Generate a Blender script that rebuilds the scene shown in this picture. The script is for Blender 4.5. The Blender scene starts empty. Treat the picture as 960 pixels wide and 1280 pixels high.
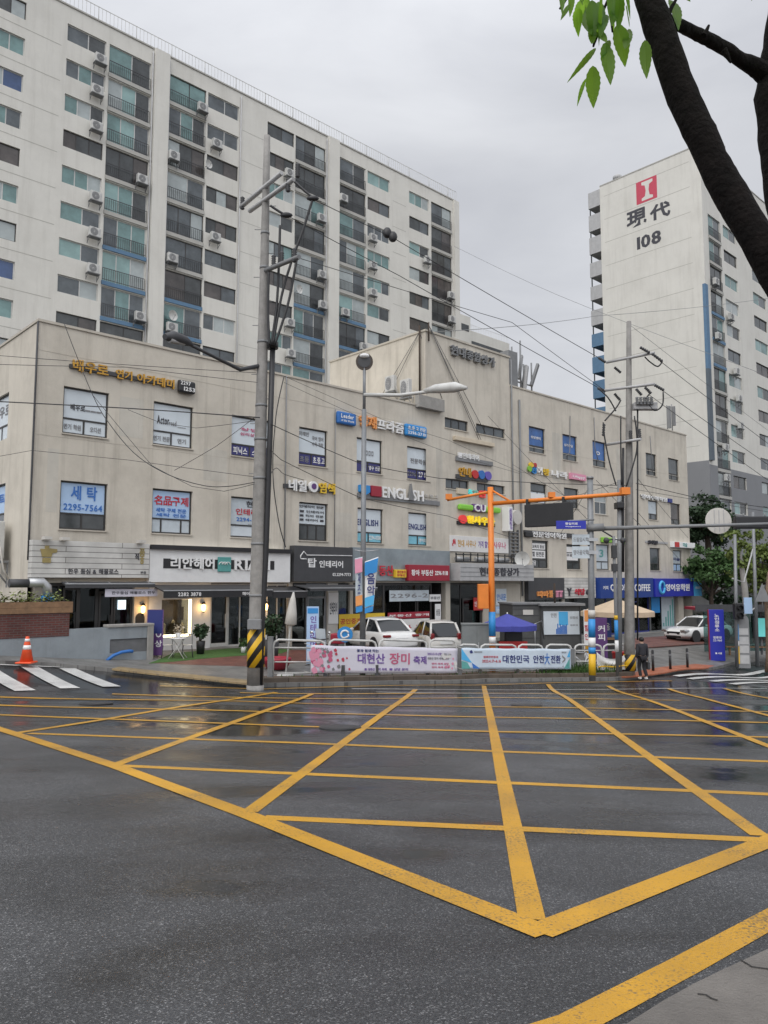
import bpy, bmesh, math, random
import numpy as np
from mathutils import Vector, Matrix
random.seed(7)
R = math.radians
SC = bpy.context.scene
COL = SC.collection
# ---------------------------------------------------------------- camera
EYE = 1.6
PITCH = R(5.27)
F = 960.0                                   # focal length in photo pixels (photo 960 x 1280)
cam_d = bpy.data.cameras.new('camera'); cam = bpy.data.objects.new('camera', cam_d); COL.objects.link(cam)
cam.location = (0, 0, EYE); cam.rotation_euler = (R(90) + PITCH, 0, 0)
cam_d.sensor_fit = 'VERTICAL'; cam_d.sensor_height = 36; cam_d.lens = 36 * F / 1280
cam_d.clip_start = 0.05; cam_d.clip_end = 3000
SC.camera = cam
# ---------------------------------------------------------------- sky, sun, exposure
world = bpy.data.worlds.new('World'); SC.world = world; world.use_nodes = True
SUN_EL, SUN_AZ = R(48), R(205)              # azimuth clockwise from +Y: behind the camera
def build_world():
    nt = world.node_tree; nt.nodes.clear(); N = nt.nodes.new; L = nt.links.new
    out = N('ShaderNodeOutputWorld'); bg = N('ShaderNodeBackground'); bg.inputs[1].default_value = 0.1
    sky = N('ShaderNodeTexSky'); sky.sky_type = 'NISHITA'; sky.sun_disc = False
    sky.sun_elevation = SUN_EL; sky.sun_rotation = SUN_AZ; sky.air_density = 1; sky.dust_density = 4
    tc = N('ShaderNodeTexCoord'); mp = N('ShaderNodeMapping'); mp.inputs['Scale'].default_value = (1.0, 1.0, 2.6)
    L(tc.outputs['Generated'], mp.inputs[0])
    n1 = N('ShaderNodeTexNoise'); n1.inputs['Scale'].default_value = 2.1; n1.inputs['Detail'].default_value = 6; n1.inputs['Roughness'].default_value = .5
    n1.inputs['Distortion'].default_value = .35
    L(mp.outputs[0], n1.inputs['Vector'])
    cr = N('ShaderNodeValToRGB')
    cr.color_ramp.elements[0].position = .30; cr.color_ramp.elements[0].color = (5.35, 5.5, 5.95, 1)
    cr.color_ramp.elements[1].position = .68; cr.color_ramp.elements[1].color = (7.7, 7.85, 8.2, 1)
    L(n1.outputs['Fac'], cr.inputs[0])
    # overcast sky is brighter towards the zenith and round the veiled sun
    sep = N('ShaderNodeSeparateXYZ'); L(tc.outputs['Generated'], sep.inputs[0])
    mr = N('ShaderNodeMapRange'); mr.inputs['From Min'].default_value = .5; mr.inputs['From Max'].default_value = 1
    mr.inputs['To Min'].default_value = 1; mr.inputs['To Max'].default_value = 2.0
    L(sep.outputs['Z'], mr.inputs['Value'])
    mr2 = N('ShaderNodeMapRange'); mr2.inputs['From Min'].default_value = .15; mr2.inputs['From Max'].default_value = -1
    mr2.inputs['To Min'].default_value = 1; mr2.inputs['To Max'].default_value = 1.9
    L(sep.outputs['Y'], mr2.inputs['Value'])
    mm = N('ShaderNodeMath'); mm.operation = 'MULTIPLY'; L(mr.outputs[0], mm.inputs[0]); L(mr2.outputs[0], mm.inputs[1])
    vm = N('ShaderNodeVectorMath'); vm.operation = 'SCALE'; L(cr.outputs[0], vm.inputs[0]); L(mm.outputs[0], vm.inputs['Scale'])
    mix = N('ShaderNodeMix'); mix.data_type = 'RGBA'; mix.inputs['Factor'].default_value = .93
    L(sky.outputs[0], mix.inputs['A']); L(vm.outputs[0], mix.inputs['B'])
    L(mix.outputs['Result'], bg.inputs[0]); L(bg.outputs[0], out.inputs[0])
build_world()
sun_d = bpy.data.lights.new('sun', 'SUN'); sun = bpy.data.objects.new('sun', sun_d); COL.objects.link(sun)
sun_d.energy = 1.3; sun_d.angle = R(50); sun_d.color = (1, .97, .93)
_sd = Vector((math.sin(SUN_AZ) * math.cos(SUN_EL), math.cos(SUN_AZ) * math.cos(SUN_EL), math.sin(SUN_EL)))
sun.rotation_euler = _sd.to_track_quat('Z', 'Y').to_euler()
SC.view_settings.view_transform = 'Standard'; SC.view_settings.look = 'None'
SC.view_settings.exposure = 0.0; SC.view_settings.gamma = 1; SC.view_settings.use_curve_mapping = False
SC.cycles.max_bounces = 6; SC.cycles.diffuse_bounces = 3; SC.cycles.glossy_bounces = 3; SC.cycles.transparent_max_bounces = 8
SC.cycles.use_denoising = True; SC.cycles.caustics_reflective = False; SC.cycles.caustics_refractive = False

# ---------------------------------------------------------------- measuring helpers
_fw = Vector((0, math.cos(PITCH), math.sin(PITCH))); _up = Vector((0, -math.sin(PITCH), math.cos(PITCH)))
def ray(px, py):
    return _fw + Vector((1, 0, 0)) * ((px - 480) / F) + _up * ((640 - py) / F)
def P(px, py, Y):
    d = ray(px, py); return Vector((0, 0, EYE)) + d * (Y / d.y)
# terrain: thin plate spline through surveyed heights (relative to the eye)
def _pl(x, y): return (x, y, -1.6 - .0717 * y - .015 * x)
_ctl = [_pl(x, y) for x, y in ((-4, -6), (4, -6), (-4, 1), (0, 1), (4, 1), (-6, 6), (0, 6), (6, 6), (-7, 12), (0, 12), (7, 12), (-5, 18), (2, 18), (9, 18), (-3, 23), (4, 23), (11, 23), (3, 28), (8, 29))]
_ctl += [(-8.15, 27.16, -2.80), (-11.9, 23.7, -2.32), (-10, 18, -2.66), (-16, 16, -2.0), (-16, 21, -1.75), (-5.2, 27.6, -3.0),
         (-6.7, 30.8, -2.66), (-2.85, 34.3, -2.9), (.8, 37.7, -3.05), (5.2, 41.9, -3.15), (14.8, 50.8, -3.55), (23, 58.5, -3.65),
         (.4, 34, -3.15), (3, 35, -3.25), (12.9, 34.5, -3.85), (17, 40, -4.05), (21, 44, -4.2), (17.3, 37, -4.4), (18.7, 46, -3.7),
         (30, 50, -4.4), (35, 40, -4.8), (25, 30, -4.4), (-22, 34, -1.4), (-24, 18, -1.2), (10, 70, -3.6), (40, 75, -4), (-20, 60, -2.5)]
_ca = np.array(_ctl)
def _tps_k(r2): return np.where(r2 > 1e-12, r2 * np.log(np.maximum(r2, 1e-12)) * .5, 0)
def _fit():
    n = len(_ca); X = _ca[:, :2]; r2 = ((X[:, None] - X[None]) ** 2).sum(-1)
    A = np.zeros((n + 3, n + 3)); A[:n, :n] = _tps_k(r2) + np.eye(n) * .6; A[:n, n] = 1; A[:n, n + 1:] = X; A[n, :n] = 1; A[n + 1:, :n] = X.T
    b = np.zeros(n + 3); b[:n] = _ca[:, 2]
    return np.linalg.solve(A, b)
_cf = _fit()
def HV(xs, ys):
    xs = np.asarray(xs, float); ys = np.asarray(ys, float); n = len(_ca)
    r2 = (xs[:, None] - _ca[None, :, 0]) ** 2 + (ys[:, None] - _ca[None, :, 1]) ** 2
    z = _tps_k(r2) @ _cf[:n] + _cf[n] + _cf[n + 1] * xs + _cf[n + 2] * ys
    d = np.sqrt((xs - 3) ** 2 + (ys - 30) ** 2); w = np.clip((d - 38) / 35, 0, 1); w = w * w * (3 - 2 * w)
    return EYE + z * (1 - w) + (-3.4) * w
def H(x, y): return float(HV([x], [y])[0])
def G(px, py, off=0.0):
    """the point of the terrain seen at a photo pixel"""
    d = ray(px, py); d = d / d.y
    ys = np.arange(1.2, 75, .25); zs = EYE + d.z * ys; hs = HV(d.x * ys, ys) + off
    k = np.argmax(zs < hs)
    if zs[k] >= hs[k]: k = len(ys) - 1
    a, b = ys[max(k - 1, 0)], ys[k]
    for _ in range(18):
        m = (a + b) / 2
        if EYE + d.z * m < H(d.x * m, m) + off: b = m
        else: a = m
    return Vector((d.x * b, b, H(d.x * b, b) + off))
class Wall:
    """a vertical plane: local x along the wall (to the right seen from the street), local y into the building"""
    def __init__(s, ox, oy, dx, dy):
        l = math.hypot(dx, dy); s.o = Vector((ox, oy, 0)); s.d = Vector((dx / l, dy / l, 0)); s.n = Vector((-dy / l, dx / l, 0)); s.ang = math.atan2(dy, dx)
    def hit(s, px, py, y=0.0):
        d = ray(px, py); o = s.o + s.n * y; t = o.dot(s.n) / d.dot(s.n); p = d * t
        return ((p - o).dot(s.d), p.z + EYE)
    def w(s, x, y, z): return s.o + s.d * x + s.n * y + Vector((0, 0, z))

# ---------------------------------------------------------------- object helpers
def thing(name, label, cat, loc=(0, 0, 0), rz=0.0, group=None):
    o = bpy.data.objects.new(name, None); COL.objects.link(o); o.empty_display_size = .2
    o.location = loc; o.rotation_euler = (0, 0, rz)
    return tag(o, label, cat, group)
def tag(o, label, cat, group=None):
    o['label'] = label; o['category'] = cat
    if group: o['group'] = group
    return o
class MB:
    """collects geometry for ONE mesh object"""
    def __init__(s): s.v = []; s.f = []; s.m = []; s.sm = []; s.mi = 0
    def add(s, vs, fs, smooth=False):
        b = len(s.v); s.v += [tuple(p) for p in vs]
        for f in fs: s.f.append([b + i for i in f]); s.m.append(s.mi); s.sm.append(smooth)
        return s
    def box(s, x0, x1, y0, y1, z0, z1):
        return s.add([(x0, y0, z0), (x1, y0, z0), (x1, y1, z0), (x0, y1, z0), (x0, y0, z1), (x1, y0, z1), (x1, y1, z1), (x0, y1, z1)],
                     [(0, 3, 2, 1), (4, 5, 6, 7), (0, 1, 5, 4), (1, 2, 6, 5), (2, 3, 7, 6), (3, 0, 4, 7)])
    def cbox(s, c, sz):
        return s.box(c[0] - sz[0] / 2, c[0] + sz[0] / 2, c[1] - sz[1] / 2, c[1] + sz[1] / 2, c[2] - sz[2] / 2, c[2] + sz[2] / 2)
    def prism(s, poly, y0, y1):
        """poly in (x, z), extruded along y"""
        n = len(poly); vs = [(x, y0, z) for x, z in poly] + [(x, y1, z) for x, z in poly]
        return s.add(vs, [tuple(range(n)), tuple(range(2 * n - 1, n - 1, -1))] + [(i, i + n, (i + 1) % n + n, (i + 1) % n) for i in range(n)])
    def zprism(s, poly, z0, z1):
        n = len(poly); vs = [(x, y, z0) for x, y in poly] + [(x, y, z1) for x, y in poly]
        return s.add(vs, [tuple(range(n - 1, -1, -1)), tuple(range(n, 2 * n))] + [(i, (i + 1) % n, (i + 1) % n + n, i + n) for i in range(n)])
    def tube(s, pts, r, n=8, cap=True, smooth=True):
        pts = [Vector(p) for p in pts]; k = len(pts)
        rs = r if isinstance(r, (list, tuple)) else [r] * k
        ref = None; vs = []
        for i, p in enumerate(pts):
            t = (pts[min(i + 1, k - 1)] - pts[max(i - 1, 0)]).normalized()
            if ref is None: ref = Vector((0, 0, 1)) if abs(t.z) < .9 else Vector((1, 0, 0))
            a = (ref - t * ref.dot(t)).normalized(); ref = a; b = t.cross(a)
            for j in range(n):
                th = 2 * math.pi * j / n; vs.append(p + (a * math.cos(th) + b * math.sin(th)) * rs[i])
        fs = [(i * n + j, i * n + (j + 1) % n, (i + 1) * n + (j + 1) % n, (i + 1) * n + j) for i in range(k - 1) for j in range(n)]
        s.add(vs, fs, smooth)
        if cap: s.add(vs[:n], [tuple(range(n - 1, -1, -1))]); s.add(vs[-n:], [tuple(range(n))])
        return s
    def lathe(s, prof, c=(0, 0, 0), n=16, smooth=True):
        """prof: (radius, z) pairs"""
        k = len(prof); vs = [(c[0] + r * math.cos(2 * math.pi * j / n), c[1] + r * math.sin(2 * math.pi * j / n), c[2] + z) for r, z in prof for j in range(n)]
        fs = [(i * n + j, i * n + (j + 1) % n, (i + 1) * n + (j + 1) % n, (i + 1) * n + j) for i in range(k - 1) for j in range(n)]
        s.add(vs, fs, smooth)
        s.add(vs[:n], [tuple(range(n - 1, -1, -1))]); s.add(vs[-n:], [tuple(range(n))])
        return s
    def disc(s, c, r, ax='y', t=.02, n=24):
        """a short cylinder round axis ax"""
        vs = []
        for q in (-t / 2, t / 2):
            for j in range(n):
                a = 2 * math.pi * j / n; u, v = r * math.cos(a), r * math.sin(a)
                vs.append({'y': (c[0] + u, c[1] + q, c[2] + v), 'x': (c[0] + q, c[1] + u, c[2] + v), 'z': (c[0] + u, c[1] + v, c[2] + q)}[ax])
        return s.add(vs, [tuple(range(n)), tuple(range(2 * n - 1, n - 1, -1))] + [(j, j + n, (j + 1) % n + n, (j + 1) % n) for j in range(n)])
    def ball(s, c, r, n=12, m=8):
        rr = r if isinstance(r, (list, tuple)) else (r, r, r); vs = []; fs = []
        for i in range(m + 1):
            t = math.pi * i / m
            for j in range(n):
                a = 2 * math.pi * j / n; vs.append((c[0] + rr[0] * math.sin(t) * math.cos(a), c[1] + rr[1] * math.sin(t) * math.sin(a), c[2] + rr[2] * math.cos(t)))
        for i in range(m):
            for j in range(n): fs.append((i * n + j, (i + 1) * n + j, (i + 1) * n + (j + 1) % n, i * n + (j + 1) % n))
        return s.add(vs, fs, True)
    def build(s, name, mats, parent=None, label=None, bevel=0.0, sub=0):
        me = bpy.data.meshes.new(name); me.from_pydata(s.v, [], s.f)
        mats = mats if isinstance(mats, (list, tuple)) else [mats]
        for m in mats: me.materials.append(m)
        me.polygons.foreach_set('material_index', s.m); me.polygons.foreach_set('use_smooth', s.sm)
        me.validate(); bm = bmesh.new(); bm.from_mesh(me); bmesh.ops.remove_doubles(bm, verts=bm.verts, dist=1e-5)
        bmesh.ops.recalc_face_normals(bm, faces=bm.faces); bm.to_mesh(me); bm.free()
        o = bpy.data.objects.new(name, me); COL.objects.link(o)
        if parent: o.parent = parent
        if label: o['label'] = label
        if bevel:
            b = o.modifiers.new('bevel', 'BEVEL'); b.width = bevel; b.segments = 2; b.limit_method = 'ANGLE'; b.angle_limit = R(40)
        if sub:
            b = o.modifiers.new('sub', 'SUBSURF'); b.levels = sub; b.render_levels = sub
        return o
def struct(o): o['kind'] = 'structure'; return o
def stuff(o): o['kind'] = 'stuff'; return o
def dup(root, loc, rz=None, label=None, group=None):
    """a copy of a thing with copies of its parts and sub-parts"""
    r = root.copy(); COL.objects.link(r); r.location = loc
    if rz is not None: r.rotation_euler = (0, 0, rz)
    if label: r['label'] = label
    if group: r['group'] = group
    def kids(a, b):
        for ch in list(a.children):
            c = ch.copy(); COL.objects.link(c); c.parent = b; kids(ch, c)
    kids(root, r)
    return r
_gl = {}
BOLD = .02
def _load_glyphs(bold, chars):
    """one text object, one glyph per line -> flat outlines with a little thickness"""
    sc = bpy.data.scenes.new('lettering_workbench'); c = bpy.data.curves.new('lettering', 'FONT'); c.resolution_u = 2; c.fill_mode = 'BOTH'; c.space_line = 3
    c.body = '\n'.join(chars); c.offset = bold; c.extrude = .02; o = bpy.data.objects.new('lettering', c); sc.collection.objects.link(o)
    vl = sc.view_layers[0]; vl.update(); me = bpy.data.meshes.new_from_object(o.evaluated_get(vl.depsgraph))
    co = np.zeros(len(me.vertices) * 3); me.vertices.foreach_get('co', co); co = co.reshape(-1, 3); line = np.round((-co[:, 1] + .35) / 3.0).astype(int)
    per = {}
    for p in me.polygons:
        v = list(p.vertices); per.setdefault(int(line[v[0]]), []).append(v)
    for i, ch in enumerate(chars):
        fs = per.get(i, []); ids = sorted({k for f in fs for k in f}); mp = {k: n for n, k in enumerate(ids)}
        q = co[ids] + np.array([0, 3.0 * i, 0]) if ids else np.zeros((0, 3))
        _gl[(ch, bold)] = (q, [[mp[k] for k in f] for f in fs])
    bpy.data.objects.remove(o); bpy.data.curves.remove(c); bpy.data.meshes.remove(me); bpy.data.scenes.remove(sc)
def text_mesh(body, bold=0.0):
    bold = .03 if bold > .04 else BOLD
    miss = sorted({c for c in body if c != ' ' and (c, bold) not in _gl})
    if miss: _load_glyphs(bold, miss)
    x = 0.0; vs = []; fs = []; n = 0
    for ch in body:
        if ch == ' ': x += .32; continue
        q, f = _gl[(ch, bold)]
        if len(q) == 0: x += .5; continue
        vs.append(q + np.array([x, 0, 0])); fs += [[k + n for k in g] for g in f]; n += len(q)
        x += .93 if ord(ch) > 0x2000 else float(q[:, 0].max()) + .07
    return (np.concatenate(vs) if vs else np.zeros((0, 3))), fs
def letters(mb, body, x0, x1, z0, z1, y=-.02, bold=.012, depth=.03, shear=0.0, keep=False):
    """writes body into the rectangle x0..x1, z0..z1 of a mesh, facing -y, raised by depth"""
    co, fs = text_mesh(body, bold)
    if len(co) == 0: return mb
    mn, mx = co.min(0), co.max(0); w, h = max(mx[0] - mn[0], 1e-6), max(mx[1] - mn[1], 1e-6)
    sx, sz = (x1 - x0) / w, (z1 - z0) / h
    if keep:
        k = min(sx, sz); x0 = (x0 + x1 - k * w) / 2; z0 = (z0 + z1 - k * h) / 2; sx = sz = k
    vs = [(x0 + (p[0] - mn[0]) * sx + shear * (p[1] - mn[1]) * sz, y - depth * (p[2] / .04 + .5), z0 + (p[1] - mn[1]) * sz) for p in co]
    return mb.add(vs, fs)
# ---------------------------------------------------------------- materials
M = {}
def mat(name, col, rough=.6, metal=0.0, var=.12, scale=3.0, bump=0.0, bscale=40.0, spec=.5, streak=0.0, streak_col=(.12, .11, .09), emit=0.0, coat=0.0, grime=0.0):
    m = bpy.data.materials.new(name); m.use_nodes = True; nt = m.node_tree; N = nt.nodes.new; L = nt.links.new
    b = nt.nodes['Principled BSDF']; b.inputs['Roughness'].default_value = rough; b.inputs['Metallic'].default_value = metal
    b.inputs['Specular IOR Level'].default_value = spec; b.inputs['Coat Weight'].default_value = coat
    c = (*col, 1); geo = N('ShaderNodeNewGeometry'); src = None
    if var:
        n = N('ShaderNodeTexNoise'); n.inputs['Scale'].default_value = scale; n.inputs['Detail'].default_value = 5; n.inputs['Roughness'].default_value = .65
        L(geo.outputs['Position'], n.inputs['Vector'])
        r = N('ShaderNodeValToRGB'); r.color_ramp.elements[0].position = .3; r.color_ramp.elements[1].position = .7
        r.color_ramp.elements[0].color = (*[max(0, x * (1 - var)) for x in col], 1); r.color_ramp.elements[1].color = (*[min(1, x * (1 + var)) for x in col], 1)
        L(n.outputs['Fac'], r.inputs[0]); src = r.outputs[0]
        rr = N('ShaderNodeMapRange'); rr.inputs['To Min'].default_value = max(.02, rough - .1); rr.inputs['To Max'].default_value = min(1, rough + .1)
        L(n.outputs['Fac'], rr.inputs['Value']); L(rr.outputs[0], b.inputs['Roughness'])
    if streak:
        mp = N('ShaderNodeMapping'); mp.inputs['Scale'].default_value = (1.6, 1.6, .12); L(geo.outputs['Position'], mp.inputs[0])
        n = N('ShaderNodeTexNoise'); n.inputs['Scale'].default_value = 1.3; n.inputs['Detail'].default_value = 6; n.inputs['Roughness'].default_value = .7; L(mp.outputs[0], n.inputs['Vector'])
        r = N('ShaderNodeMapRange'); r.inputs['From Min'].default_value = .5; r.inputs['From Max'].default_value = .78; r.inputs['To Max'].default_value = streak; L(n.outputs['Fac'], r.inputs['Value'])
        mx = N('ShaderNodeMix'); mx.data_type = 'RGBA'; L(r.outputs[0], mx.inputs['Factor'])
        if src: L(src, mx.inputs['A'])
        else: mx.inputs['A'].default_value = c
        mx.inputs['B'].default_value = (*streak_col, 1); src = mx.outputs['Result']
    if grime:
        n = N('ShaderNodeTexNoise'); n.inputs['Scale'].default_value = .35; n.inputs['Detail'].default_value = 8; n.inputs['Roughness'].default_value = .75; L(geo.outputs['Position'], n.inputs['Vector'])
        r = N('ShaderNodeMapRange'); r.inputs['From Min'].default_value = .45; r.inputs['From Max'].default_value = .75; r.inputs['To Max'].default_value = grime; L(n.outputs['Fac'], r.inputs['Value'])
        mx = N('ShaderNodeMix'); mx.data_type = 'RGBA'; L(r.outputs[0], mx.inputs['Factor'])
        if src: L(src, mx.inputs['A'])
        else: mx.inputs['A'].default_value = c
        mx.inputs['B'].default_value = (*streak_col, 1); src = mx.outputs['Result']
    if src: L(src, b.inputs['Base Color'])
    else: b.inputs['Base Color'].default_value = c
    if bump:
        n = N('ShaderNodeTexNoise'); n.inputs['Scale'].default_value = bscale; n.inputs['Detail'].default_value = 4; L(geo.outputs['Position'], n.inputs['Vector'])
        bp = N('ShaderNodeBump'); bp.inputs['Strength'].default_value = bump; bp.inputs['Distance'].default_value = .02; L(n.outputs['Fac'], bp.inputs['Height']); L(bp.outputs[0], b.inputs['Normal'])
    if emit:
        b.inputs['Emission Color'].default_value = c; b.inputs['Emission Strength'].default_value = emit
    M[name] = m; return m
def glass(name, col, tr=.5):
    """window glass: tinted see-through layer under a mirror-like surface"""
    m = bpy.data.materials.new(name); m.use_nodes = True; nt = m.node_tree; N = nt.nodes.new; L = nt.links.new
    nt.nodes.remove(nt.nodes['Principled BSDF']); out = nt.nodes['Material Output']
    t = N('ShaderNodeBsdfTransparent'); t.inputs[0].default_value = (*[c * tr for c in col], 1)
    g = N('ShaderNodeBsdfGlossy'); g.inputs['Roughness'].default_value = .03; g.inputs[0].default_value = (.9, .95, .95, 1)
    f = N('ShaderNodeFresnel'); f.inputs[0].default_value = 1.5; x = N('ShaderNodeMixShader'); L(f.outputs[0], x.inputs[0]); L(t.outputs[0], x.inputs[1]); L(g.outputs[0], x.inputs[2]); L(x.outputs[0], out.inputs[0])
    M[name] = m; return m
def pane_mat(name, col, rough=.06, var=.35):
    m = mat(name, col, rough=.08, var=var, scale=.9, spec=.6, bump=.02, bscale=1.2); return m
mat('plaster', (.60, .555, .475), .85, var=.07, scale=.6, bump=.25, bscale=30, streak=.55, streak_col=(.27, .24, .195), grime=.4)
mat('plaster_end', (.52, .48, .41), .85, var=.06, scale=.6, bump=.25, bscale=30, streak=.3, streak_col=(.19, .165, .13), grime=.25)
mat('tower_white', (.66, .645, .595), .85, var=.04, scale=.3, bump=.12, bscale=18, streak=.26, streak_col=(.32, .30, .26), grime=.2)
mat('tower_trim', (.42, .41, .38), .8, var=.05)
mat('tower_grey', (.22, .225, .235), .8, var=.06, scale=.4)
mat('blue_paint', (.1, .19, .3), .7, var=.1)
mat('joint', (.42, .41, .37), .9, var=.1)
mat('white', (.75, .75, .74), .5, var=.05)
mat('white_metal', (.55, .55, .53), .45, var=.12, streak=.4)
mat('offwhite', (.55, .53, .49), .7, var=.08)
mat('cream', (.6, .52, .4), .8, var=.06)
mat('black', (.018, .018, .02), .45, var=.2)
mat('black_rubber', (.012, .012, .013), .7, var=.2)
mat('charcoal', (.055, .056, .06), .6, var=.15)
mat('dark_frame', (.035, .033, .032), .45, var=.15)
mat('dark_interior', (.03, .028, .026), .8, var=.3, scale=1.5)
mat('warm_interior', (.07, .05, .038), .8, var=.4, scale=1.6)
mat('grey_metal', (.22, .23, .24), .5, metal=.3, var=.15, streak=.2)
mat('steel', (.45, .46, .47), .4, metal=.6, var=.12)
mat('light_grey', (.42, .42, .42), .6, var=.1, streak=.2)
mat('mid_grey', (.2, .205, .21), .6, var=.12, streak=.2)
mat('silver_panel', (.27, .31, .33), .35, metal=.4, var=.2, scale=1.2, bump=.05, bscale=4)
mat('concrete', (.3, .29, .27), .85, var=.14, scale=2.5, bump=.3, bscale=35, streak=.35, streak_col=(.13, .12, .11))
mat('pole_concrete', (.27, .26, .245), .85, var=.2, scale=4, bump=.35, bscale=30, streak=.6, streak_col=(.1, .095, .09))
mat('low_wall', (.25, .28, .30), .8, var=.12, scale=1.8, bump=.25, bscale=30, streak=.4, streak_col=(.12, .12, .12))
mat('wood', (.22, .13, .07), .75, var=.3, scale=5)
mat('orange_paint', (.75, .22, .03), .45, var=.08)
mat('cone_orange', (.8, .1, .03), .5, var=.08)
mat('yellow', (.75, .45, .02), .5, var=.08)
mat('yellow_sign', (.75, .5, .04), .5, var=.05)
mat('gold', (.55, .3, .04), .4, metal=.2, var=.1)
mat('gold_dull', (.33, .26, .1), .5, var=.2)
mat('red', (.5, .03, .03), .5, var=.08)
mat('crimson', (.32, .02, .04), .5, var=.06)
mat('logo_red', (.52, .06, .1), .6, var=.06)
mat('pink', (.72, .3, .42), .6, var=.06)
mat('orange_letter', (.8, .33, .1), .5, var=.06)
mat('blue', (.03, .15, .45), .5, var=.06)
mat('bright_blue', (.03, .25, .6), .5, var=.06)
mat('cyan', (.08, .42, .75), .5, var=.05)
mat('navy', (.018, .03, .2), .45, var=.06)
mat('sign_navy', (.016, .05, .24), .45, var=.05)
mat('stele_blue', (.02, .03, .36), .4, var=.05)
mat('violet', (.13, .1, .42), .5, var=.06)
mat('purple', (.11, .045, .17), .5, var=.1)
mat('lime', (.22, .5, .05), .5, var=.06)
mat('teal_letter', (.1, .33, .31), .5, var=.1)
mat('mint', (.25, .6, .5), .5, var=.05)
mat('film_white', (.62, .68, .72), .25, var=.06, scale=.8)
mat('film_blue', (.42, .58, .8), .25, var=.08, scale=.8)
mat('film_cyan', (.2, .5, .62), .3, var=.08)
mat('film_deepblue', (.04, .13, .36), .3, var=.35, scale=1.3)
mat('film_navy', (.035, .035, .17), .3, var=.1)
mat('text_dark', (.05, .05, .06), .6, var=0)
mat('text_grey', (.22, .22, .23), .6, var=0)
mat('text_blue', (.04, .16, .5), .6, var=0)
mat('text_navy', (.02, .03, .16), .6, var=0)
mat('text_red', (.5, .03, .05), .6, var=0)
mat('text_pink', (.55, .12, .22), .6, var=0)
mat('text_white', (.8, .8, .79), .5, var=0)
mat('text_violet', (.16, .08, .33), .6, var=0)
mat('banner_lilac', (.66, .64, .72), .6, var=.05)
mat('banner_pale', (.55, .64, .73), .6, var=.05)
mat('banner_white', (.7, .69, .67), .65, var=.07)
mat('turf', (.05, .12, .025), .9, var=.35, scale=12, bump=.6, bscale=60)
mat('car_white', (.72, .72, .71), .25, var=.02, coat=.6)
mat('car_pearl', (.6, .585, .55), .28, var=.02, coat=.6)
mat('car_glass', (.012, .015, .018), .05, var=0, spec=.7)
mat('tail_red', (.2, .01, .012), .2, var=.1, coat=.5)
mat('chrome', (.6, .6, .6), .2, metal=.9, var=.05)
mat('cloth_blue', (.06, .07, .34), .75, var=.1)
mat('cloth_beige', (.55, .43, .3), .8, var=.07)
mat('kiosk', (.085, .087, .085), .6, var=.15, streak=.25)
mat('cabinet', (.19, .205, .205), .5, var=.1, streak=.3)
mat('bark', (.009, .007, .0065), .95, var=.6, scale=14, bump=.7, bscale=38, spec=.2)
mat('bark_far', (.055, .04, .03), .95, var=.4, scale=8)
mat('skin', (.45, .28, .2), .6, var=.05)
mat('coat_dark', (.028, .028, .034), .85, var=.2)
mat('trouser', (.016, .016, .019), .85, var=.2)
mat('hair', (.01, .009, .009), .6, var=.2)
mat('film_pale', (.5, .56, .6), .3, var=.1)
mat('pane_teal', (.15, .25, .245), .08, var=.3, scale=.8, spec=.6)
mat('pane_teal_light', (.24, .37, .36), .1, var=.2, scale=.8, spec=.6)
mat('pane_dark', (.05, .056, .058), .07, var=.5, scale=.8, spec=.6)  # opaque pane; darkness of the room behind is put into its colour
mat('pane_brown', (.075, .066, .062), .07, var=.5, scale=.8, spec=.6)  # opaque too, browner tone painted for an unlit room
mat('pane_blue', (.05, .09, .2), .08, var=.3, scale=.8, spec=.6)
mat('pane_curtain', (.36, .40, .40), .12, var=.2, scale=.8, spec=.6)
mat('pane_grey', (.09, .105, .115), .08, var=.4, scale=.8, spec=.6)  # opaque grey pane, the dim interior is painted into the colour
mat('lamp_warm', (1.0, .62, .25), .5, var=0, emit=6)
mat('led_warm', (1.0, .82, .5), .5, var=0, emit=5)
mat('screen_white', (.75, .9, 1.0), .4, var=0, emit=1.1)
mat('screen_cyan', (.15, .6, .58), .4, var=0, emit=.5)
mat('lit_yellow', (.95, .7, .03), .5, var=0, emit=.3)
mat('lit_cyan', (.1, .75, .72), .5, var=0, emit=.25)
mat('lit_red', (.8, .05, .05), .5, var=0, emit=.2)
mat('lit_green', (.2, .5, .05), .5, var=0, emit=.12)
glass('shop_glass', (.75, .8, .8), .8)
glass('shelter_glass', (.5, .68, .66), .8)

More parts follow.
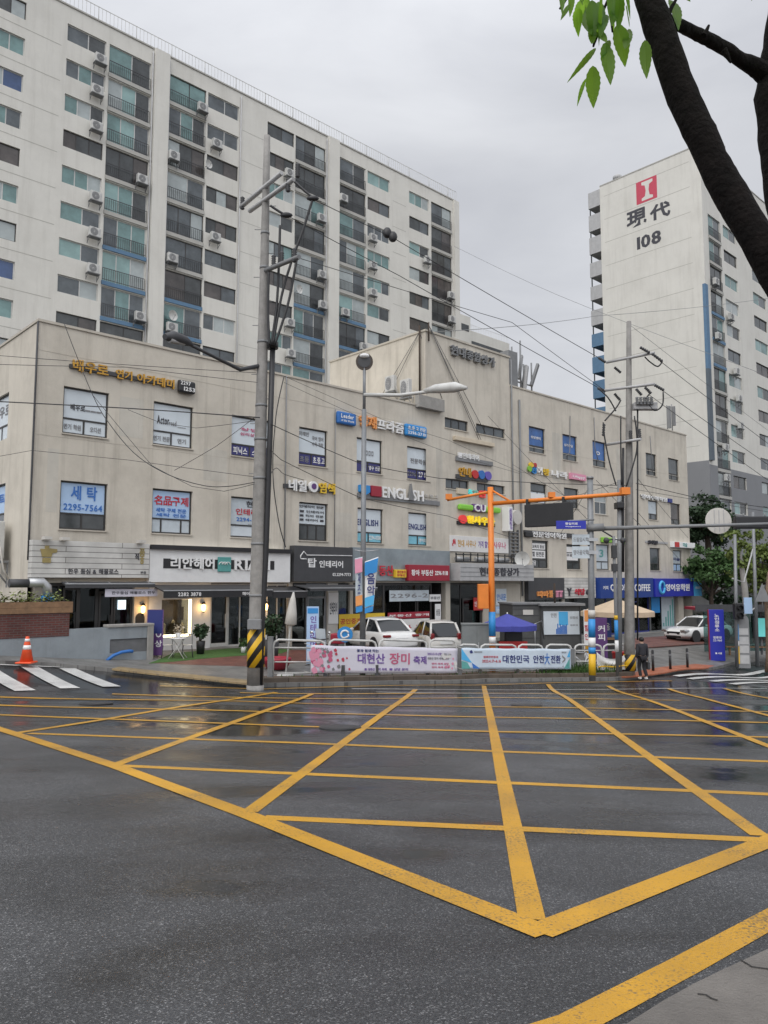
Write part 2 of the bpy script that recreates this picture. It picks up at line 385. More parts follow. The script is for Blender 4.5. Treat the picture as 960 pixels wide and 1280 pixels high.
def asphalt():
    m = bpy.data.materials.new('asphalt'); m.use_nodes = True; nt = m.node_tree; N = nt.nodes.new; L = nt.links.new; b = nt.nodes['Principled BSDF']
    geo = N('ShaderNodeNewGeometry'); pos = geo.outputs['Position']
    v = N('ShaderNodeTexVoronoi'); v.inputs['Scale'].default_value = 130; L(pos, v.inputs['Vector'])
    sp = N('ShaderNodeSeparateColor'); L(v.outputs['Color'], sp.inputs[0])
    r = N('ShaderNodeValToRGB'); e = r.color_ramp.elements; e[0].position = 0; e[0].color = (.034, .035, .038, 1); e[1].position = 1; e[1].color = (.27, .27, .275, 1)
    k = e.new(.6); k.color = (.062, .064, .069, 1); k = e.new(.9); k.color = (.105, .107, .11, 1); L(sp.outputs[0], r.inputs[0])
    n = N('ShaderNodeTexNoise'); n.inputs['Scale'].default_value = .55; n.inputs['Detail'].default_value = 7; n.inputs['Roughness'].default_value = .6; n.inputs['Distortion'].default_value = .4; L(pos, n.inputs['Vector'])
    # darker old patches and streaks along the lanes
    rr = N('ShaderNodeMapRange'); rr.inputs['From Min'].default_value = .35; rr.inputs['From Max'].default_value = .7; rr.inputs['To Min'].default_value = .6; rr.inputs['To Max'].default_value = 1.2; L(n.outputs['Fac'], rr.inputs['Value'])
    vm = N('ShaderNodeVectorMath'); vm.operation = 'SCALE'; L(r.outputs[0], vm.inputs[0]); L(rr.outputs[0], vm.inputs['Scale']); vm_out = vm
    # water: film where the surface dips, further out the film is continuous
    mp = N('ShaderNodeMapping'); mp.inputs['Scale'].default_value = (.45, 1.0, 1); mp.inputs['Rotation'].default_value = (0, 0, R(8)); L(pos, mp.inputs[0])
    w = N('ShaderNodeTexNoise'); w.inputs['Scale'].default_value = .5; w.inputs['Detail'].default_value = 5; w.inputs['Roughness'].default_value = .55; w.inputs['Distortion'].default_value = .6; L(mp.outputs[0], w.inputs['Vector'])
    sy = N('ShaderNodeSeparateXYZ'); L(pos, sy.inputs[0])
    yy = N('ShaderNodeMapRange'); yy.inputs['From Min'].default_value = 4.5; yy.inputs['From Max'].default_value = 20; yy.inputs['To Min'].default_value = -.04; yy.inputs['To Max'].default_value = .13; L(sy.outputs['Y'], yy.inputs['Value'])
    ad = N('ShaderNodeMath'); ad.operation = 'ADD'; L(w.outputs['Fac'], ad.inputs[0]); L(yy.outputs[0], ad.inputs[1])
    wet = N('ShaderNodeMapRange'); wet.inputs['From Min'].default_value = .47; wet.inputs['From Max'].default_value = .66; L(ad.outputs[0], wet.inputs['Value'])
    # puddles where the surface sags
    pw = None
    for (px, py, sx, sy, rot) in ((605, 1032, .95, .42, -5), (520, 1066, .5, .28, 0), (905, 968, 1.5, .8, 0), (285, 1110, .45, .22, 8), (870, 890, 3.2, 1.6, 0), (440, 903, 2.6, .8, 0), (150, 905, 2.4, .8, 0), (680, 935, 1.3, .5, 0)):
        c = G(px, py); m1 = N('ShaderNodeMapping'); m1.vector_type = 'TEXTURE'; m1.inputs['Location'].default_value = (c.x, c.y, c.z); m1.inputs['Scale'].default_value = (sx * 1.6, sy * 1.6, 5); m1.inputs['Rotation'].default_value = (0, 0, R(rot)); L(pos, m1.inputs[0])
        ln = N('ShaderNodeVectorMath'); ln.operation = 'LENGTH'; L(m1.outputs[0], ln.inputs[0])
        r1 = N('ShaderNodeMapRange'); r1.inputs['From Min'].default_value = 0; r1.inputs['From Max'].default_value = 1.25; r1.inputs['To Min'].default_value = .85; r1.inputs['To Max'].default_value = 0; L(ln.outputs['Value'], r1.inputs['Value'])
        if pw is None: pw = r1.outputs[0]
        else: mxn = N('ShaderNodeMath'); mxn.operation = 'MAXIMUM'; L(pw, mxn.inputs[0]); L(r1.outputs[0], mxn.inputs[1]); pw = mxn.outputs[0]
    pn = N('ShaderNodeTexNoise'); pn.inputs['Scale'].default_value = 2.6; pn.inputs['Detail'].default_value = 6; pn.inputs['Roughness'].default_value = .65; L(pos, pn.inputs['Vector'])
    pa_ = N('ShaderNodeMath'); pa_.operation = 'ADD'; L(pw, pa_.inputs[0]); L(pn.outputs['Fac'], pa_.inputs[1])
    pr = N('ShaderNodeMapRange'); pr.inputs['From Min'].default_value = .72; pr.inputs['From Max'].default_value = 1.25; L(pa_.outputs[0], pr.inputs['Value'])
    wmx = N('ShaderNodeMath'); wmx.operation = 'MAXIMUM'; L(wet.outputs[0], wmx.inputs[0]); L(pr.outputs[0], wmx.inputs[1]); wet = wmx
    ro = N('ShaderNodeMapRange'); ro.inputs['To Min'].default_value = .42; ro.inputs['To Max'].default_value = .1; L(wet.outputs[0], ro.inputs['Value']); L(ro.outputs[0], b.inputs['Roughness'])
    # soaked asphalt is darker; wheel tracks run along the road
    wd = N('ShaderNodeMapRange'); wd.inputs['To Min'].default_value = 1.0; wd.inputs['To Max'].default_value = .36; L(wet.outputs[0], wd.inputs['Value'])
    mt = N('ShaderNodeMapping'); mt.inputs['Scale'].default_value = (.05, .85, 1); mt.inputs['Rotation'].default_value = (0, 0, R(-4)); L(pos, mt.inputs[0])
    tr = N('ShaderNodeTexNoise'); tr.inputs['Scale'].default_value = 1.0; tr.inputs['Detail'].default_value = 4; L(mt.outputs[0], tr.inputs['Vector'])
    tm = N('ShaderNodeMapRange'); tm.inputs['From Min'].default_value = .35; tm.inputs['From Max'].default_value = .65; tm.inputs['To Min'].default_value = .8; tm.inputs['To Max'].default_value = 1.12; L(tr.outputs['Fac'], tm.inputs['Value'])
    wm = N('ShaderNodeMath'); wm.operation = 'MULTIPLY'; L(wd.outputs[0], wm.inputs[0]); L(tm.outputs[0], wm.inputs[1])
    v3 = N('ShaderNodeVectorMath'); v3.operation = 'SCALE'; L(vm_out.outputs[0], v3.inputs[0]); L(wm.outputs[0], v3.inputs['Scale']); L(v3.outputs[0], b.inputs['Base Color'])
    bs = N('ShaderNodeMapRange'); bs.inputs['To Min'].default_value = .75; bs.inputs['To Max'].default_value = .07; L(wet.outputs[0], bs.inputs['Value'])
    bp = N('ShaderNodeBump'); bp.inputs['Distance'].default_value = .006; L(bs.outputs[0], bp.inputs['Strength'])
    v2 = N('ShaderNodeTexVoronoi'); v2.inputs['Scale'].default_value = 130; L(pos, v2.inputs['Vector']); L(v2.outputs['Distance'], bp.inputs['Height']); L(bp.outputs[0], b.inputs['Normal'])
    sl = N('ShaderNodeMapRange'); sl.inputs['To Min'].default_value = .5; sl.inputs['To Max'].default_value = .27; L(wet.outputs[0], sl.inputs['Value']); L(sl.outputs[0], b.inputs['Specular IOR Level'])
    M['asphalt'] = m
asphalt()
def roadpaint(name, col, lo=.34):
    """road paint worn through to the asphalt in specks"""
    m = mat(name, col, .35, var=.14, scale=1.2, grime=.6, streak_col=(.27, .15, .035) if col[2] < .2 else (.25, .25, .25)); nt = m.node_tree; N = nt.nodes.new; L = nt.links.new; b = nt.nodes['Principled BSDF']
    src = b.inputs['Base Color'].links[0].from_socket; geo = N('ShaderNodeNewGeometry')
    n = N('ShaderNodeTexNoise'); n.inputs['Scale'].default_value = 55; n.inputs['Detail'].default_value = 3; L(geo.outputs['Position'], n.inputs['Vector'])
    n2 = N('ShaderNodeTexNoise'); n2.inputs['Scale'].default_value = 1.7; n2.inputs['Detail'].default_value = 4; L(geo.outputs['Position'], n2.inputs['Vector'])
    ad = N('ShaderNodeMath'); ad.operation = 'MULTIPLY_ADD'; ad.inputs[1].default_value = .55; L(n2.outputs['Fac'], ad.inputs[0]); L(n.outputs['Fac'], ad.inputs[2])
    r = N('ShaderNodeMapRange'); r.inputs['From Min'].default_value = .84; r.inputs['From Max'].default_value = 1.0; r.inputs['To Max'].default_value = .8; L(ad.outputs[0], r.inputs['Value'])
    mx = N('ShaderNodeMix'); mx.data_type = 'RGBA'; L(r.outputs[0], mx.inputs['Factor']); L(src, mx.inputs['A']); mx.inputs['B'].default_value = (.07, .065, .06, 1); L(mx.outputs['Result'], b.inputs['Base Color'])
    bp = N('ShaderNodeBump'); bp.inputs['Strength'].default_value = .35; bp.inputs['Distance'].default_value = .004; v = N('ShaderNodeTexVoronoi'); v.inputs['Scale'].default_value = 75; L(geo.outputs['Position'], v.inputs['Vector']); L(v.outputs['Distance'], bp.inputs['Height']); L(bp.outputs[0], b.inputs['Normal'])
roadpaint('paint_yellow', (.58, .30, .014)); roadpaint('paint_white', (.62, .62, .6))
def bricks(name, c1, c2, mortar, scale, rough=.8, w=.5, h=.25, ms=.02, vertical=False, ang=0):
    m = bpy.data.materials.new(name); m.use_nodes = True; nt = m.node_tree; N = nt.nodes.new; L = nt.links.new; b = nt.nodes['Principled BSDF']
    geo = N('ShaderNodeNewGeometry'); mp = N('ShaderNodeMapping'); mp.vector_type = 'TEXTURE' if False else 'POINT'
    if vertical:
        mp.inputs['Rotation'].default_value = (R(-90), 0, 0)
        rz = N('ShaderNodeMapping'); rz.inputs['Rotation'].default_value = (0, 0, -ang); L(geo.outputs['Position'], rz.inputs[0]); L(rz.outputs[0], mp.inputs[0])
    else:
        mp.inputs['Rotation'].default_value = (0, 0, -ang); L(geo.outputs['Position'], mp.inputs[0])
    t = N('ShaderNodeTexBrick'); t.inputs['Scale'].default_value = scale; t.inputs['Color1'].default_value = (*c1, 1); t.inputs['Color2'].default_value = (*c2, 1); t.inputs['Mortar'].default_value = (*mortar, 1)
    t.inputs['Brick Width'].default_value = w; t.inputs['Row Height'].default_value = h; t.inputs['Mortar Size'].default_value = ms; L(mp.outputs[0], t.inputs[0])
    n = N('ShaderNodeTexNoise'); n.inputs['Scale'].default_value = 1.3; n.inputs['Detail'].default_value = 6; L(geo.outputs['Position'], n.inputs['Vector'])
    r = N('ShaderNodeMapRange'); r.inputs['From Min'].default_value = .3; r.inputs['From Max'].default_value = .7; r.inputs['To Min'].default_value = .75; r.inputs['To Max'].default_value = 1.15; L(n.outputs['Fac'], r.inputs['Value'])
    vm = N('ShaderNodeVectorMath'); vm.operation = 'SCALE'; L(t.outputs['Color'], vm.inputs[0]); L(r.outputs[0], vm.inputs['Scale']); L(vm.outputs[0], b.inputs['Base Color'])
    ro = N('ShaderNodeMapRange'); ro.inputs['To Min'].default_value = rough + .2; ro.inputs['To Max'].default_value = max(.1, rough - .3); L(n.outputs['Fac'], ro.inputs['Value']); L(ro.outputs[0], b.inputs['Roughness'])
    M[name] = m
WANG = math.atan2(1, 1.07)
bricks('paver_grey', (.2, .195, .185), (.16, .158, .15), (.09, .088, .085), 1, rough=.55, w=.4, h=.2, ms=.008, ang=WANG)
bricks('paver_red', (.19, .075, .055), (.14, .06, .05), (.08, .06, .055), 1, rough=.6, w=.22, h=.11, ms=.006, ang=WANG)
bricks('tactile', (.33, .24, .12), (.28, .21, .12), (.15, .12, .08), 1, rough=.6, w=.3, h=.3, ms=.01, ang=WANG)
bricks('tactile_red', (.42, .12, .05), (.36, .12, .06), (.2, .08, .05), 1, rough=.6, w=.3, h=.3, ms=.01, ang=0)
bricks('brick', (.13, .035, .028), (.09, .028, .025), (.11, .09, .08), 1, rough=.8, w=.23, h=.075, ms=.01, vertical=True, ang=WANG)
bricks('plank_white', (.62, .61, .58), (.55, .54, .51), (.16, .15, .14), 1, rough=.7, w=4, h=.19, ms=.012, vertical=True, ang=WANG)

# ---------------------------------------------------------------- ground sheet
def build_ground():
    def axis(lo, hi, fine, far):
        a = list(np.arange(lo, hi + 1e-6, fine)); st = fine; x = hi
        while x < far: st *= 1.35; x += st; a.append(x)
        st = fine; x = lo
        while x > -far: st *= 1.35; x -= st; a.insert(0, x)
        return np.array(a)
    xs = axis(-18, 26, .5, 1500); ys = axis(-3, 50, .5, 1500); X, Y = np.meshgrid(xs, ys); Z = HV(X.ravel(), Y.ravel()); nx = len(xs)
    vs = np.column_stack([X.ravel(), Y.ravel(), Z]); fs = [(j * nx + i, j * nx + i + 1, (j + 1) * nx + i + 1, (j + 1) * nx + i) for j in range(len(ys) - 1) for i in range(nx - 1)]
    me = bpy.data.meshes.new('road'); me.from_pydata(vs.tolist(), [], fs); me.materials.append(M['asphalt']); me.polygons.foreach_set('use_smooth', [True] * len(fs))
    o = bpy.data.objects.new('road', me); COL.objects.link(o); struct(o)
build_ground()
def drape(name, poly, off, m, skirt=0.0, step=.6):
    """a sheet following the terrain inside a plan polygon; skirt = height of its edge"""
    bm = bmesh.new(); vs = [bm.verts.new((p[0], p[1], 0)) for p in poly]; f = bm.faces.new(vs)
    bmesh.ops.triangulate(bm, faces=[f])
    for ax in (0, 1):
        lo, hi = min(p[ax] for p in poly), max(p[ax] for p in poly); k = math.ceil(lo / step) * step
        while k < hi:
            co = [0, 0, 0]; no = [0, 0, 0]; co[ax] = k; no[ax] = 1
            bmesh.ops.bisect_plane(bm, geom=bm.verts[:] + bm.edges[:] + bm.faces[:], plane_co=co, plane_no=no, dist=1e-5); k += step
    bmesh.ops.remove_doubles(bm, verts=bm.verts, dist=1e-4)
    z = HV([v.co.x for v in bm.verts], [v.co.y for v in bm.verts])
    for v, h in zip(bm.verts, z): v.co.z = h + off
    bmesh.ops.recalc_face_normals(bm, faces=bm.faces)
    if sum(f.normal.z for f in bm.faces) < 0: bmesh.ops.reverse_faces(bm, faces=bm.faces)
    if skirt:
        be = [e for e in bm.edges if e.is_boundary]; r = bmesh.ops.extrude_edge_only(bm, edges=be)
        for v in [g for g in r['geom'] if isinstance(g, bmesh.types.BMVert)]: v.co.z -= skirt
    me = bpy.data.meshes.new(name); bm.to_mesh(me); bm.free(); me.materials.append(m); o = bpy.data.objects.new(name, me); COL.objects.link(o)
    return o
def strip(mb, pts, w, off):
    """a painted line of width w along plan points, laid on the terrain"""
    pts = [Vector((p[0], p[1])) for p in pts]; dense = []
    for a, b in zip(pts, pts[1:]):
        n = max(1, int((b - a).length / .4)); dense += [a.lerp(b, i / n) for i in range(n)]
    dense.append(pts[-1]); row = []
    for i, p in enumerate(dense):
        t = (dense[min(i + 1, len(dense) - 1)] - dense[max(i - 1, 0)]).normalized(); q = Vector((-t.y, t.x)) * (w / 2)
        row.append((p + q, p - q))
    fl = [q for pr in row for q in pr]; z = HV([q.x for q in fl], [q.y for q in fl])
    vs = [(q.x, q.y, h + off * .45 + .0011 * max(0, q.y - 10)) for q, h in zip(fl, z)]
    mb.add(vs, [(2 * i, 2 * i + 1, 2 * i + 3, 2 * i + 2) for i in range(len(row) - 1)])
def g2(*pp): return [G(x, y) for x, y in pp]
# yellow no-stopping box: cross lines, long lines, border
mk = MB()
for a in (((330, 1022), (952, 1050)), ((146, 957), (640, 979), (1010, 995)), ((36, 917), (380, 929), (634, 940), (1010, 954)), ((-20, 893), (385, 908.5), (622, 915), (1010, 923)),
          ((-20, 881), (300, 889), (615, 897), (1010, 905)), ((-20, 871), (300, 877), (612, 884), (900, 889), (1010, 891)), ((140, 868), (610, 872.5), (850, 876)), ((300, 866.5), (607, 867), (800, 868))):
    strip(mk, g2(*a), .17, .006)
struct(mk.build('road_marking', M['paint_yellow']))
mk = MB()
for a in (((18, 917), (200, 888), (345, 866)), ((142, 957), (390, 868)), ((312, 1015), (520, 862)), ((665, 1150), (605, 858)), ((950, 1045), (685, 856)), ((1010, 952), (850, 890), (760, 858)), ((1010, 908), (900, 879), (835, 861)), ((1010, 884), (905, 861))):
    strip(mk, g2(*a), .16, .010)
struct(mk.build('road_marking', M['paint_yellow']))
mk = MB()
strip(mk, g2((-60, 890), (0, 912), (145, 958), (312, 1020), (684, 1168)), .2, .014)
strip(mk, g2((672, 1166), (960, 1052), (1060, 1012)), .2, .0135)
struct(mk.build('road_marking', M['paint_yellow']))
mk = MB(); strip(mk, g2((560, 1330), (716, 1280), (860, 1205), (975, 1142), (1080, 1085)), .17, .006)
struct(mk.build('road_marking', M['paint_yellow']))
mk = MB(); strip(mk, g2((200, 858), (330, 862), (560, 857), (700, 854), (840, 852)), .1, .018); struct(mk.build('road_marking', M['paint_yellow'], label='faded yellow line along the far kerb'))
# zebra crossing on the left, white bars on the right
mk = MB()
for a, b in (((-75, 836), (-30, 867)), ((-20, 834), (32, 864)), ((35, 833), (88, 861)), ((84, 836), (140, 859))):
    strip(mk, g2(a, b), .52, .016)
struct(mk.build('road_marking', M['paint_white']))
mk = MB()
for a, b in (((-60, 829), (120, 836)),): strip(mk, g2(a, b), .15, .012)
for a, b in (((862, 849.5), (1010, 838)), ((890, 852.5), (1010, 845)), ((915, 856), (1010, 851)), ((845, 846), (1000, 832))): strip(mk, g2(a, b), .32, .018)
struct(mk.build('road_marking', M['paint_white']))
mk = MB(); strip(mk, g2((440, 862), (700, 863), (960, 862)), .1, .026); strip(mk, g2((470, 866), (790, 870)), .1, .026); struct(mk.build('road_marking', M['paint_white']))
# manholes
mat('iron', (.05, .05, .052), .4, metal=.3, var=.3, scale=9, bump=.5, bscale=60)
for px, py in ((658, 882), (425, 910), (120, 880)):
    p = G(px, py); m_ = MB(); m_.disc((0, 0, 0), .38, 'z', .02, 28); m_.disc((0, 0, .004), .3, 'z', .02, 28)
    o = m_.build('manhole_cover', M['iron']); o.location = p + Vector((0, 0, .012)); o.rotation_euler = (-.0717, 0, 0)
    tag(o, {658: 'round iron manhole cover in the box marking by the island', 425: 'round iron manhole cover among the crossing yellow lines', 120: 'round iron manhole cover in the road near the zebra crossing'}[px], 'manhole cover')
mat('near_concrete', (.17, .155, .14), .55, var=.22, scale=1.5, bump=.5, bscale=60, grime=.75, streak_col=(.07, .062, .055))
# near pavement at the bottom right corner
ne = [G(x, y, .09) for x, y in ((700, 1345), (778, 1283), (830, 1250), (868, 1229), (905, 1211), (960, 1186), (1080, 1128))]
drape('near_pavement', [tuple(p[:2]) for p in ne] + [(6, 6.5), (9, -2), (.5, -2)], .09, M['near_concrete'], .2, .25)['kind'] = 'structure'
# far pavement: kerb line as seen, then round behind the buildings
KERB = [(-20, 830), (60, 833), (130, 839), (220, 849), (318, 859), (345, 858.5), (430, 857.5), (520, 855), (610, 852.5), (700, 851.5), (770, 851), (800, 848), (830, 843.5), (880, 838), (915, 831), (960, 825), (1000, 820)]
kp = [G(x, y) for x, y in KERB]
poly = [tuple(p[:2]) for p in kp] + [(40, 46), (48, 62), (30, 72), (-16, 50), (-30, 30), (-26, 17)]
struct(drape('pavement', poly, .12, M['paver_grey'], .35))
mat('crack', (.03, .028, .026), .9, var=.3)
for pts in (((872, 1243), (882, 1244), (890, 1249), (897, 1251)), ((925, 1200), (940, 1209), (962, 1212))):
    mk = MB(); q = [G(x, y, .09) for x, y in pts]; strip(mk, q, .011, .208); struct(mk.build('pavement_crack', M['crack']))
def wal(p, dx, dy): return (p[0] + dx, p[1] + dy)
def patch(name, pix, off, m): struct(drape(name, [tuple(G(x, y, .12)[:2]) for x, y in pix], off, m, .05))
patch('brick_paving', [(192, 829), (330, 834), (420, 822), (470, 812), (340, 812), (225, 819)], .126, M['paver_red'])
patch('artificial_turf', [(186, 829.5), (250, 824), (352, 817), (365, 812), (310, 810), (215, 817)], .135, M['turf'])
patch('tactile_strip', [(140, 836), (225, 845.5), (316, 855), (316, 850.5), (225, 841.5), (150, 833.5)], .126, M['tactile'])
patch('tactile_strip', [(775, 846.5), (800, 845), (830, 841), (880, 835.5), (893, 832), (868, 830), (835, 833), (800, 838.5)], .126, M['tactile_red'])
patch('brick_paving', [(790, 812), (893, 806), (960, 803), (960, 797), (840, 796), (790, 800)], .20, M['paver_red'])
# kerb stones of the island in front of the fence
mb = MB(); isl = [(322, 858.5), (360, 857.5), (430, 856.5), (520, 854), (610, 851.5), (700, 850.5), (760, 850), (792, 848.5)]
ip = [G(x, y) for x, y in isl]; dn = []
for a, b in zip(ip, ip[1:]):
    n = max(1, int((b - a).length / 1.0)); dn += [a.lerp(b, i / n) for i in range(n)]
dn.append(ip[-1])
for a, b in zip(dn, dn[1:]):
    t = (b - a).normalized(); q = Vector((-t.y, t.x, 0)); e = t * .006; h = .27 + random.uniform(-.01, .01)
    v = [a + e - q * .03, b - e - q * .03, b - e + q * .2, a + e + q * .2]; z = [H(p.x, p.y) for p in v]
    mb.add([(p.x, p.y, zz - .1) for p, zz in zip(v, z)] + [(p.x, p.y, zz + h) for p, zz in zip(v, z)], [(0, 3, 2, 1), (4, 5, 6, 7), (0, 1, 5, 4), (1, 2, 6, 5), (2, 3, 7, 6), (3, 0, 4, 7)])
mat('kerb_stone', (.1, .078, .06), .7, var=.3, scale=2, bump=.3, bscale=30, grime=.5, streak_col=(.05, .045, .035))
struct(mb.build('kerb', M['kerb_stone'], bevel=.02))
mat('soil', (.1, .06, .035), .95, var=.4, scale=4, bump=.6, bscale=25)
inner = [Vector((p.x, p.y)) for p in ip]
struct(drape('planting_bed', [(p.x, p.y + .2) for p in ip] + [(p.x, p.y + 1.0) for p in reversed(ip)], .2, M['soil'], .2))
# wooded hills closing the view beyond the streets
mat('wooded', (.045, .07, .03), .95, var=.5, scale=.12, bump=1, bscale=.5)
def hills(x0, x1, y, h, sd):
    rd = random.Random(sd); n = 40; mb = MB(); xs = [x0 + (x1 - x0) * i / n for i in range(n + 1)]; vs = []
    for d, f in ((0, 0), (20, .55), (50, .9), (90, 1), (160, .2)): vs += [(x, y + d + 6 * rd.random(), EYE - 4 + h * f * (.6 + .3 * math.sin(i * .35 + sd) + .12 * rd.random())) for i, x in enumerate(xs)]
    mb.add(vs, [(r * (n + 1) + i, r * (n + 1) + i + 1, (r + 1) * (n + 1) + i + 1, (r + 1) * (n + 1) + i) for r in range(4) for i in range(n)], True); struct(mb.build('hills', M['wooded']))
hills(70, 420, 130, 26, 2); hills(-420, -60, 140, 24, 5)
# ---------------------------------------------------------------- the shopping building
TD = (1.07, 1.0)
MALL = Wall(-11.80, 25.9, *TD)
MZ = lambda rel: rel + EYE
def ms(px, py): return MALL.hit(px, py)
S_T0 = ms(532, 500)[0]; S_T1 = ms(637, 500)[0]; S_END = ms(861, 640)[0]
Z_L, Z_T, Z_R = ms(180, 431)[1], ms(538, 416)[1], ms(745, 513)[1]
ZB = EYE                                       # lintel of the shop fronts
def grid_wall(mb, s0, s1, z0, z1, holes, y=0.0, dep=.16):
    """a wall face with real openings and their reveals; holes = (s0, s1, z0, z1)"""
    xs = sorted({s0, s1} | {h[0] for h in holes} | {h[1] for h in holes}); zs = sorted({z0, z1} | {h[2] for h in holes} | {h[3] for h in holes})
    xs = [x for x in xs if s0 <= x <= s1]; zs = [z for z in zs if z0 <= z <= z1]
    for a, b in zip(xs, xs[1:]):
        run = None
        for c, d in zip(zs, zs[1:]):
            mx, mz = (a + b) / 2, (c + d) / 2
            hole = any(h[0] < mx < h[1] and h[2] < mz < h[3] for h in holes)
            if not hole:
                run = (run[0], d) if run else (c, d)
            if (hole or d == zs[-1]) and run:
                mb.add([(a, y, run[0]), (b, y, run[0]), (b, y, run[1]), (a, y, run[1])], [(0, 1, 2, 3)]); run = None
    for a, b, c, d in holes:
        mb.add([(a, y, c), (b, y, c), (b, y, d), (a, y, d), (a, y + dep, c), (b, y + dep, c), (b, y + dep, d), (a, y + dep, d)], [(0, 1, 5, 4), (1, 2, 6, 5), (2, 3, 7, 6), (3, 0, 4, 7)])
mat('plaster_patch', (.56, .53, .465), .85, var=.07, scale=.9, bump=.3, bscale=22, streak=.45, streak_col=(.26, .23, .19), grime=.4)
mall = thing('commercial_building', 'long beige plastered three storey shopping building with shop signs on its front', 'building', tuple(MALL.o), MALL.ang)
# windows: pixel left, right, top (at left edge), bottom (at left edge), kind, texts
MW = [(80, 137, 482, 541, 'w', [('배우로', .18, .5, .52, .66, 'text_dark'), ('ㅡㅡㅡ', .5, .86, .54, .57, 'text_grey'), ('연기 학원', .05, .42, .1, .22, 'text_grey'), ('오디션', .62, .86, .1, .22, 'text_grey')]),
      (192.5, 242, 501, 555, 'w', [('Actor', .12, .42, .5, .7, 'text_dark'), ('road ____', .42, .85, .48, .62, 'text_grey'), ('연기 전문', .04, .45, .1, .22, 'text_grey'), ('연기', .64, .86, .1, .22, 'text_grey')]),
      (290, 338, 518, 569, 'wb', [('상담', .25, .75, .66, .74, 'text_pink'), ('심리상담', .25, .75, .54, .62, 'text_pink'), ('피닉스', .08, .44, .06, .24, 'text_white'), ('소아', .56, .88, .06, .24, 'text_white')]),
      (374, 409.5, 533, 580, 'wn', [('미래반', .05, .4, .78, .9, 'text_grey'), ('국어 영어', .5, .9, .7, .82, 'text_grey'), ('수학 과학', .5, .9, .54, .66, 'text_grey'), ('초등', .08, .4, .08, .24, 'text_grey'), ('초.중.고', .54, .95, .08, .26, 'text_white')]),
      (446, 478, 546, 589, 'wn', [('ㅁㅁㅁ', .4, .7, .52, .66, 'text_grey'), ('영수 전문', .52, .97, .1, .24, 'text_white')]),
      (509, 537, 557, 598, 'wn', [('전문학원', .2, .9, .5, .66, 'text_grey'), ('2296', .08, .44, .1, .24, 'text_grey'), ('2710', .56, .94, .1, .26, 'text_white')]),
      (76, 135, 600, 661, 'bd', [('세 탁', .24, .80, .62, .92, 'text_blue'), ('2295-7564', .1, .92, .4, .54, 'text_blue')]),
      (191, 241, 610, 666, 'bp', [('名品구제', .07, .93, .64, .86, 'text_red'), ('세탁 구제 전문', .12, .88, .48, .58, 'text_blue'), ('세탁 전문', .12, .88, .38, .46, 'text_blue')]),
      (289, 337, 620, 671, 'bw', [('현대', .42, .8, .76, .92, 'text_dark'), ('인테리어', .16, .9, .56, .72, 'text_red'), ('2294-5400', .18, .9, .4, .5, 'text_blue')]),
      (374, 410, 627, 675, 'wd', [('인테리어 전문', .06, .9, .86, .93, 'text_dark'), ('■ 인테리어', .08, .9, .73, .8, 'text_dark'), ('■ 리어 전문', .08, .9, .62, .69, 'text_dark'), ('■ 테리어 ■', .08, .9, .51, .58, 'text_dark')]),
      (447, 479, 634, 678, 'wc', [('ENGLISH', .04, .86, .5, .68, 'text_navy'), ('2294-0508', .5, .96, .1, .22, 'text_white')]),
      (510.5, 538, 640, 681, 'wc', [('ENGLISH', .06, .86, .48, .66, 'text_navy'), ('영어회화', .54, .96, .1, .22, 'text_white')]),
      # flat windows of the stair tower
      (556, 585, 521, 534, 'low', []), (595, 631, 529, 541, 'low', []), (557, 586, 597.5, 610, 'low', []), (596, 631, 603, 614, 'low', []),
      # right wing
      (661, 681, 532, 564, 'dbl', [('상담센터', .2, .8, .55, .66, 'text_white')]), (703, 721, 542, 574, 'dbl', [('심리상담', .2, .8, .55, .66, 'text_white')]), (740.5, 757, 550, 582, 'dbl', [('ㅇ', .35, .65, .48, .62, 'text_white')]),
      (807, 820, 565.5, 593, 'dk', []), (835, 848, 572, 599, 'dk', []),
      (663, 683, 603, 628, 'bn', []), (705, 723, 609, 634, 'dk', []), (743, 759, 617, 642, 'wf', []), (810, 822, 625, 649, 'pl', []), (838, 850, 628.5, 655, 'br', []),
      (665, 685.5, 675, 710, 'tx', [('교육의 중심', .1, .8, .72, .84, 'text_dark'), ('할 원전문', .1, .8, .42, .6, 'text_dark'), ('상담', .06, .3, .1, .3, 'text_white')]),
      (708, 726, 680, 711.5, 'tx', [('무료상담', .1, .9, .5, .62, 'text_dark')]), (745, 761.5, 680, 712, 'tl', [('3', .35, .65, .5, .8, 'teal_letter')]),
      (812, 825, 684.5, 713, 'dk', []), (841, 852, 687.5, 714, 'bt', [('미술', .2, .9, .5, .66, 'text_navy')])]
holes = []
for w in MW:
    s0, zt = ms(w[0], w[2]); _, zb = ms(w[0], w[3]); s1, _ = ms(w[1], w[2]); holes.append((s0, s1, zb, zt))
def wing(s0, s1, z1, name='wall'):
    mb = MB(); hs = [h for h in holes if s0 < (h[0] + h[1]) / 2 < s1]
    grid_wall(mb, s0, s1, ZB, z1, hs); return mb
SG = ms(40, 600)[0]
wL = wing(SG, S_T0, Z_L); D = 12.0
side_h = []
for a, b, c, d in ((-20, 11.5, 500, 545), (-20, 7, 612, 664)):
    side_h.append((a, b, c, d))
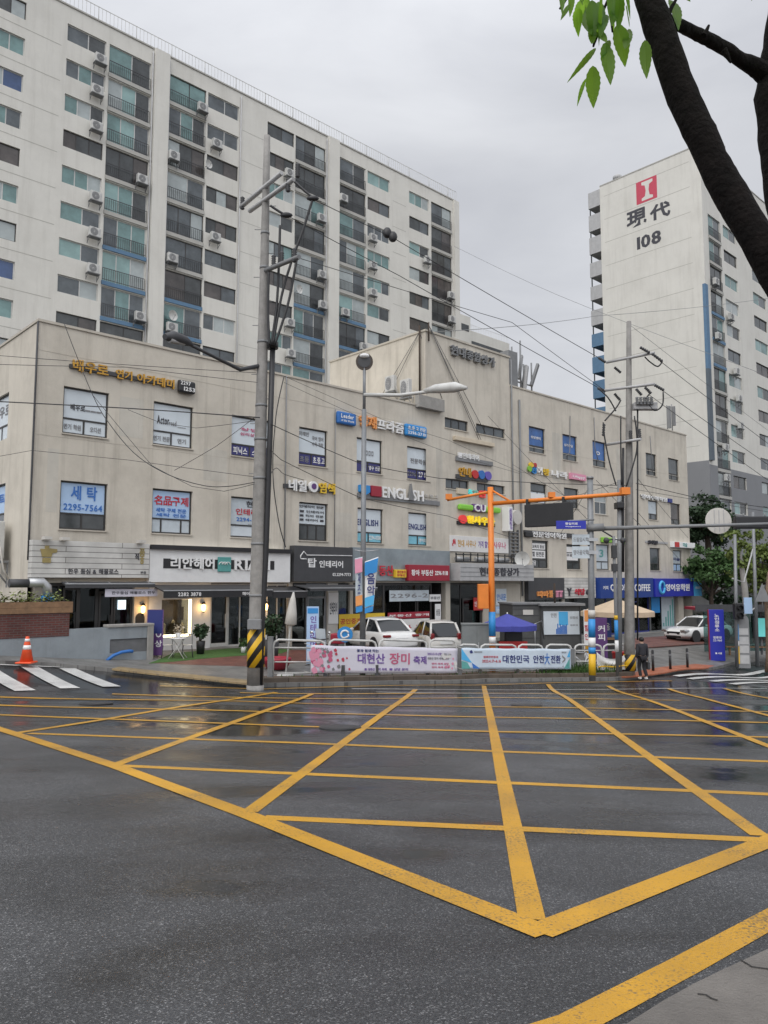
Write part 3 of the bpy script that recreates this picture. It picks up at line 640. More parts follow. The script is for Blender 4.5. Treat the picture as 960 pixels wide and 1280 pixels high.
# left end wall (runs back from the corner) with two windows partly in view
ENDW = Wall(*(MALL.w(SG, 0, 0)[:2]), *(MALL.n[:2]))
def es(px, py): return ENDW.hit(px, py)
eh = []
for px0, px1, pt, pb in ((11.5, -22, 489.5, 546.5), (7, -28, 603.5, 659)):
    y0, zt = es(px0, pt); y1, _ = es(px1, pt); _, zb = es(px0, pb); eh.append((y0, y1, zb, zt))
tmp = MB(); grid_wall(tmp, 0, D, -2.5, Z_L, eh)
wL.add([(SG + p[1], p[0], p[2]) for p in tmp.v], tmp.f)          # along +y at x = SG, reveals go inwards
wL.add([(SG, D, -2.5), (S_T0, D, -2.5), (S_T0, D, Z_L), (SG, D, Z_L)], [(0, 1, 2, 3)])
wL.box(SG + .3, S_T0, .3, D - .05, ZB, Z_L - .5)
# parapet coping
o = wL.build('wall', M['plaster'], mall)
mb = MB(); mb.box(SG - .04, S_T0 - .01, -.05, .3, Z_L, Z_L + .09); mb.box(SG - .04, SG + .3, .301, D, Z_L, Z_L + .09); mb.build('coping', M['plaster_end'], mall)
wT = wing(S_T0, S_T1, Z_T); TDp = 7.85
wT.add([(S_T0, 0, Z_L - .6), (S_T0, TDp, Z_L - .6), (S_T0, TDp, Z_T), (S_T0, 0, Z_T)], [(0, 1, 2, 3)])
wT.add([(S_T1, 0, ZB), (S_T1, TDp, ZB), (S_T1, TDp, Z_T), (S_T1, 0, Z_T)], [(0, 1, 2, 3)])
wT.add([(S_T0, TDp, ZB), (S_T1, TDp, ZB), (S_T1, TDp, Z_T), (S_T0, TDp, Z_T)], [(0, 1, 2, 3)])
wT.box(S_T0 + .25, S_T1 - .25, .3, TDp - .1, ZB, Z_T - .1)
wT.build('wall', M['plaster'], mall)
mb = MB(); mb.box(S_T0 - .05, S_T1 + .05, -.06, TDp + .05, Z_T, Z_T + .1); mb.build('coping', M['plaster_end'], mall)
wR = wing(S_T1, S_END, Z_R); RB = .25
wR = MB(); hs = [h for h in holes if (h[0] + h[1]) / 2 > S_T1]; grid_wall(wR, S_T1, S_END, ZB, Z_R, hs)
wR.add([(S_END, 0, -3), (S_END, D, -3), (S_END, D, Z_R), (S_END, 0, Z_R)], [(0, 1, 2, 3)])
wR.add([(S_T1, D, -3), (S_END, D, -3), (S_END, D, Z_R), (S_T1, D, Z_R)], [(0, 1, 2, 3)])
wR.box(S_T1 + .05, S_END - .3, .3, D - .05, ZB, Z_R - .5)
wR.build('wall', M['plaster'], mall)
mb = MB(); mb.box(S_T1 + .01, S_END + .04, -.05, .3, Z_R, Z_R + .09); mb.box(S_END - .3, S_END + .04, .301, D, Z_R, Z_R + .09); mb.build('coping', M['plaster_end'], mall)
# horizontal pour joints and vertical cracks of the plaster: thin grooves' repair strips
for s0, s1, z in ((SG, S_T0, ms(300, 575)[1]), (S_T1, S_END, ms(700, 590)[1] + 1.2), (SG, S_T0, Z_L - 1.0)): mb = MB(); mb.box(s0 + .05, s1 - .05, -.006, .0, z, z + .025); mb.build('wall_joint', M['plaster_end'], mall)
for px, y0, y1 in ((288, 480, 670), (345, 475, 680), (190, 560, 600), (418, 500, 680)):
    s, zt = ms(px, y0); _, zb = ms(px, y1); mb = MB(); mb.box(s, s + .02, -.005, .0, zb, zt); mb.build('wall_joint', M['plaster_end'], mall)
for px0, px1, y0, y1 in ((150, 180, 495, 545), (255, 284, 560, 600), (60, 74, 560, 640), (418, 440, 640, 676), (690, 700, 540, 600), (770, 800, 560, 600), (645, 655, 560, 640), (545, 553, 560, 660)):
    s0, zt = ms(px0, y0); s1, _ = ms(px1, y0); _, zb = ms(px0, y1); mb = MB(); mb.box(s0, s1, -.004, -.0005, zb, zt); mb.build('wall_patch', M['plaster_patch'], mall)
def frame_mb(s0, s1, z0, z1, tr=None, mu=None, y=.1, w=.06, full=False):
    f = MB(); f.box(s0, s1, y, y + .06, z0, z0 + w); f.box(s0, s1, y, y + .06, z1 - w, z1); f.box(s0, s0 + w, y, y + .06, z0 + w, z1 - w); f.box(s1 - w, s1, y, y + .06, z0 + w, z1 - w)
    zt = z0 + (z1 - z0) * tr if tr else z1
    if tr: f.box(s0 + w, s1 - w, y + .002, y + .055, zt - w / 2, zt + w / 2)
    for m_ in (mu or []):
        x = s0 + (s1 - s0) * m_; f.box(x - w / 2, x + w / 2, y + .004, y + .05, z0 + w, (zt - w / 2 if tr else z1 - w))
    return f, zt
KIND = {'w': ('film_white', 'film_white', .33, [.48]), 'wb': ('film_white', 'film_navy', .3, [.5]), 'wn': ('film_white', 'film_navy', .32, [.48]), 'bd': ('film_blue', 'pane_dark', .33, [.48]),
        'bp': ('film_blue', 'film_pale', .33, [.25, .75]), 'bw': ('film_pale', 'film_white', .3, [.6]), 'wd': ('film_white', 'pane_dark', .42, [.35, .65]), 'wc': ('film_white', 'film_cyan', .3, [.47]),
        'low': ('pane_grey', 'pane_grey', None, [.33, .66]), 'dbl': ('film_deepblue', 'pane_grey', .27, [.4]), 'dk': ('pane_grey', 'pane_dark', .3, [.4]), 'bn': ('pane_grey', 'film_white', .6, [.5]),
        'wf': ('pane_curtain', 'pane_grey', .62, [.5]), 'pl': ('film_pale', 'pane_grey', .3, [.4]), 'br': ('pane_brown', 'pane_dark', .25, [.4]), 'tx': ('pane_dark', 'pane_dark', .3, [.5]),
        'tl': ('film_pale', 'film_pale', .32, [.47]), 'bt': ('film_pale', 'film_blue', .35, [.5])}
def mall_window(par, s0, s1, z0, z1, kind, texts, flip=False):
    up, lo, tr, mu = KIND[kind]; f, zt = frame_mb(s0, s1, z0, z1, tr, mu)
    fr = f.build('window', M['white_metal' if kind == 'wf' else 'dark_frame'], par)
    p = MB(); p.box(s0 + .05, s1 - .05, .125, .135, zt if tr else z0 + .05, z1 - .05); p.build('pane', M[up], fr)
    if tr: p = MB(); p.box(s0 + .05, s1 - .05, .127, .137, z0 + .05, zt); p.build('pane', M[lo], fr)
    if kind == 'tx':
        for a, b in ((.68, .9), (.36, .64)): p = MB(); p.box(s0 + .07, s1 - .2, .112, .118, z0 + (z1 - z0) * a, z0 + (z1 - z0) * b); p.build('paper_notice', M['text_white'], fr)
    if kind == 'bn': p = MB(); p.box(s0 + .1, s1 - .1, .08, .09, z0 + (z1 - z0) * .22, z0 + (z1 - z0) * .5); p.build('paper_notice', M['text_white'], fr)
    for b, a0, a1, c0, c1, mk_ in texts:
        l = MB(); letters(l, b, s0 + (s1 - s0) * a0, s0 + (s1 - s0) * a1, z0 + (z1 - z0) * c0, z0 + (z1 - z0) * c1, y=.108, depth=.004); l.build('lettering', M[mk_], fr)
    # sloped outer sill with a dirt edge
    q = MB(); q.box(s0 - .03, s1 + .03, -.05, .098, z0 - .05, z0 - .002); q.build('sill', M['plaster_end'], fr)
for w, h in zip(MW, holes): mall_window(mall, *h, w[4], w[5])
# crests on the school windows
for px, py in ((458, 655), (522, 661)):
    s, z = ms(px - 1, py); 
# end wall windows
for k, (y0, y1, z0, z1) in enumerate(eh):
    f, zt = frame_mb(y0, y1, z0, z1, .33, [.3, .6]); f.v = [(SG + p[1], p[0], p[2]) for p in f.v]; fr = f.build('window', M['dark_frame'], mall)
    p = MB(); p.box(SG + .125, SG + .135, y0 + .05, y1 - .05, zt, z1 - .05); p.build('pane', M['film_blue' if k else 'film_white'], fr)
    p = MB(); p.box(SG + .127, SG + .137, y0 + .05, y1 - .05, z0 + .05, zt); p.build('pane', M['pane_grey' if k else 'film_white'], fr)
    l = MB(); letters(l, '세탁' if k else '배우로', 0, 1, 0, 1, y=0, depth=.004); mk_ = M['text_blue' if k else 'text_grey']
    l.v = [(SG + .11, y0 + .1 + (1 - p[0]) * (y1 - y0) * .6, zt + (z1 - zt) * (.3 + .4 * p[2])) for p in l.v]; l.build('lettering', mk_, fr)
# ---------------------------------------------------------------- shop fronts on the street level
def px_s(px, py=760): return ms(px, py)[0]
def base_z(s):
    p = MALL.w(s, -.4, 0); return H(p.x, p.y) + .12
gl = [px_s(p) for p in (40, 182, 360, 436, 480, 558, 650, 702, 738, 812, 846)] + [S_END]
# the dark rooms behind the glass
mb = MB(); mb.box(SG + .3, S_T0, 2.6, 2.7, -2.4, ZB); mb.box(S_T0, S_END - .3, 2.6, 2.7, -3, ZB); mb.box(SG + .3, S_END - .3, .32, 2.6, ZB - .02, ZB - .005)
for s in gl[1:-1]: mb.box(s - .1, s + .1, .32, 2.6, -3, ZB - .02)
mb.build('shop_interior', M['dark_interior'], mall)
mb = MB()
for i in range(len(gl) - 1):
    zf = base_z((gl[i] + gl[i + 1]) / 2); mb.box(gl[i], gl[i + 1] - .001, -.1, 2.6, zf - 1.0, zf + .06)
mb.build('threshold', M['concrete'], mall)
mb = MB()
for px, w, mm in ((41, .3, 0), (184, .25, 0), (360, .22, 0), (437, .2, 0), (557, .35, 0), (651, .35, 0), (703, .25, 0), (740, .3, 0), (848, .8, 0)):
    s = px_s(px); mb = MB(); mb.box(s, s + w, -.012, .3, base_z(s) - .6, ZB); mb.build('pillar', M['plaster_end'], mall)
def front(pxa, pxb, mulls=(), doors=(), fm='dark_frame', gm='shop_glass', z_lo=0.0, y=.08):
    """a glazed shop front from pixel to pixel; doors = fractions (a, b)"""
    s0, s1 = px_s(pxa), px_s(pxb); z0 = base_z((s0 + s1) / 2) + .06 + z_lo; w = .06; f = MB()
    f.box(s0, s1, y, y + .08, ZB - .12, ZB - .025); f.box(s0, s1, y, y + .08, z0, z0 + .1); f.box(s0, s0 + w, y, y + .08, z0 + .1, ZB - .12); f.box(s1 - w, s1, y, y + .08, z0 + .1, ZB - .12)
    for m_ in mulls: x = s0 + (s1 - s0) * m_; f.box(x - w / 2, x + w / 2, y + .001, y + .079, z0 + .1, ZB - .12)
    r = f.build('shop_front', M[fm], mall)
    g = MB(); g.box(s0 + w, s1 - w, y + .03, y + .04, z0 + .1, ZB - .12); g.build('pane', M[gm], r)
    for a, b in doors:
        d = MB(); x0, x1 = s0 + (s1 - s0) * a, s0 + (s1 - s0) * b; zt = min(z0 + 2.15, ZB - .14)
        d.box(x0, x0 + .07, y - .03, y - .002, z0 + .02, zt); d.box(x1 - .07, x1, y - .03, y - .002, z0 + .02, zt); d.box(x0 + .07, x1 - .07, y - .03, y - .002, zt - .09, zt); d.box(x0 + .07, x1 - .07, y - .03, y - .002, z0 + .02, z0 + .16)
        d.box(x1 - .14, x1 - .11, y - .08, y - .05, z0 + .75, z0 + 1.3); d.build('door', M[fm], r)
    return r, s0, s1, z0
front(46, 122, (.35, .7), ((.42, .68),)); r1, a, b, z0 = front(122, 166, (.5,), ((.05, .45),))
p = MB(); s, z = ms(147.5, 762); s2, z2 = ms(158, 750); p.box(s, s2, .03, .05, z, z2); p.build('lit_screen', M['screen_white'], mall)
p = MB(); s, z = ms(166, 800); s2, _ = ms(181, 800); p.box(s, s2 + .05, -.03, .28, base_z(s), ZB); p.build('pillar', M['cream'], mall)
p = MB(); s, z = ms(168, 800); s2, z2 = ms(180, 766); n = 14; ss = (s2 - s) / 2
p.prism([(s, z - .9), (s2, z - .9)] + [(s + ss + ss * math.cos(math.pi * i / n), z2 - ss * 1.1 + ss * 1.1 * math.sin(math.pi * i / n)) for i in range(n + 1)], -.06, -.031); p.build('arch_niche', M['dark_interior'], mall)
# hair salon: white front, lit display window, glass doors
p = MB(); s0, s1 = px_s(186), px_s(263); ds0, dz0 = ms(201, 797); ds1, dz1 = ms(239.5, 749)
grid_wall(p, s0, s1, base_z(s0) - .4, ZB, [(ds0, ds1, dz0, min(dz1, ZB - .1))], y=-.015, dep=.8); p.build('salon_wall', M['white'], mall)
p = MB(); p.box(ds0, ds1, .79, .8, dz0, dz1); p.box(ds0 + .5, ds0 + .9, .3, .7, dz0 + .1, dz0 + .5); p.box(ds0 + 1.2, ds0 + 1.6, .6, .78, dz0 + .6, dz0 + 1.1); p.build('display_interior', M['warm_interior'], mall)
p = MB(); p.box(ds0 + .02, ds1 - .02, .02, .03, dz0 + .02, min(dz1, ZB - .1) - .02); p.build('pane', M['shop_glass'], mall)
p = MB(); p.box(ds1 - .1, ds1 - .01, .0, .05, dz0 + .1, min(dz1, ZB - .1)); p.box(ds0, ds1 - .1, .0, .05, dz0 + .01, dz0 + .09); p.build('light_strip', M['led_warm'], mall)
p = MB()
for k in range(5): x = ds0 + .35 + k * .38; p.lathe([(.001, 0), (.09, .02), (.05, .3), (.07, .42), (.001, .5)], (x, .45, dz0 + .02 + .12 * (k % 2)), 10)
p.build('display_item', M['cream'], mall)
p = MB()
front(263, 286, (), ((.02, .98),), 'white_metal'); front(286, 316, (.5,), (), 'white_metal'); front(334, 361, (.5,), (), 'white_metal')
p = MB(); s0, s1 = px_s(316), px_s(334); p.box(s0, s1, -.02, .2, base_z(s0) - .3, ZB - .02); p.build('salon_wall', M['white'], mall)
front(362, 384, (), (), 'dark_frame'); front(384, 409, (), ((.05, .95),), 'grey_metal'); front(422, 481, (.36, .7), (), 'dark_frame')
p = MB(); s, z = ms(409, 800); s2, _ = ms(422, 800); p.box(s, s2, -.01, .2, base_z(s) - .2, ZB - .02); p.build('salon_wall', M['offwhite'], mall)
front(481, 541, (.33, .66), ((.68, .98),), 'dark_frame')
front(562, 604, (.35,), ((.4, .95),), 'dark_frame')
p = MB(); s, z = ms(604, 800); s2, _ = ms(651, 800); p.box(s, s2, -.01, .2, base_z(s) - .4, ZB - .02); p.build('entrance_wall', M['plaster_end'], mall)
front(655, 703, (.3, .6), (), 'black'); front(703, 741, (.5,), (), 'black'); front(744, 812, (.2, .4, .6, .8), ((.62, .78),), 'navy')
rr, a, b, z0 = front(814, 845, (.45,), (), 'grey_metal', 'film_cyan' if False else 'shop_glass')
p = MB()
s0, s1 = px_s(828), px_s(843.5); zz0 = base_z(s0) + .3
p.box(px_s(815.5), px_s(826), .07, .076, zz0 + 1.1, ZB - .5); p.build('window_poster', M['bright_blue'], mall)
p = MB(); p.box(s0, s1, .07, .076, zz0 - .1, ZB - .7); pp = p.build('window_poster', M['film_pale'], mall)
p = MB()
for k in range(5): x = s0 + (s1 - s0) * (.08 + .19 * k); p.box(x, x + (s1 - s0) * .1, .06, .068, zz0 + .1, zz0 + .35 + .42 * k)
p.build('bar_chart', M['teal_letter'], pp)
# posters and notices stuck on the fronts
for px0, px1, py0, py1, mm, txt, tm in ((410, 422, 741, 780, 'text_white', '인테리어', 'text_dark'), (423, 480, 768, 786, 'yellow_sign', '공인중개 종합상담', 'text_red'), (483, 536, 775, 800, 'banner_white', '부동산 상담', 'text_red'), (484, 536, 766, 774, 'crimson', '부동산 중개', 'text_white'),
                                        (486, 535, 738, 752, 'film_pale', '2296-2', 'text_grey'), (591, 603, 747, 763, 'red', '안내문', 'text_white'), (619, 632, 736, 757, 'film_white', '안내문', 'text_blue'), (619, 629, 758, 767, 'film_blue', '안내', 'text_white'), (536, 550, 743, 752, 'text_white', '부동산', 'text_dark'), (543, 550, 755, 776, 'text_white', '상담', 'text_dark')):
    s0, z1 = ms(px0, py0); _, z0 = ms(px0, py1); s1, _ = ms(px1, py0); p = MB(); p.box(s0, s1, -.055, -.03, z0, z1); q = p.build('window_poster', M[mm], mall)
    l = MB(); letters(l, txt, s0 + .06, s1 - .06, z0 + (z1 - z0) * .3, z0 + (z1 - z0) * .7, y=-.056, depth=.004); l.build('lettering', M[tm], q)
# drain pipes and conduits on the plaster
mb = MB()
for px, ya, yb, r in ((637.5, 450, 720, .05), (648, 500, 745, .06), (357, 470, 690, .03), (418, 512, 690, .02), (418, 520, 524, .02)):
    s, zt = ms(px, ya); _, zb = ms(px, yb); mb = MB(); mb.tube([(s, -.07, zt), (s, -.07, zb)], r, 8); mb.build('drain_pipe', M['mid_grey'], mall)
for pts in (((712, 520), (711.5, 566), (706, 570)), ((742, 522), (743, 560), (747, 576)), ((812, 545), (815, 590))):
    mb = MB(); mb.tube([(ms(*q)[0], -.04, ms(*q)[1]) for q in pts], .025, 6); mb.build('conduit', M['mid_grey'], mall)
mb = MB(); cpts = [ms(38, 400), ms(37, 480), ms(34, 560), ms(31, 650), ms(29, 700)]
mb.tube([(SG - .03, -.03, z) for _, z in cpts], .035, 6); mb.build('conduit', M['charcoal'], mall)
# concrete planter box hung on the stair tower's front
s, z = ms(519, 508); s2, z2 = ms(552, 495); mb = MB(); mb.box(s, s2 - .1, -.3, -.002, ms(519, 509)[1], ms(519, 494)[1]); mb.build('ledge', M['concrete'], mall)
# ---------------------------------------------------------------- apartment blocks
def railing_mb(s0, s1, z0, h, y=-.04, step=.16):
    m_ = MB(); m_.box(s0, s1, y - .02, y + .02, z0 + h - .04, z0 + h); m_.box(s0, s1, y - .015, y + .015, z0 + .06, z0 + .1)
    n = max(2, int((s1 - s0) / step))
    for i in range(n + 1):
        x = s0 + (s1 - s0) * i / n; m_.box(x - .012, x + .012, y - .012, y + .012, z0, z0 + h - .04)
    return m_
def apt_window(par, s0, s1, z0, z1, style, split, name='window'):
    """style: t teal panes in white frames, d dark panes in dark frames, k pale curtain, b blue, g greenish grey"""
    fm = 'dark_frame' if style in 'dxk' else 'white_metal'; w = .07; dep = .12
    f, _ = frame_mb(s0, s1, z0, z1, None, split, y=dep, w=w); fr = f.build(name, M[fm], par)
    xs = [0] + list(split) + [1]; groups = {}
    for i, (a, b) in enumerate(zip(xs, xs[1:])):
        if style == 't': mm = random.choice(['pane_teal', 'pane_teal', 'pane_teal_light', 'pane_grey'] if i < len(xs) - 2 or len(xs) == 2 else ['pane_grey', 'pane_grey', 'pane_teal', 'pane_dark'])
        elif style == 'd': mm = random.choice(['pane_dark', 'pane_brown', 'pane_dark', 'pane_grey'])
        elif style == 'x': mm = random.choice(['pane_teal', 'pane_dark', 'pane_grey'])
        elif style == 'k': mm = random.choice(['pane_curtain', 'pane_brown'])
        elif style == 'b': mm = 'pane_blue'
        else: mm = random.choice(['pane_teal_light', 'pane_curtain'])
        if random.random() < .12: mm = 'pane_curtain'
        g = MB(); g.box(s0 + (s1 - s0) * a + .03, s0 + (s1 - s0) * b - .03, dep + .02, dep + .03, z0 + w * .6, z1 - w * .6); g.build('pane', M[mm], fr)
    return fr
FLOOR = 2.7
def floors(cols, W, ztop, n):
    """openings of a facade; cols = (px0, px1, yref, kind, styles)"""
    out = []
    for px0, px1, yr, kind, styles in cols:
        s0, s1 = W.hit(px0, yr)[0], W.hit(px1, yr)[0]
        for k, st in enumerate(styles[:n]):
            if st == '.': continue
            zt = ztop - FLOOR * k; out.append((s0, s1, zt - (2.3 if kind == 'bal' else 1.3), zt, kind, st, k))
    return out
TW = Wall(-25.8, 50.0, *TD)
TZ = TW.hit(84, 28.5)[1]; T_ROOF = TW.hit(215, 73)[1]; T_R = TW.hit(571, 255)[0]; T_L = -10.0
tower = thing('apartment_building', 'long off white apartment slab with teal windows behind the shopping building', 'apartment building', tuple(TW.o), TW.ang)
TC = [(-26, 31.5, 48, 'win', '.tbtkttkbt'[1:] + 'tt'), (83.5, 133, 60, 'win', 'tttdttttddd'), (136, 189, 85, 'bal', 'tttdttttdtd'), (212, 258, 115, 'bal', 'xtdtxddtdtt'), (260, 299, 135, 'win', 'ttddddd' + 'tdtd'),
      (334.5, 368, 160, 'win', 'ddttxddtttt'), (369.5, 407, 180, 'bal', 'ddtxtdttttt'), (424, 457, 205, 'bal', 'tdttttdttdt'), (459.5, 487, 220, 'win', 'tdttttdtdtt'), (511.5, 536, 250, 'win', 'tdtddddtddd'), (539, 564, 262, 'bal', 'xdddddddddd')]
TC[0] = (TC[0][0], TC[0][1], TC[0][2], 'win', 'dtbtktkbtkt')
tf = floors(TC, TW, TZ, 11)
mb = MB(); grid_wall(mb, T_L, T_R, -3, T_ROOF, [q[:4] for q in tf], dep=.14)
mb.box(T_L, T_R, .3, 11, -3, T_ROOF - .6); mb.add([(T_R, 0, -3), (T_R, 11, -3), (T_R, 11, T_ROOF), (T_R, 0, T_ROOF)], [(0, 1, 2, 3)]); mb.add([(T_L, 0, -3), (T_L, 11, -3), (T_L, 11, T_ROOF), (T_L, 0, T_ROOF)], [(0, 1, 2, 3)])
mb.build('wall', M['tower_white'], tower)
mb = MB(); mb.box(T_L - .05, T_R + .05, -.08, .25, T_ROOF, T_ROOF + .12); mb.build('coping', M['tower_trim'], tower)
mb = MB()
for k in range(11): 
    z = TZ - FLOOR * k - 1.95
    for a, b in ((T_L, TW.hit(82, 60)[0] - .3), (TW.hit(301, 140)[0] + .2, TW.hit(332, 160)[0] - .2), (TW.hit(489, 220)[0] + .2, TW.hit(509, 250)[0] - .2), (TW.hit(191, 85)[0], TW.hit(210, 110)[0])): mb = MB(); mb.box(a, b, -.006, 0, z, z + .05); mb.build('wall_joint', M['joint'], tower)
mb = MB()                                      # pilasters between the balcony columns, rain pipes beside them
for pa, pb, yr in ((191.5, 209.5, 110), (409, 422, 200)):
    a, b = TW.hit(pa, yr)[0], TW.hit(pb, yr)[0]; mb.box(a, b, -.35, -.001, -3, T_ROOF - .02)
a = TW.hit(566, 262)[0]; mb.box(a, T_R + .1, -.25, -.001, -3, T_ROOF - .02)
mb.build('pilaster', M['tower_white'], tower)
mb = MB()
for px, yr in ((190.5, 90), (211, 110), (408, 195), (423, 205), (300.5, 150)):
    s = TW.hit(px, yr)[0]; mb.tube([(s, -.1, -3), (s, -.1, T_ROOF - .3)], .06, 6)
mb.build('rain_pipe', M['light_grey'], tower)
def balcony_bits(par, q, blue):
    s0, s1, z0, z1 = q[:4]; railing_mb(s0 + .04, s1 - .04, z0 + .04, .95).build('balcony_railing', M['charcoal'], par)
for q in tf:
    wv = [.33, .66] if random.random() < .45 else [.55]
    nm = 'balcony_window' if q[4] == 'bal' else 'window'
    fr = apt_window(tower, *q[:4], q[5], wv, nm)
    if q[4] == 'bal':
        balcony_bits(fr, q, 0); b = MB(); b.box(q[0] - .02, q[1] + .02, -.1, -.001, q[2] - .32, q[2] - .02)
        k0 = {136: 5, 212: 6, 369.5: 5, 424: 5, 539: 99}[[c[0] for c in TC if abs(TW.hit(c[0], c[2])[0] - q[0]) < .01][0]]
        b.build('balcony_slab', M['blue_paint' if q[6] >= k0 else 'tower_trim'], fr)
m_ = railing_mb(T_L, T_R, T_ROOF + .1, 1.15, y=.1, step=.3)
for x in np.arange(T_L + 1, T_R, 3.0): m_.tube([(x, .1, T_ROOF + .1), (x, .12, T_ROOF + 1.3)], .03, 5)
m_.build('roof_railing', M['white_metal'], tower)
mb = MB()                                      # roof gear
for px, yr in ((180, 58), (352, 150), (427, 178), (491, 205), (540, 232), (105, 12), (240, 82)):
    s = TW.hit(px, yr)[0]; mb.lathe([(.25, 0), (.25, .5), (.42, .55), (.3, .85), (.01, .95)], (s, 1.2, T_ROOF - .1), 10)
mb.build('roof_vent', M['light_grey'], tower)
# second block on the right: end wall with the painted mark, balconies behind, facade going off to the right
XB, YB = 32.1, 75.0
BW = Wall(XB, YB, *TD); BE = Wall(XB, YB, *(BW.n[:2]))   # end wall: x runs back to the left
B_ROOF = BE.hit(855, 189)[1]
mat('slate_paint', (.1, .125, .15), .75, var=.1)
blk = thing('apartment_building', 'off white apartment block with red square mark and number 108 on its end wall', 'apartment building', (XB, YB, 0), BW.ang)
EWD = BE.hit(752, 330)[0]; B_R = 38.0
BC = [(891, 906, 430, 'bal', 'ttddttxdttdt'), (910, 926, 440, 'win', 'tdtttdttttdt'), (946, 962, 470, 'win', 'dttdtdtddtdt'), (966, 982, 480, 'bal', 'tdtttdtttttt'), (988, 1003, 480, 'win', 'ttttdttttttt')]
BZ = BW.hit(889, 270)[1]
bf = floors(BC, BW, BZ, 12)
mb = MB(); grid_wall(mb, 0, B_R, -4, B_ROOF, [q[:4] for q in bf], dep=.14)
mb.add([(0, 0, -4), (0, EWD, -4), (0, EWD, B_ROOF), (0, 0, B_ROOF)], [(0, 1, 2, 3)]); mb.add([(B_R, 0, -4), (B_R, EWD, -4), (B_R, EWD, B_ROOF), (B_R, 0, B_ROOF)], [(0, 1, 2, 3)])
mb.add([(0, EWD, -4), (B_R, EWD, -4), (B_R, EWD, B_ROOF), (0, EWD, B_ROOF)], [(0, 1, 2, 3)]); mb.box(.02, B_R - .02, .3, EWD - .02, -4, B_ROOF - .5)
mb.build('wall', M['tower_white'], blk)
ZG = BE.hit(862, 578)[1]                        # grey painted foot
mb = MB(); mb.box(-.02, -.002, -.02, EWD + .02, -4, ZG)
grid_wall(mb, -.02, B_R, -4, ZG - .4, [(q[0], q[1], q[2], q[3]) for q in bf if q[3] < ZG + 1 and q[2] > -4], y=-.02, dep=.02); mb.build('painted_foot', M['tower_grey'], blk)
mb = MB(); mb.box(-.04, B_R, -.06, .2, B_ROOF, B_ROOF + .12); mb.box(-.04, .2, .201, EWD, B_ROOF, B_ROOF + .12); mb.build('coping', M['tower_trim'], blk)
mb = MB()
for k in range(15): z = B_ROOF - 1.35 - FLOOR * k; mb = MB(); mb.box(-.006, 0, .9, EWD - .5, z, z + .05); mb.build('wall_joint', M['joint'], blk)
mb = MB(); zb0 = BW.hit(886, 575)[1]; zb1 = BW.hit(883, 358)[1]; zm = BW.hit(885, 462)[1]; mb.box(-.03, .6, -.3, -.001, zm, zb1); mb.build('corner_stripe', M['blue_paint'], blk); mb = MB(); mb.box(-.03, .6, -.3, -.001, zb0, zm - .002); mb.build('corner_stripe', M['slate_paint'], blk)
mb = MB(); mb.box(-.03, .6, -.3, -.001, zb1 + .002, B_ROOF - .03); mb.build('corner_stripe', M['tower_white'], blk)
for q in bf:
    fr = apt_window(blk, *q[:4], q[5], [.5], 'balcony_window' if q[4] == 'bal' else 'window')
    if q[4] == 'bal':
        balcony_bits(fr, q, 0); b = MB(); b.box(q[0] - .02, q[1] + .02, -.1, -.001, q[2] - .32, q[2] - .02); b.build('balcony_slab', M['blue_paint' if 3 <= q[6] <= 5 else 'tower_trim'], fr)
# stair balconies on the back edge
zz = [BE.hit(742, y)[1] for y in (237, 512)]
k = 0
for y0, y1, c in ((238, 258, 'g'), (267, 287, 'g'), (295, 316, 'g'), (327, 345, 'g'), (357, 374, 'g'), (387, 406, 'g'), (417, 433, 'b'), (446, 466, 'b'), (476, 498, 'b'), (510, 530, 'b')):
    za, zb = BE.hit(745, y0)[1], BE.hit(745, y1)[1]; mb = MB(); mb.box(.0, 6, EWD + .01, EWD + 1.5, zb, zb + .15); mb.box(.0, .12, EWD + .01, EWD + 1.5, zb + .15, za); mb.box(.12, 6, EWD + 1.38, EWD + 1.5, zb + .15, za)
    f = mb.build('stair_balcony', M['blue_paint' if c == 'b' else 'light_grey'], blk)
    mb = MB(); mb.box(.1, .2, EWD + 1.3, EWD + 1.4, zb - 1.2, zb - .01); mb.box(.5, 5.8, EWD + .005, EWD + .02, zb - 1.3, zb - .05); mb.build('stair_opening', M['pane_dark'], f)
# painted mark, characters and number on the end wall (x local = 0 plane, reading from back to front)
def end_paint(name, mm, px0, px1, py0, py1, fn, label=None):
    """fn(mesh) draws into the unit square; the square is laid on the end wall between pixels"""
    m_ = MB(); fn(m_); y0 = BE.hit(px0, py0)[0]; y1 = BE.hit(px1, py0)[0]; cx = px0
    z1 = BE.hit(px0, py0)[1]; z0 = BE.hit(px0, py1)[1]
    m_.v = [(-.012 + p[1], y0 + (y1 - y0) * p[0], z0 + (z1 - z0) * p[2]) for p in m_.v]; return m_.build(name, M[mm], blk, label)
def sq(m_): m_.box(0, 1, 0, .006, 0, 1)
end_paint('painted_emblem', 'logo_red', 795, 821, 229, 257, sq)
def ibeam(m_):
    m_.prism([(.26, .09), (.8, .09), (.8, .2), (.64, .26), (.60, .5), (.64, .74), (.8, .8), (.8, .92), (.26, .92), (.26, .8), (.42, .74), (.46, .5), (.42, .26), (.26, .2)], -.004, -.001)
    n = 8
    for c, sg in ((.03, 1), (.97, -1)):
        pass
end_paint('painted_emblem', 'tower_white', 795, 821, 229, 257, ibeam)
end_paint('painted_character', 'text_dark', 783, 808, 266.5, 288, lambda m_: [letters(m_, '現', a, .97 + a, c, .97 + c, y=-.004 * k, depth=.003) for k, (a, c) in enumerate(((0, 0), (.03, .0), (.015, .03)))])
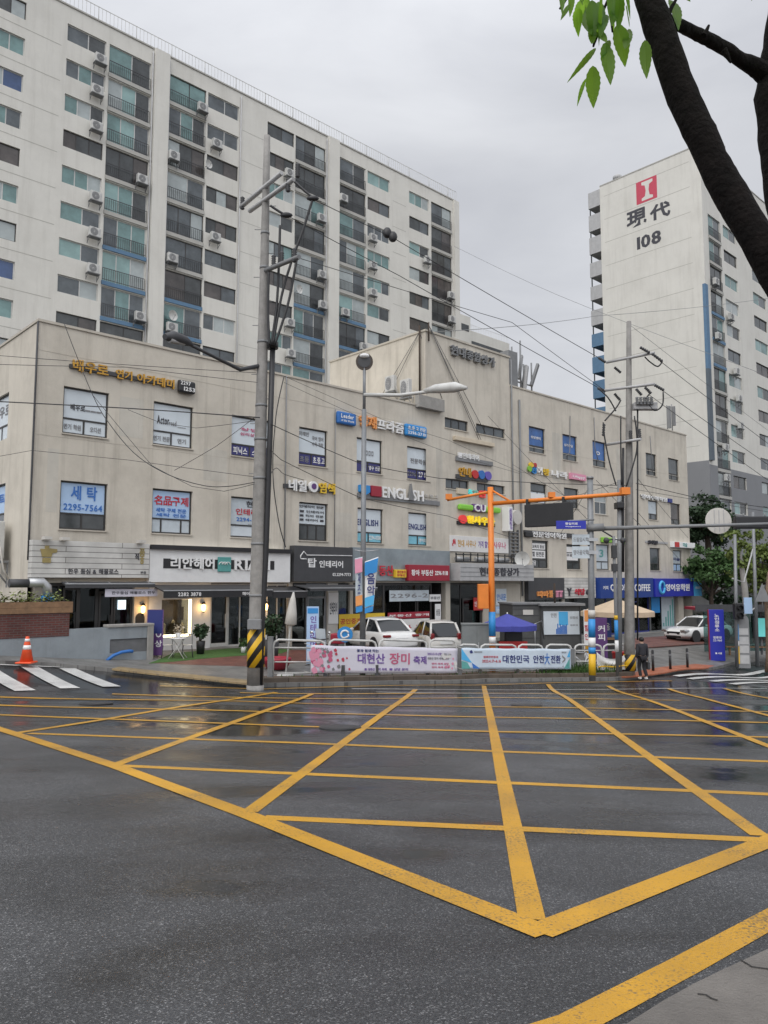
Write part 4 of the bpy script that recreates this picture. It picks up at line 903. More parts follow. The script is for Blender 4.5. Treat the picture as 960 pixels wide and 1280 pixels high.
end_paint('painted_character', 'text_dark', 812, 838, 258.5, 278, lambda m_: [letters(m_, '代', a, .97 + a, c, .97 + c, y=-.004 * k, depth=.003) for k, (a, c) in enumerate(((0, 0), (.03, .0), (.015, .03)))])
end_paint('painted_number', 'text_dark', 796, 826.5, 297, 313, lambda m_: [letters(m_, '108', a, 1 - .03 + a, 0, 1, y=-.004 * k, depth=.003) for k, a in enumerate((0, .03))])
mb = MB(); p = BE.hit(767, 220); mb.lathe([(.3, 0), (.3, .6), (.5, .7), (.5, 1.0), (.3, 1.15), (.01, 1.2)], (.8, p[0], B_ROOF - .2), 12); mb.build('roof_vent', M['light_grey'], blk)
s = BW.hit(934, 225)[0]; mb = MB(); mb.lathe([(2.6, 0), (2.6, 2.4), (2.3, 3.0), (1.2, 3.6), (.01, 3.7)], (s + 1.5, 4.0, B_ROOF), 20); mb.box(s - 3, s + 6, 2, 9, B_ROOF - .3, B_ROOF + .6); mb.build('water_tank', M['tower_trim'], blk)
mb = MB(); mb.tube([(s - .3, 2.2, B_ROOF), (s - .3, 2.2, B_ROOF + 6)], .04, 5); mb.tube([(s - .3, 2.2, B_ROOF + 3.6), (s + .5, 2.2, B_ROOF + 3.9)], .025, 5); mb.build('roof_aerial', M['mid_grey'], blk)
# low far blocks seen over the roof of the shopping building
FB = Wall(*(P(574, 420, 112)[:2]), *TD)
far = thing('apartment_building', 'small pale far apartment block between the long slab and the shop roof', 'apartment building', tuple(FB.o), FB.ang)
z1 = FB.hit(586, 396)[1]; z2 = FB.hit(600, 415)[1]; s1 = FB.hit(588, 400)[0]; s2 = FB.hit(640, 440)[0]
mb = MB(); mb.box(0, s1, 0, 8, -3, z1); mb.box(s1, s2, .5, 8, -3, z2); mb.build('wall', M['tower_white'], far)
for i in range(7):
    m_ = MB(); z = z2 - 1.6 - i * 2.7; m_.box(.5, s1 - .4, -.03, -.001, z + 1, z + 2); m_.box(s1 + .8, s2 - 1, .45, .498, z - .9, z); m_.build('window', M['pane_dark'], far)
railing_mb(s1, s2, z2, 1.1, y=.8, step=.4).build('roof_railing', M['white_metal'], far)

# ---------------------------------------------------------------- outdoor air conditioners
def make_ac():
    t = thing('air_conditioner', 'x', 'air conditioner'); m_ = MB(); m_.box(-.42, .42, -.17, .17, .1, .76); m_.box(-.3, .2, -.176, -.17, .16, .70) if False else None
    m_.build('casing', M['white_metal'], t, bevel=.02)
    g = MB(); g.disc((-.08, -.176, .43), .285, 'y', .012, 22); gr = g.build('fan_grille', M['mid_grey'], t)
    r = MB(); r.disc((-.08, -.186, .43), .05, 'y', .01, 12)
    for q in (.12, .2, .27): r.tube([(-.08 + q * math.cos(a), -.186, .43 + q * math.sin(a)) for a in np.linspace(0, 6.2832, 21)], .009, 4, cap=False)
    for i in range(12):
        a = 2 * math.pi * i / 12; r.tube([(-.08 + .05 * math.cos(a), -.188, .43 + .05 * math.sin(a)), (-.08 + .28 * math.cos(a + .4), -.188, .43 + .28 * math.sin(a + .4))], .007, 4)
    r.build('fan_guard', M['light_grey'], gr)
    h = MB(); [h.box(.26, .38, -.174, -.1705, .2 + .07 * k, .23 + .07 * k) for k in range(7)]; h.build('vent_slot', M['light_grey'], t)
    b = MB(); b.box(-.46, .46, -.2, .3, .03, .07); b.box(-.44, -.4, -.2, -.17, -.3, .03) if False else None
    for x in (-.4, .4): b.tube([(x, -.2, .04), (x, .3, -.35)], .02, 5); b.box(x - .02, x + .02, .26, .3, -.4, .05)
    b.build('bracket', M['mid_grey'], t)
    h = MB(); h.tube([(.42, .05, .3), (.52, .05, .2), (.5, .15, -.1), (.4, .32, -.25)], .025, 6); h.build('hose', M['offwhite'], t)
    return t
AC0 = make_ac(); ac_used = [False]
def place_ac(W, s, z, y, label, group, cx=1.0):
    if not ac_used[0]: AC0.location = W.w(s, y, z); AC0.rotation_euler = (0, 0, W.ang); AC0['label'] = label; AC0['group'] = group; ac_used[0] = True; return AC0
    return dup(AC0, W.w(s, y, z), W.ang, label, group)
ACS = [((375, 220), 0, 1), ((362, 335), 0, 1), ((360, 470), 0, 1), ((755, 400), 0, 1), ((808, 535), 0, 1), ((648, 580), 0, 1), ((530, 668), 0, 1), ((357, 732), 0, 1), ((352, 865), 0, 1), ((802, 882), 0, 1), ((642, 960), 0, 1), ((347, 1000), 0, 1), ((522, 1178), 0, 1), ((640, 1218), 0, 1),
       ((175, 272), 1, 1), ((288, 430), 1, 1), ((290, 630), 1, 1), ((292, 737), 1, 1), ((177, 800), 1, 1), ((180, 908), 1, 1), ((366, 360), 1, 1), ((470, 500), 1, 1), ((470, 597), 1, 1), ((470, 693), 1, 1), ((372, 763), 1, 1), ((437, 885), 1, 1), ((662, 578), 1, 1), ((745, 703), 1, 1), ((748, 788), 1, 1)]
ORD = ['top', 'second', 'third', 'fourth', 'fifth', 'sixth', 'seventh', 'eighth', 'ninth', 'tenth', 'eleventh', 'twelfth']
colname = ['far left window column', 'second window column from the left', 'first balcony column', 'second balcony column', 'windows beside the second balconies', 'window column behind the left pole', 'third balcony column', 'fourth balcony column', 'windows beside the fourth balconies', 'last window column', 'last balcony column']
csp = [(TW.hit(c[0], c[2])[0], TW.hit(c[1], c[2])[0]) for c in TC]; seen = {}
for (X, Y), cr, _ in ACS:
    px, py = (X / 2.978, Y / 2.978) if cr == 0 else (300 + X / 2.8235, 120 + Y / 2.8235)
    s, z = TW.hit(px, py, -.45); fl = max(0, min(11, int((TZ - z + .6) / FLOOR))); ci = min(range(len(csp)), key=lambda i: abs((csp[i][0] + csp[i][1]) / 2 - s))
    lab = f'air conditioner on the long slab, {ORD[fl]} floor down, {colname[ci]}'
    if lab in seen: lab += ', lower one'
    seen[lab] = 1
    place_ac(TW, s, z - .43, -.45, lab, 'air conditioner units on the long apartment slab')
for i, (X, Y) in enumerate(((703, 610), (716, 890))):
    pass
bl = 0
for px, py, what in ((895, 352, 'above the blue corner stripe'), (914, 396, 'topmost under the windows near the tree trunk'), (898, 420, 'at the second balcony beside the blue corner stripe'), (921, 464, 'under the second teal window right of the balconies'), (924, 498, 'under the third window right of the balconies'),
                     (926, 532, 'under the fourth window right of the balconies'), (907, 559, 'at the balcony just above the grey foot'), (909, 597, 'at the balcony inside the grey foot')):
    s, z = BW.hit(px, py, -.4); place_ac(BW, s, z - .43, -.4, 'air conditioner on the right block, ' + what, 'air conditioner units on the right apartment block')
# two big ones stacked on the left end of the shopping building and two on its roof
s, z = es(8, 685)
e = dup(AC0, MALL.w(SG - .45, es(10, 660)[0], es(10, 706)[1]), MALL.ang - R(90), 'large pale air conditioner casing beside the left end of the plank sign', 'air conditioners on the shopping building'); e.scale = (1.2, 1.2, 2.0)
W2 = Wall(*(MALL.w(S_T0 - .7, 0, 0)[:2]), *(MALL.n[:2]))
for xa, xb, ya, yb, lab in ((481, 496, 469, 492, 'tall pale roof air conditioner farther left beside the stair tower wall'), (500, 515, 473, 499, 'tall pale roof air conditioner nearest the concrete ledge by the stair tower')):
    sb, z0 = W2.hit(xa, yb); sa, _ = W2.hit(xb, yb); z1 = W2.hit(xa, ya)[1]; e = dup(AC0, MALL.w(S_T0 - .7, (sa + sb) / 2, z0 - .1), MALL.ang - R(90), lab, 'air conditioners on the shopping building'); e.scale = ((sb - sa) / 1.15, .7, (z1 - z0) / .8)
# dishes
def dish(name, label, loc, rz, r=.3, mm='white_metal'):
    t = thing(name, label, 'satellite dish', loc, rz); m_ = MB(); n = 18; prof = [(r * k / 5, .35 * r * (k / 5) ** 2) for k in range(6)]
    vs = []; 
    for rr_, d in prof:
        for j in range(n): a = 2 * math.pi * j / n; vs.append((rr_ * math.cos(a), -.1 - d, rr_ * math.sin(a)))
    m_.add(vs, [(i * n + j, i * n + (j + 1) % n, (i + 1) * n + (j + 1) % n, (i + 1) * n + j) for i in range(5) for j in range(n)], True); m_.build('reflector', M[mm], t)
    a = MB(); a.tube([(0, -.1, 0), (0, .12, -.1), (0, .25, -.1)], .025, 6); a.tube([(0, -.12, -r), (0, -.5, -.05)], .012, 5); a.cbox((0, -.5, -.03), (.06, .08, .06)); a.build('arm', M['mid_grey'], t); return t
for px, py, lab, W, r in ((259, 206, 'small white satellite dish on a second column balcony of the long slab', TW, .35), (214, 395, 'white satellite dish low on the long slab above the shop roof', TW, .42), (372, 362, 'white satellite dish on the long slab right of the left pole', TW, .4)):
    s, z = W.hit(px, py, -.4); dish('satellite_dish', lab, W.w(s, -.4, z), W.ang + R(10), r)
s, z = ms(638, 700); 
# ---------------------------------------------------------------- signs on the shopping building
def wall_sign(name, label, cat, px0, px1, py0, py1, board=None, texts=(), depth=.12, gap=.0, group=None, W=MALL, pyr=None):
    """a sign on the wall plane; py0/py1 = top and bottom at its left edge; texts = (body, x0, x1, z0, z1, material, raised)"""
    s0, z1 = W.hit(px0, py0); _, z0 = W.hit(px0, py1); s1, _ = W.hit(px1, py0); w, h = s1 - s0, z1 - z0
    t = thing(name, label, cat, W.w(s0, 0, z0), W.ang, group)
    if board:
        b = MB(); b.box(0, w, -depth, -.004 - gap, 0, h); b.build('board', M[board], t, bevel=.012)
    for body, a, b_, c, d, mm, rz in texts:
        l = MB(); letters(l, body, w * a, w * b_, h * c, h * d, y=(-depth if board else -.04) - .002, depth=max(rz * .7, .004)); l.build('lettering', M[mm], t)
    return t, w, h
def ovals(t, w, h, items, y=-.05, dep=.1):
    for a, b, c, d, mm in items:
        m_ = MB(); n = 20; cx, cz, rx, rz = (a + b) / 2 * w, (c + d) / 2 * h, (b - a) / 2 * w, (d - c) / 2 * h
        m_.prism([(cx + rx * math.cos(2 * math.pi * i / n), cz + rz * math.sin(2 * math.pi * i / n)) for i in range(n)], y - dep, y); m_.build('letter_disc', M[mm], t)
t, w, h = wall_sign('shop_sign', 'raised gold Korean lettering high on the left wing with dark phone plate', 'shop sign', 90, 242, 451, 465, None, [('배우로', 0, .27, .1, 1.15, 'gold', .12), ('연기', .33, .46, .12, 1.0, 'gold', .12), ('아카데미', .5, .82, .1, 1.0, 'gold', .12)])
b = MB(); b.box(-.1, w * .82, -.1, -.004, .12, .26); b.build('rail', M['charcoal'], t); b = MB(); b.box(w * .845, w, -.25, -.05, -.05, h * 1.1); p = b.build('phone_plate', M['black'], t, bevel=.08)
l = MB(); letters(l, '2297', w * .86, w * .95, h * .6, h, y=-.252, depth=.01); letters(l, '1253', w * .89, w * .99, h * .05, h * .45, y=-.252, depth=.01); l.build('lettering', M['text_white'], p)
t, w, h = wall_sign('shop_sign', 'orange and white academy lettering between two blue plates at the top of the wall', 'shop sign', 419, 530, 514, 528, None, [('영재', .235, .42, .0, 1.1, 'orange_letter', .15), ('프라즘', .43, .73, .0, 1.05, 'text_white', .15)])
for a, b_, c, d, mm, tx in ((0, .19, -.1, 1.0, 'blue', [('Leader', .03, .16, .42, .8), ('of the World', .03, .16, .12, .3)]), (.745, 1.0, -.05, 1.08, 'bright_blue', [('초.중.고 전문', .765, .98, .5, .9), ('2296-2710', .765, .98, .1, .4)])):
    m_ = MB(); m_.box(w * a, w * b_, -.22, -.02, h * c, h * d); p = m_.build('plate', M[mm], t, bevel=.07); l = MB()
    for q in tx: letters(l, q[0], w * q[1], w * q[2], h * q[3], h * q[4], y=-.222, depth=.01)
    l.build('lettering', M['text_white'], p)
t, w, h = wall_sign('shop_sign', 'white and yellow nail salon lettering with round white mark under third floor windows', 'shop sign', 356, 417, 599, 613, None, [('네일', .05, .4, 0, 1.05, 'text_white', .14), ('염색', .66, 1.0, .05, 1.05, 'yellow_sign', .14)])
b = MB(); b.box(-.1, w * .98, -.1, -.004, .1, .28); b.build('rail', M['charcoal'], t); ovals(t, w, h, [(.44, .62, .05, 1.05, 'text_white')], dep=.15); ovals(t, w, h, [(.48, .58, .3, .85, 'purple')], y=-.2, dep=.02)
t, w, h = wall_sign('shop_sign', 'big white ENGLISH lettering with blue shield and red square above second floor windows', 'shop sign', 446, 548, 606, 619, None, [('ENGL SH', .27, .78, .0, 1.1, 'text_white', .16), ('초.중.고', .8, .98, .5, .85, 'offwhite', .08), ('영어전문학원', .8, .98, .08, .4, 'offwhite', .08)])
b = MB(); b.box(0, w, -.1, -.004, -.12, .1); b.build('rail', M['mid_grey'], t)
m_ = MB(); m_.prism([(w * .01, h), (w * .01, h * .35), (w * .065, 0), (w * .12, h * .35), (w * .12, h)], -.2, -.03); m_.build('shield', M['bright_blue'], t); m_ = MB(); m_.box(w * .135, w * .255, -.2, -.03, 0, h * 1.05); m_.build('plate', M['crimson'], t, bevel=.03)
m_ = MB(); m_.prism([(w * .585, 0), (w * .615, h * 1.7), (w * .645, 0)], -.2, -.04); m_.build('spire', M['mid_grey'], t)
# stair tower
t, w, h = wall_sign('shop_sign', 'grey metal Korean building name lettering high on the stair tower', 'sign', 561, 616, 431, 443.5, None, [('현대종합상가', 0, 1, 0, 1, 'mid_grey', .22)])
wall_sign('shop_sign', 'blank narrow cream sign board on the stair tower under its windows', 'shop sign', 566, 615, 545, 550, 'cream', [], depth=.2)
t, w, h = wall_sign('shop_sign', 'weathered white interior shop lettering on a sloping grey rail on the stair tower', 'shop sign', 569, 614, 566, 573, None, [('■인테리어', .04, .6, .1, 1.2, 'text_white', .14)]); b = MB(); b.box(0, w, -.12, -.004, -.12, .12); b.build('rail', M['mid_grey'], t)
t, w, h = wall_sign('shop_sign', 'gold letters followed by red, blue and violet discs on the stair tower', 'shop sign', 569, 612, 585, 595, None, [('인내', .07, .4, 0, 1.2, 'gold', .14)]); ovals(t, w, h, [(.43, .61, -.02, 1.05, 'red'), (.62, .8, .02, 1.15, 'blue'), (.81, 1.0, .02, 1.15, 'violet')]); b = MB(); b.box(0, w * .9, -.1, -.004, -.12, .1); b.build('rail', M['charcoal'], t)
t, w, h = wall_sign('shop_sign', 'small lit turquoise, green and red letters behind the left orange arm', 'shop sign', 570, 607, 611, 617, None, [('추', .34, .5, -.1, 1.2, 'lit_cyan', .12), ('가', .52, .68, 0, 1.2, 'mint', .12), ('원', .72, .95, -.2, 1.3, 'lit_red', .12)]); b = MB(); b.box(0, w * .34, -.12, -.004, 0, .3); b.build('rail', M['cream'], t)
t, w, h = wall_sign('shop_sign', 'green lozenge sign with white CU letters beside the orange pole', 'shop sign', 571, 622, 630, 637, None, [('CU', .34, .62, -.1, 1.25, 'text_white', .3)])
for a, b_ in ((0, .32), (.64, 1.0)): m_ = MB(); m_.box(w * a, w * b_, -.25, -.02, 0, h); m_.build('plate', M['lit_green'], t, bevel=.08)
m_ = MB(); m_.box(w * .325, w * .635, -.2, -.02, -h * .15, h * 1.3); m_.build('plate', M['purple'], t, bevel=.06)
t, w, h = wall_sign('shop_sign', 'glowing yellow sauna lettering with red flame mark behind the orange pole', 'shop sign', 572, 617, 645, 653.5, None, [('찜질', .22, .38, .02, 1.2, 'lit_yellow', .16), ('사우나', .4, .98, -.1, 1.2, 'lit_yellow', .16)]); ovals(t, w, h, [(.0, .2, -.1, 1.2, 'lit_red')])
b = MB(); b.box(-.1, w, -.1, -.004, -.08, .1); b.build('rail', M['black'], t)
wall_sign('hanging_banner', 'white cloth banner with yellow and purple lettering above the grey entrance canopy', 'banner', 561, 634, 669, 689, 'banner_white', [('♨', .03, .1, .25, .8, 'text_red', .004), ('현대 사우나', .12, .42, .3, .75, 'gold', .004), ('가격 할인', .46, .66, .3, .75, 'text_violet', .004), ('사우나', .72, .95, .3, .75, 'text_pink', .004)], depth=.09)
t, w, h = wall_sign('entrance_canopy', 'grey slatted canopy with dark Korean letters over the building entrance', 'canopy', 559, 651, 704, 726, 'light_grey', [('현대종합상가', .24, .78, .3, .78, 'text_dark', .05)], depth=.9)
m_ = MB(); [m_.box(.0, w, -.912, -.903, h * k / 4 - .01, h * k / 4 + .012) for k in (1, 2, 3)]; m_.build('slat', M['mid_grey'], t)
t = thing('pipe_rack', 'dark rusty rack of pipes and ducts above the entrance canopy', 'pipe rack', MALL.w(*[ms(561, 697)[0], 0], ms(561, 703)[1]), MALL.ang)
w = ms(638, 690)[0] - ms(561, 690)[0]; m_ = MB(); m_.box(0, w, -.5, -.45, .0, .08); m_.box(0, w, -.5, -.45, .38, .44); [m_.box(w * k / 9, w * k / 9 + .05, -.51, -.46, .08, .5) for k in range(10)]; m_.build('rail', M['black'], t)
m_ = MB(); [m_.tube([(w * a, -.25, .2), (w * b_, -.25, .2)], .11, 8) for a, b_ in ((.05, .25), (.35, .55), (.68, .9))]; m_.build('duct', M['steel'], t)
t = thing('vent_louvre', 'dark louvred vent with round white cover beside the drain pipe', 'vent', MALL.w(*[ms(636, 690)[0], -.01], ms(636, 697)[1]), MALL.ang); m_ = MB()
[m_.box(0, .75, -.12, -.02, .2 * k, .2 * k + .06) for k in range(8)]; m_.box(-.04, 0, -.14, -.002, 0, 1.6); m_.box(.75, .79, -.14, -.002, 0, 1.6); m_.build('louvre', M['mid_grey'], t); m_ = MB(); m_.disc((.4, -.2, 2.3), .42, 'y', .3, 20); m_.build('round_cover', M['offwhite'], t)
t, w, h = wall_sign('shop_sign', 'narrow upright white barber sign with purple stripes right of the orange pole', 'shop sign', 627, 632, 634, 664, 'text_white', [('미용실', .2, .8, .05, .95, 'text_violet', .01)], depth=.5)
t, w, h = wall_sign('satellite_dish_bracket', 'x', 'x', 640, 642, 690, 691); bpy.data.objects.remove(t)
s, z = ms(640, 699); dish('satellite_dish', 'white dish with rusty spot on the pipe corner over the dark sign', MALL.w(s, -.7, z), MALL.ang - R(50), .42)
# right wing
t, w, h = wall_sign('shop_sign', 'multicoloured language school lettering with pink plate under the blue windows', 'shop sign', 658, 729, 583, 591, None, [('영', .05, .14, 0, 1.3, 'bright_blue', .12), ('어', .15, .24, 0, 1.2, 'text_white', .12), ('랑', .26, .36, 0, 1.1, 'yellow_sign', .12), ('나라', .4, .68, 0, 1.1, 'text_white', .12)])
m_ = MB(); m_.box(w * .72, w, -.2, -.02, h * .1, h * 1.1); p = m_.build('plate', M['pink'], t); l = MB(); letters(l, '1.Happy', w * .75, w * .97, h * .25, h * .8, y=-.202, depth=.01); l.build('lettering', M['text_white'], p); ovals(t, w, h, [(.0, .06, .2, 1.1, 'lime'), (.02, .09, .9, 1.7, 'yellow_sign'), (.09, .14, 1.0, 1.7, 'red')])
t, w, h = wall_sign('shop_sign', 'dark grey academy lettering on a rail above the lowest left windows of the right wing', 'shop sign', 654, 716, 664, 669, None, [('전문영어학원', .14, .82, -.3, 1.15, 'text_white', .15)]); b = MB(); b.box(0, w, -.1, -.004, .05, .3); b.build('rail', M['charcoal'], t); b = MB(); b.box(0, w * .14, -.2, -.02, -.1, h * .9); b.build('plate', M['black'], t, bevel=.05)
t, w, h = wall_sign('shop_sign', 'thin white lettering with small blue plate right of the big concrete pole', 'shop sign', 800, 838, 618, 622.5, None, [('영어수학학원', .0, .84, -.1, 1.1, 'text_white', .12)]); m_ = MB(); m_.box(w * .87, w, -.15, -.02, -.1 * h, h); m_.build('plate', M['navy'], t); b = MB(); b.box(0, w * .86, -.06, -.004, .1, .25); b.build('rail', M['mid_grey'], t)
t, w, h = wall_sign('shop_sign', 'lime green sign with white letters behind the thin camera pole', 'shop sign', 750, 782, 671.5, 678, None, [('미술', .35, .65, 0, 1, 'text_white', .15)])
for a, b_ in ((0, .34), (.66, 1)): m_ = MB(); m_.box(w * a, w * b_, -.25, -.02, 0, h); m_.build('plate', M['lime'], t, bevel=.05)
t, w, h = wall_sign('shop_sign', 'red and white sign with green mark at the right end of the wall', 'shop sign', 837, 864, 677, 684, 'text_white', [('미술', .42, .62, .15, .9, 'teal_letter', .02)], depth=.3); m_ = MB(); m_.box(w * .05, w * .26, -.31, -.302, .05 * h, h * .95); m_.build('plate', M['red'], t)
t, w, h = wall_sign('shop_sign', 'row of grey raised letters left of the red and white sign', 'shop sign', 806, 834, 676, 680, None, [('영어학원', .1, .5, 0, 1.3, 'text_dark', .12)]); b = MB(); b.box(0, w, -.05, -.004, .1, .25); b.build('rail', M['light_grey'], t)
# street level signs
t, w, h = wall_sign('shop_sign', 'weathered white plank sign with gold emblems and black Korean lettering, leftmost shop', 'shop sign', 36, 182, 675, 722, 'plank_white', [('한우 등심 & 해물로스', .29, .72, .1, .25, 'text_dark', .02), ('직', .865, .9, .52, .72, 'text_dark', .03), ('품', .905, .955, .62, .86, 'gold_dull', .04), ('ㅎ', .91, .95, .4, .62, 'gold_dull', .04), ('본점', .92, .97, .12, .2, 'text_dark', .01)], depth=.35)
m_ = MB(); X0, Z0 = w * .115, h * .66; k = h * .35
m_.prism([(X0 - .5 * k, Z0 + .3 * k), (X0 - .15 * k, Z0 + .3 * k), (X0 - .15 * k, Z0 + .55 * k), (X0 + .15 * k, Z0 + .55 * k), (X0 + .15 * k, Z0 + .35 * k), (X0 + .75 * k, Z0 + .3 * k), (X0 + .75 * k, Z0 + .05 * k), (X0 + .4 * k, Z0), (X0 + .35 * k, Z0 - .3 * k), (X0 - .35 * k, Z0 - .3 * k)], -.39, -.352)
m_.box(X0 - .3 * k, X0 + .3 * k, -.39, -.352, Z0 - .75 * k, Z0 - .38 * k); m_.build('emblem', M['gold_dull'], t)
m_ = MB(); [m_.cbox((w * a, -.5, h + .06), (.25, .3, .1)) for a in (.1, .24, .9)]; m_.build('spotlight', M['offwhite'], t)
t, w, h = wall_sign('shop_sign', 'white hair salon sign with black lettering strip and teal emblem', 'shop sign', 183, 358, 681, 728, 'white', [], depth=.3)
m_ = MB(); m_.box(0, w, -.42, -.303, h * .88, h); m_.build('top_trim', M['black'], t); m_ = MB(); m_.box(w * .085, w * .87, -.315, -.303, h * .38, h * .64); p = m_.build('letter_strip', M['black'], t)
l = MB(); letters(l, '리안헤어', w * .13, w * .42, h * .36, h * .68, y=-.318, bold=.02, depth=.06); letters(l, 'RIAN', w * .565, w * .83, h * .36, h * .66, y=-.318, bold=.02, depth=.06); l.build('lettering', M['text_white'], p)
m_ = MB(); m_.box(w * .445, w * .54, -.36, -.318, h * .3, h * .72); q = m_.build('emblem', M['teal_letter'], p, bevel=.03); m_ = MB()
for i in range(3): m_.tube([(w * (.47 + .022 * i) + .12 * math.cos(a), -.37, h * .5 + .1 * math.sin(a)) for a in np.linspace(0, math.pi, 9)], .018, 5)
m_.build('emblem_lines', M['text_white'], q)
t, w, h = wall_sign('shop_sign', 'dark grey interior shop sign with white house outline and lettering', 'shop sign', 362, 435, 682, 727, 'charcoal', [('탑', .22, .36, .4, .66, 'text_white', .02), ('인테리어', .41, .82, .4, .6, 'text_white', .02), ('02.2294-7773', .64, .96, .16, .25, 'text_white', .01)], depth=.35)
m_ = MB(); pts = [(.1, .62), (.1, .72), (.15, .84), (.2, .74), (.98, .76)]; m_.tube([(w * a, -.36, h * b_) for a, b_ in pts], .025, 5); m_.tube([(w * .1, -.36, h * .63), (w * .2, -.36, h * .63)], .025, 5); m_.build('house_outline', M['text_white'], t)
t, w, h = wall_sign('signboard', 'pale silver corrugated sign panel behind the feather flag', 'signboard', 436, 558, 684, 726, 'silver_panel', [], depth=.25)
t2, w, h = wall_sign('shop_sign', 'dark red estate agency sign with white lettering on the silver panel', 'shop sign', 502, 553, 706, 726, 'crimson', [('황아 부동산', .06, .58, .32, .7, 'text_white', .02), ('2296-9118', .63, .95, .36, .64, 'text_white', .02)], depth=.5)
wall_sign('shop_sign', 'small yellow sign left of the dark red estate agency sign', 'shop sign', 487, 500, 712, 722, 'yellow_sign', [('공인중개', .1, .9, .52, .85, 'text_red', .01), ('부동산', .1, .9, .15, .45, 'text_red', .01)], depth=.45)
t, w, h = wall_sign('shop_sign', 'red and navy lettering on the silver panel beside the feather flag', 'shop sign', 440, 486, 706, 722, None, [('부', .0, .2, .1, .9, 'text_navy', .06), ('동산', .6, 1.0, .15, 1.0, 'text_red', .06)]); t.location = Vector(t.location) + MALL.n * -.26
t, w, h = wall_sign('shop_sign', 'black sign board with orange and pale plush letters, right of the drain pipe', 'shop sign', 655, 700, 722, 750, 'charcoal', [('따따', .22, .52, .1, .4, 'orange_letter', .12), ('블', .54, .64, .1, .42, 'orange_letter', .12), ('ㅠㅠ', .72, .92, .1, .4, 'pink', .12)], depth=.3)
t, w, h = wall_sign('shop_sign', 'white board with black and red script letters behind a thin post', 'shop sign', 701, 740, 722, 748, 'plank_white', [('Y', .06, .2, .12, .5, 'text_dark', .1), ('식당', .3, .62, .14, .46, 'text_red', .1), ('e', .66, .86, .14, .44, 'text_dark', .1)], depth=.25)
t, w, h = wall_sign('shop_sign', 'navy coffee shop sign with white lettering behind the poles', 'shop sign', 742, 808, 722, 748, 'sign_navy', [('Q EDIYA', .17, .58, .3, .68, 'text_white', .03), ('COFFEE', .62, .93, .32, .68, 'text_white', .03), ('커피', .04, .13, .42, .6, 'text_white', .01)], depth=.5)
t, w, h = wall_sign('shop_sign', 'deep blue sign with pale ring mark and white letters, near the right end', 'shop sign', 809, 857, 723, 746, 'stele_blue', [('영어유학원', .25, .88, .3, .7, 'text_white', .04)], depth=.6)
m_ = MB(); m_.tube([(w * .15 + .34 * math.cos(a), -.63, h * .5 + .4 * math.sin(a)) for a in np.linspace(0, 6.28, 20)], .1, 6); m_.build('ring_mark', M['cyan'], t)
wall_sign('shop_sign', 'bright cyan sign end plate at the right corner of the building', 'shop sign', 857.5, 867, 723, 745, 'cyan', [('상담문', .15, .85, .4, .55, 'text_white', .01)], depth=.6)
# awnings
def awning(name, label, px0, px1, py0, py1, out, mm, vtext=None, valance=.25):
    s0, z1 = ms(px0, py0); s1, _ = ms(px1, py0); _, z0 = MALL.hit(px0, py1, -out); t = thing(name, label, 'awning', MALL.w(s0, 0, z0), MALL.ang); w, h = s1 - s0, z1 - z0
    m_ = MB(); m_.add([(0, -.35, h), (w, -.35, h), (w, -out, valance), (0, -out, valance), (0, -.35, h - .04), (w, -.35, h - .04), (w, -out, valance - .04), (0, -out, valance - .04)], [(0, 1, 2, 3), (7, 6, 5, 4), (0, 3, 7, 4), (1, 5, 6, 2), (0, 4, 5, 1)])
    m_.box(0, w, -out - .01, -out + .01, 0, valance - .002); m_.build('fabric', M[mm], t)
    m_ = MB(); m_.box(0, w, -out - .025, -out + .03, valance + .002, valance + .04); [m_.tube([(x, -.3, .1 + valance), (x, -out, valance)], .02, 5) for x in (.15, w / 2, w - .15)]; m_.build('awning_frame', M['steel'], t)
    if vtext: 
        l = MB()
        for b_, a, c in vtext: letters(l, b_, w * a, w * c, .06, valance - .05, y=-out - .012, depth=.004)
        l.build('lettering', M['text_white'], t)
    return t
awning('awning', 'flat black awning under the white plank sign', 72, 183, 727, 735, .7, 'charcoal', None, .12)
awning('awning', 'black sloping salon awning with phone number left of its doors', 184, 318, 731, 748, 1.3, 'black', [('2282 3878', .12, .32), ('헤어메이크', .7, .88)])
awning('awning', 'black awning partly behind the striped pole, right half of the salon', 319, 361, 733, 748, 1.3, 'black')
awning('awning', 'dark grey retractable awning under the interior shop sign', 361, 444, 731, 739, 1.5, 'charcoal', None, .1)
t, w, h = wall_sign('hanging_banner', 'pale lilac menu banner hung under the plank sign', 'banner', 123, 188, 736, 746, 'banner_lilac', [('한우등심 해물로스 한우', .12, .95, .3, .7, 'text_dark', .003)], depth=.03); t.location = Vector(t.location) - MALL.n * .55
# lanterns lit on the salon walls
def lantern(px, py, lab):
    s, z = ms(px, py); t = thing('wall_lamp', lab, 'wall lamp', MALL.w(s, -.12, z), MALL.ang); m_ = MB(); m_.lathe([(.03, -.16), (.07, -.1), (.08, .06), (.03, .12)], n=10); m_.build('glow', M['lamp_warm'], t)
    m_ = MB(); m_.lathe([(.09, .12), (.05, .2), (.01, .22)], n=10); m_.box(-.015, .015, 0, .12, .14, .17); m_.lathe([(.04, -.2), (.04, -.16)], n=8); m_.build('lamp_holder', M['black'], t)
    d = bpy.data.lights.new('lamp_glow', 'POINT'); d.energy = 7; d.color = (1, .6, .25); d.shadow_soft_size = .08; o = bpy.data.objects.new('lamp_glow', d); COL.objects.link(o); o.parent = t; o.location = (0, -.25, 0)
lantern(177, 761, 'warm lit wall lamp on the cream pillar under the lilac banner'); lantern(252.5, 759, 'warm lit wall lamp on the white salon wall left of the glass door'); lantern(330.5, 758, 'warm lit wall lamp just right of the striped pole')
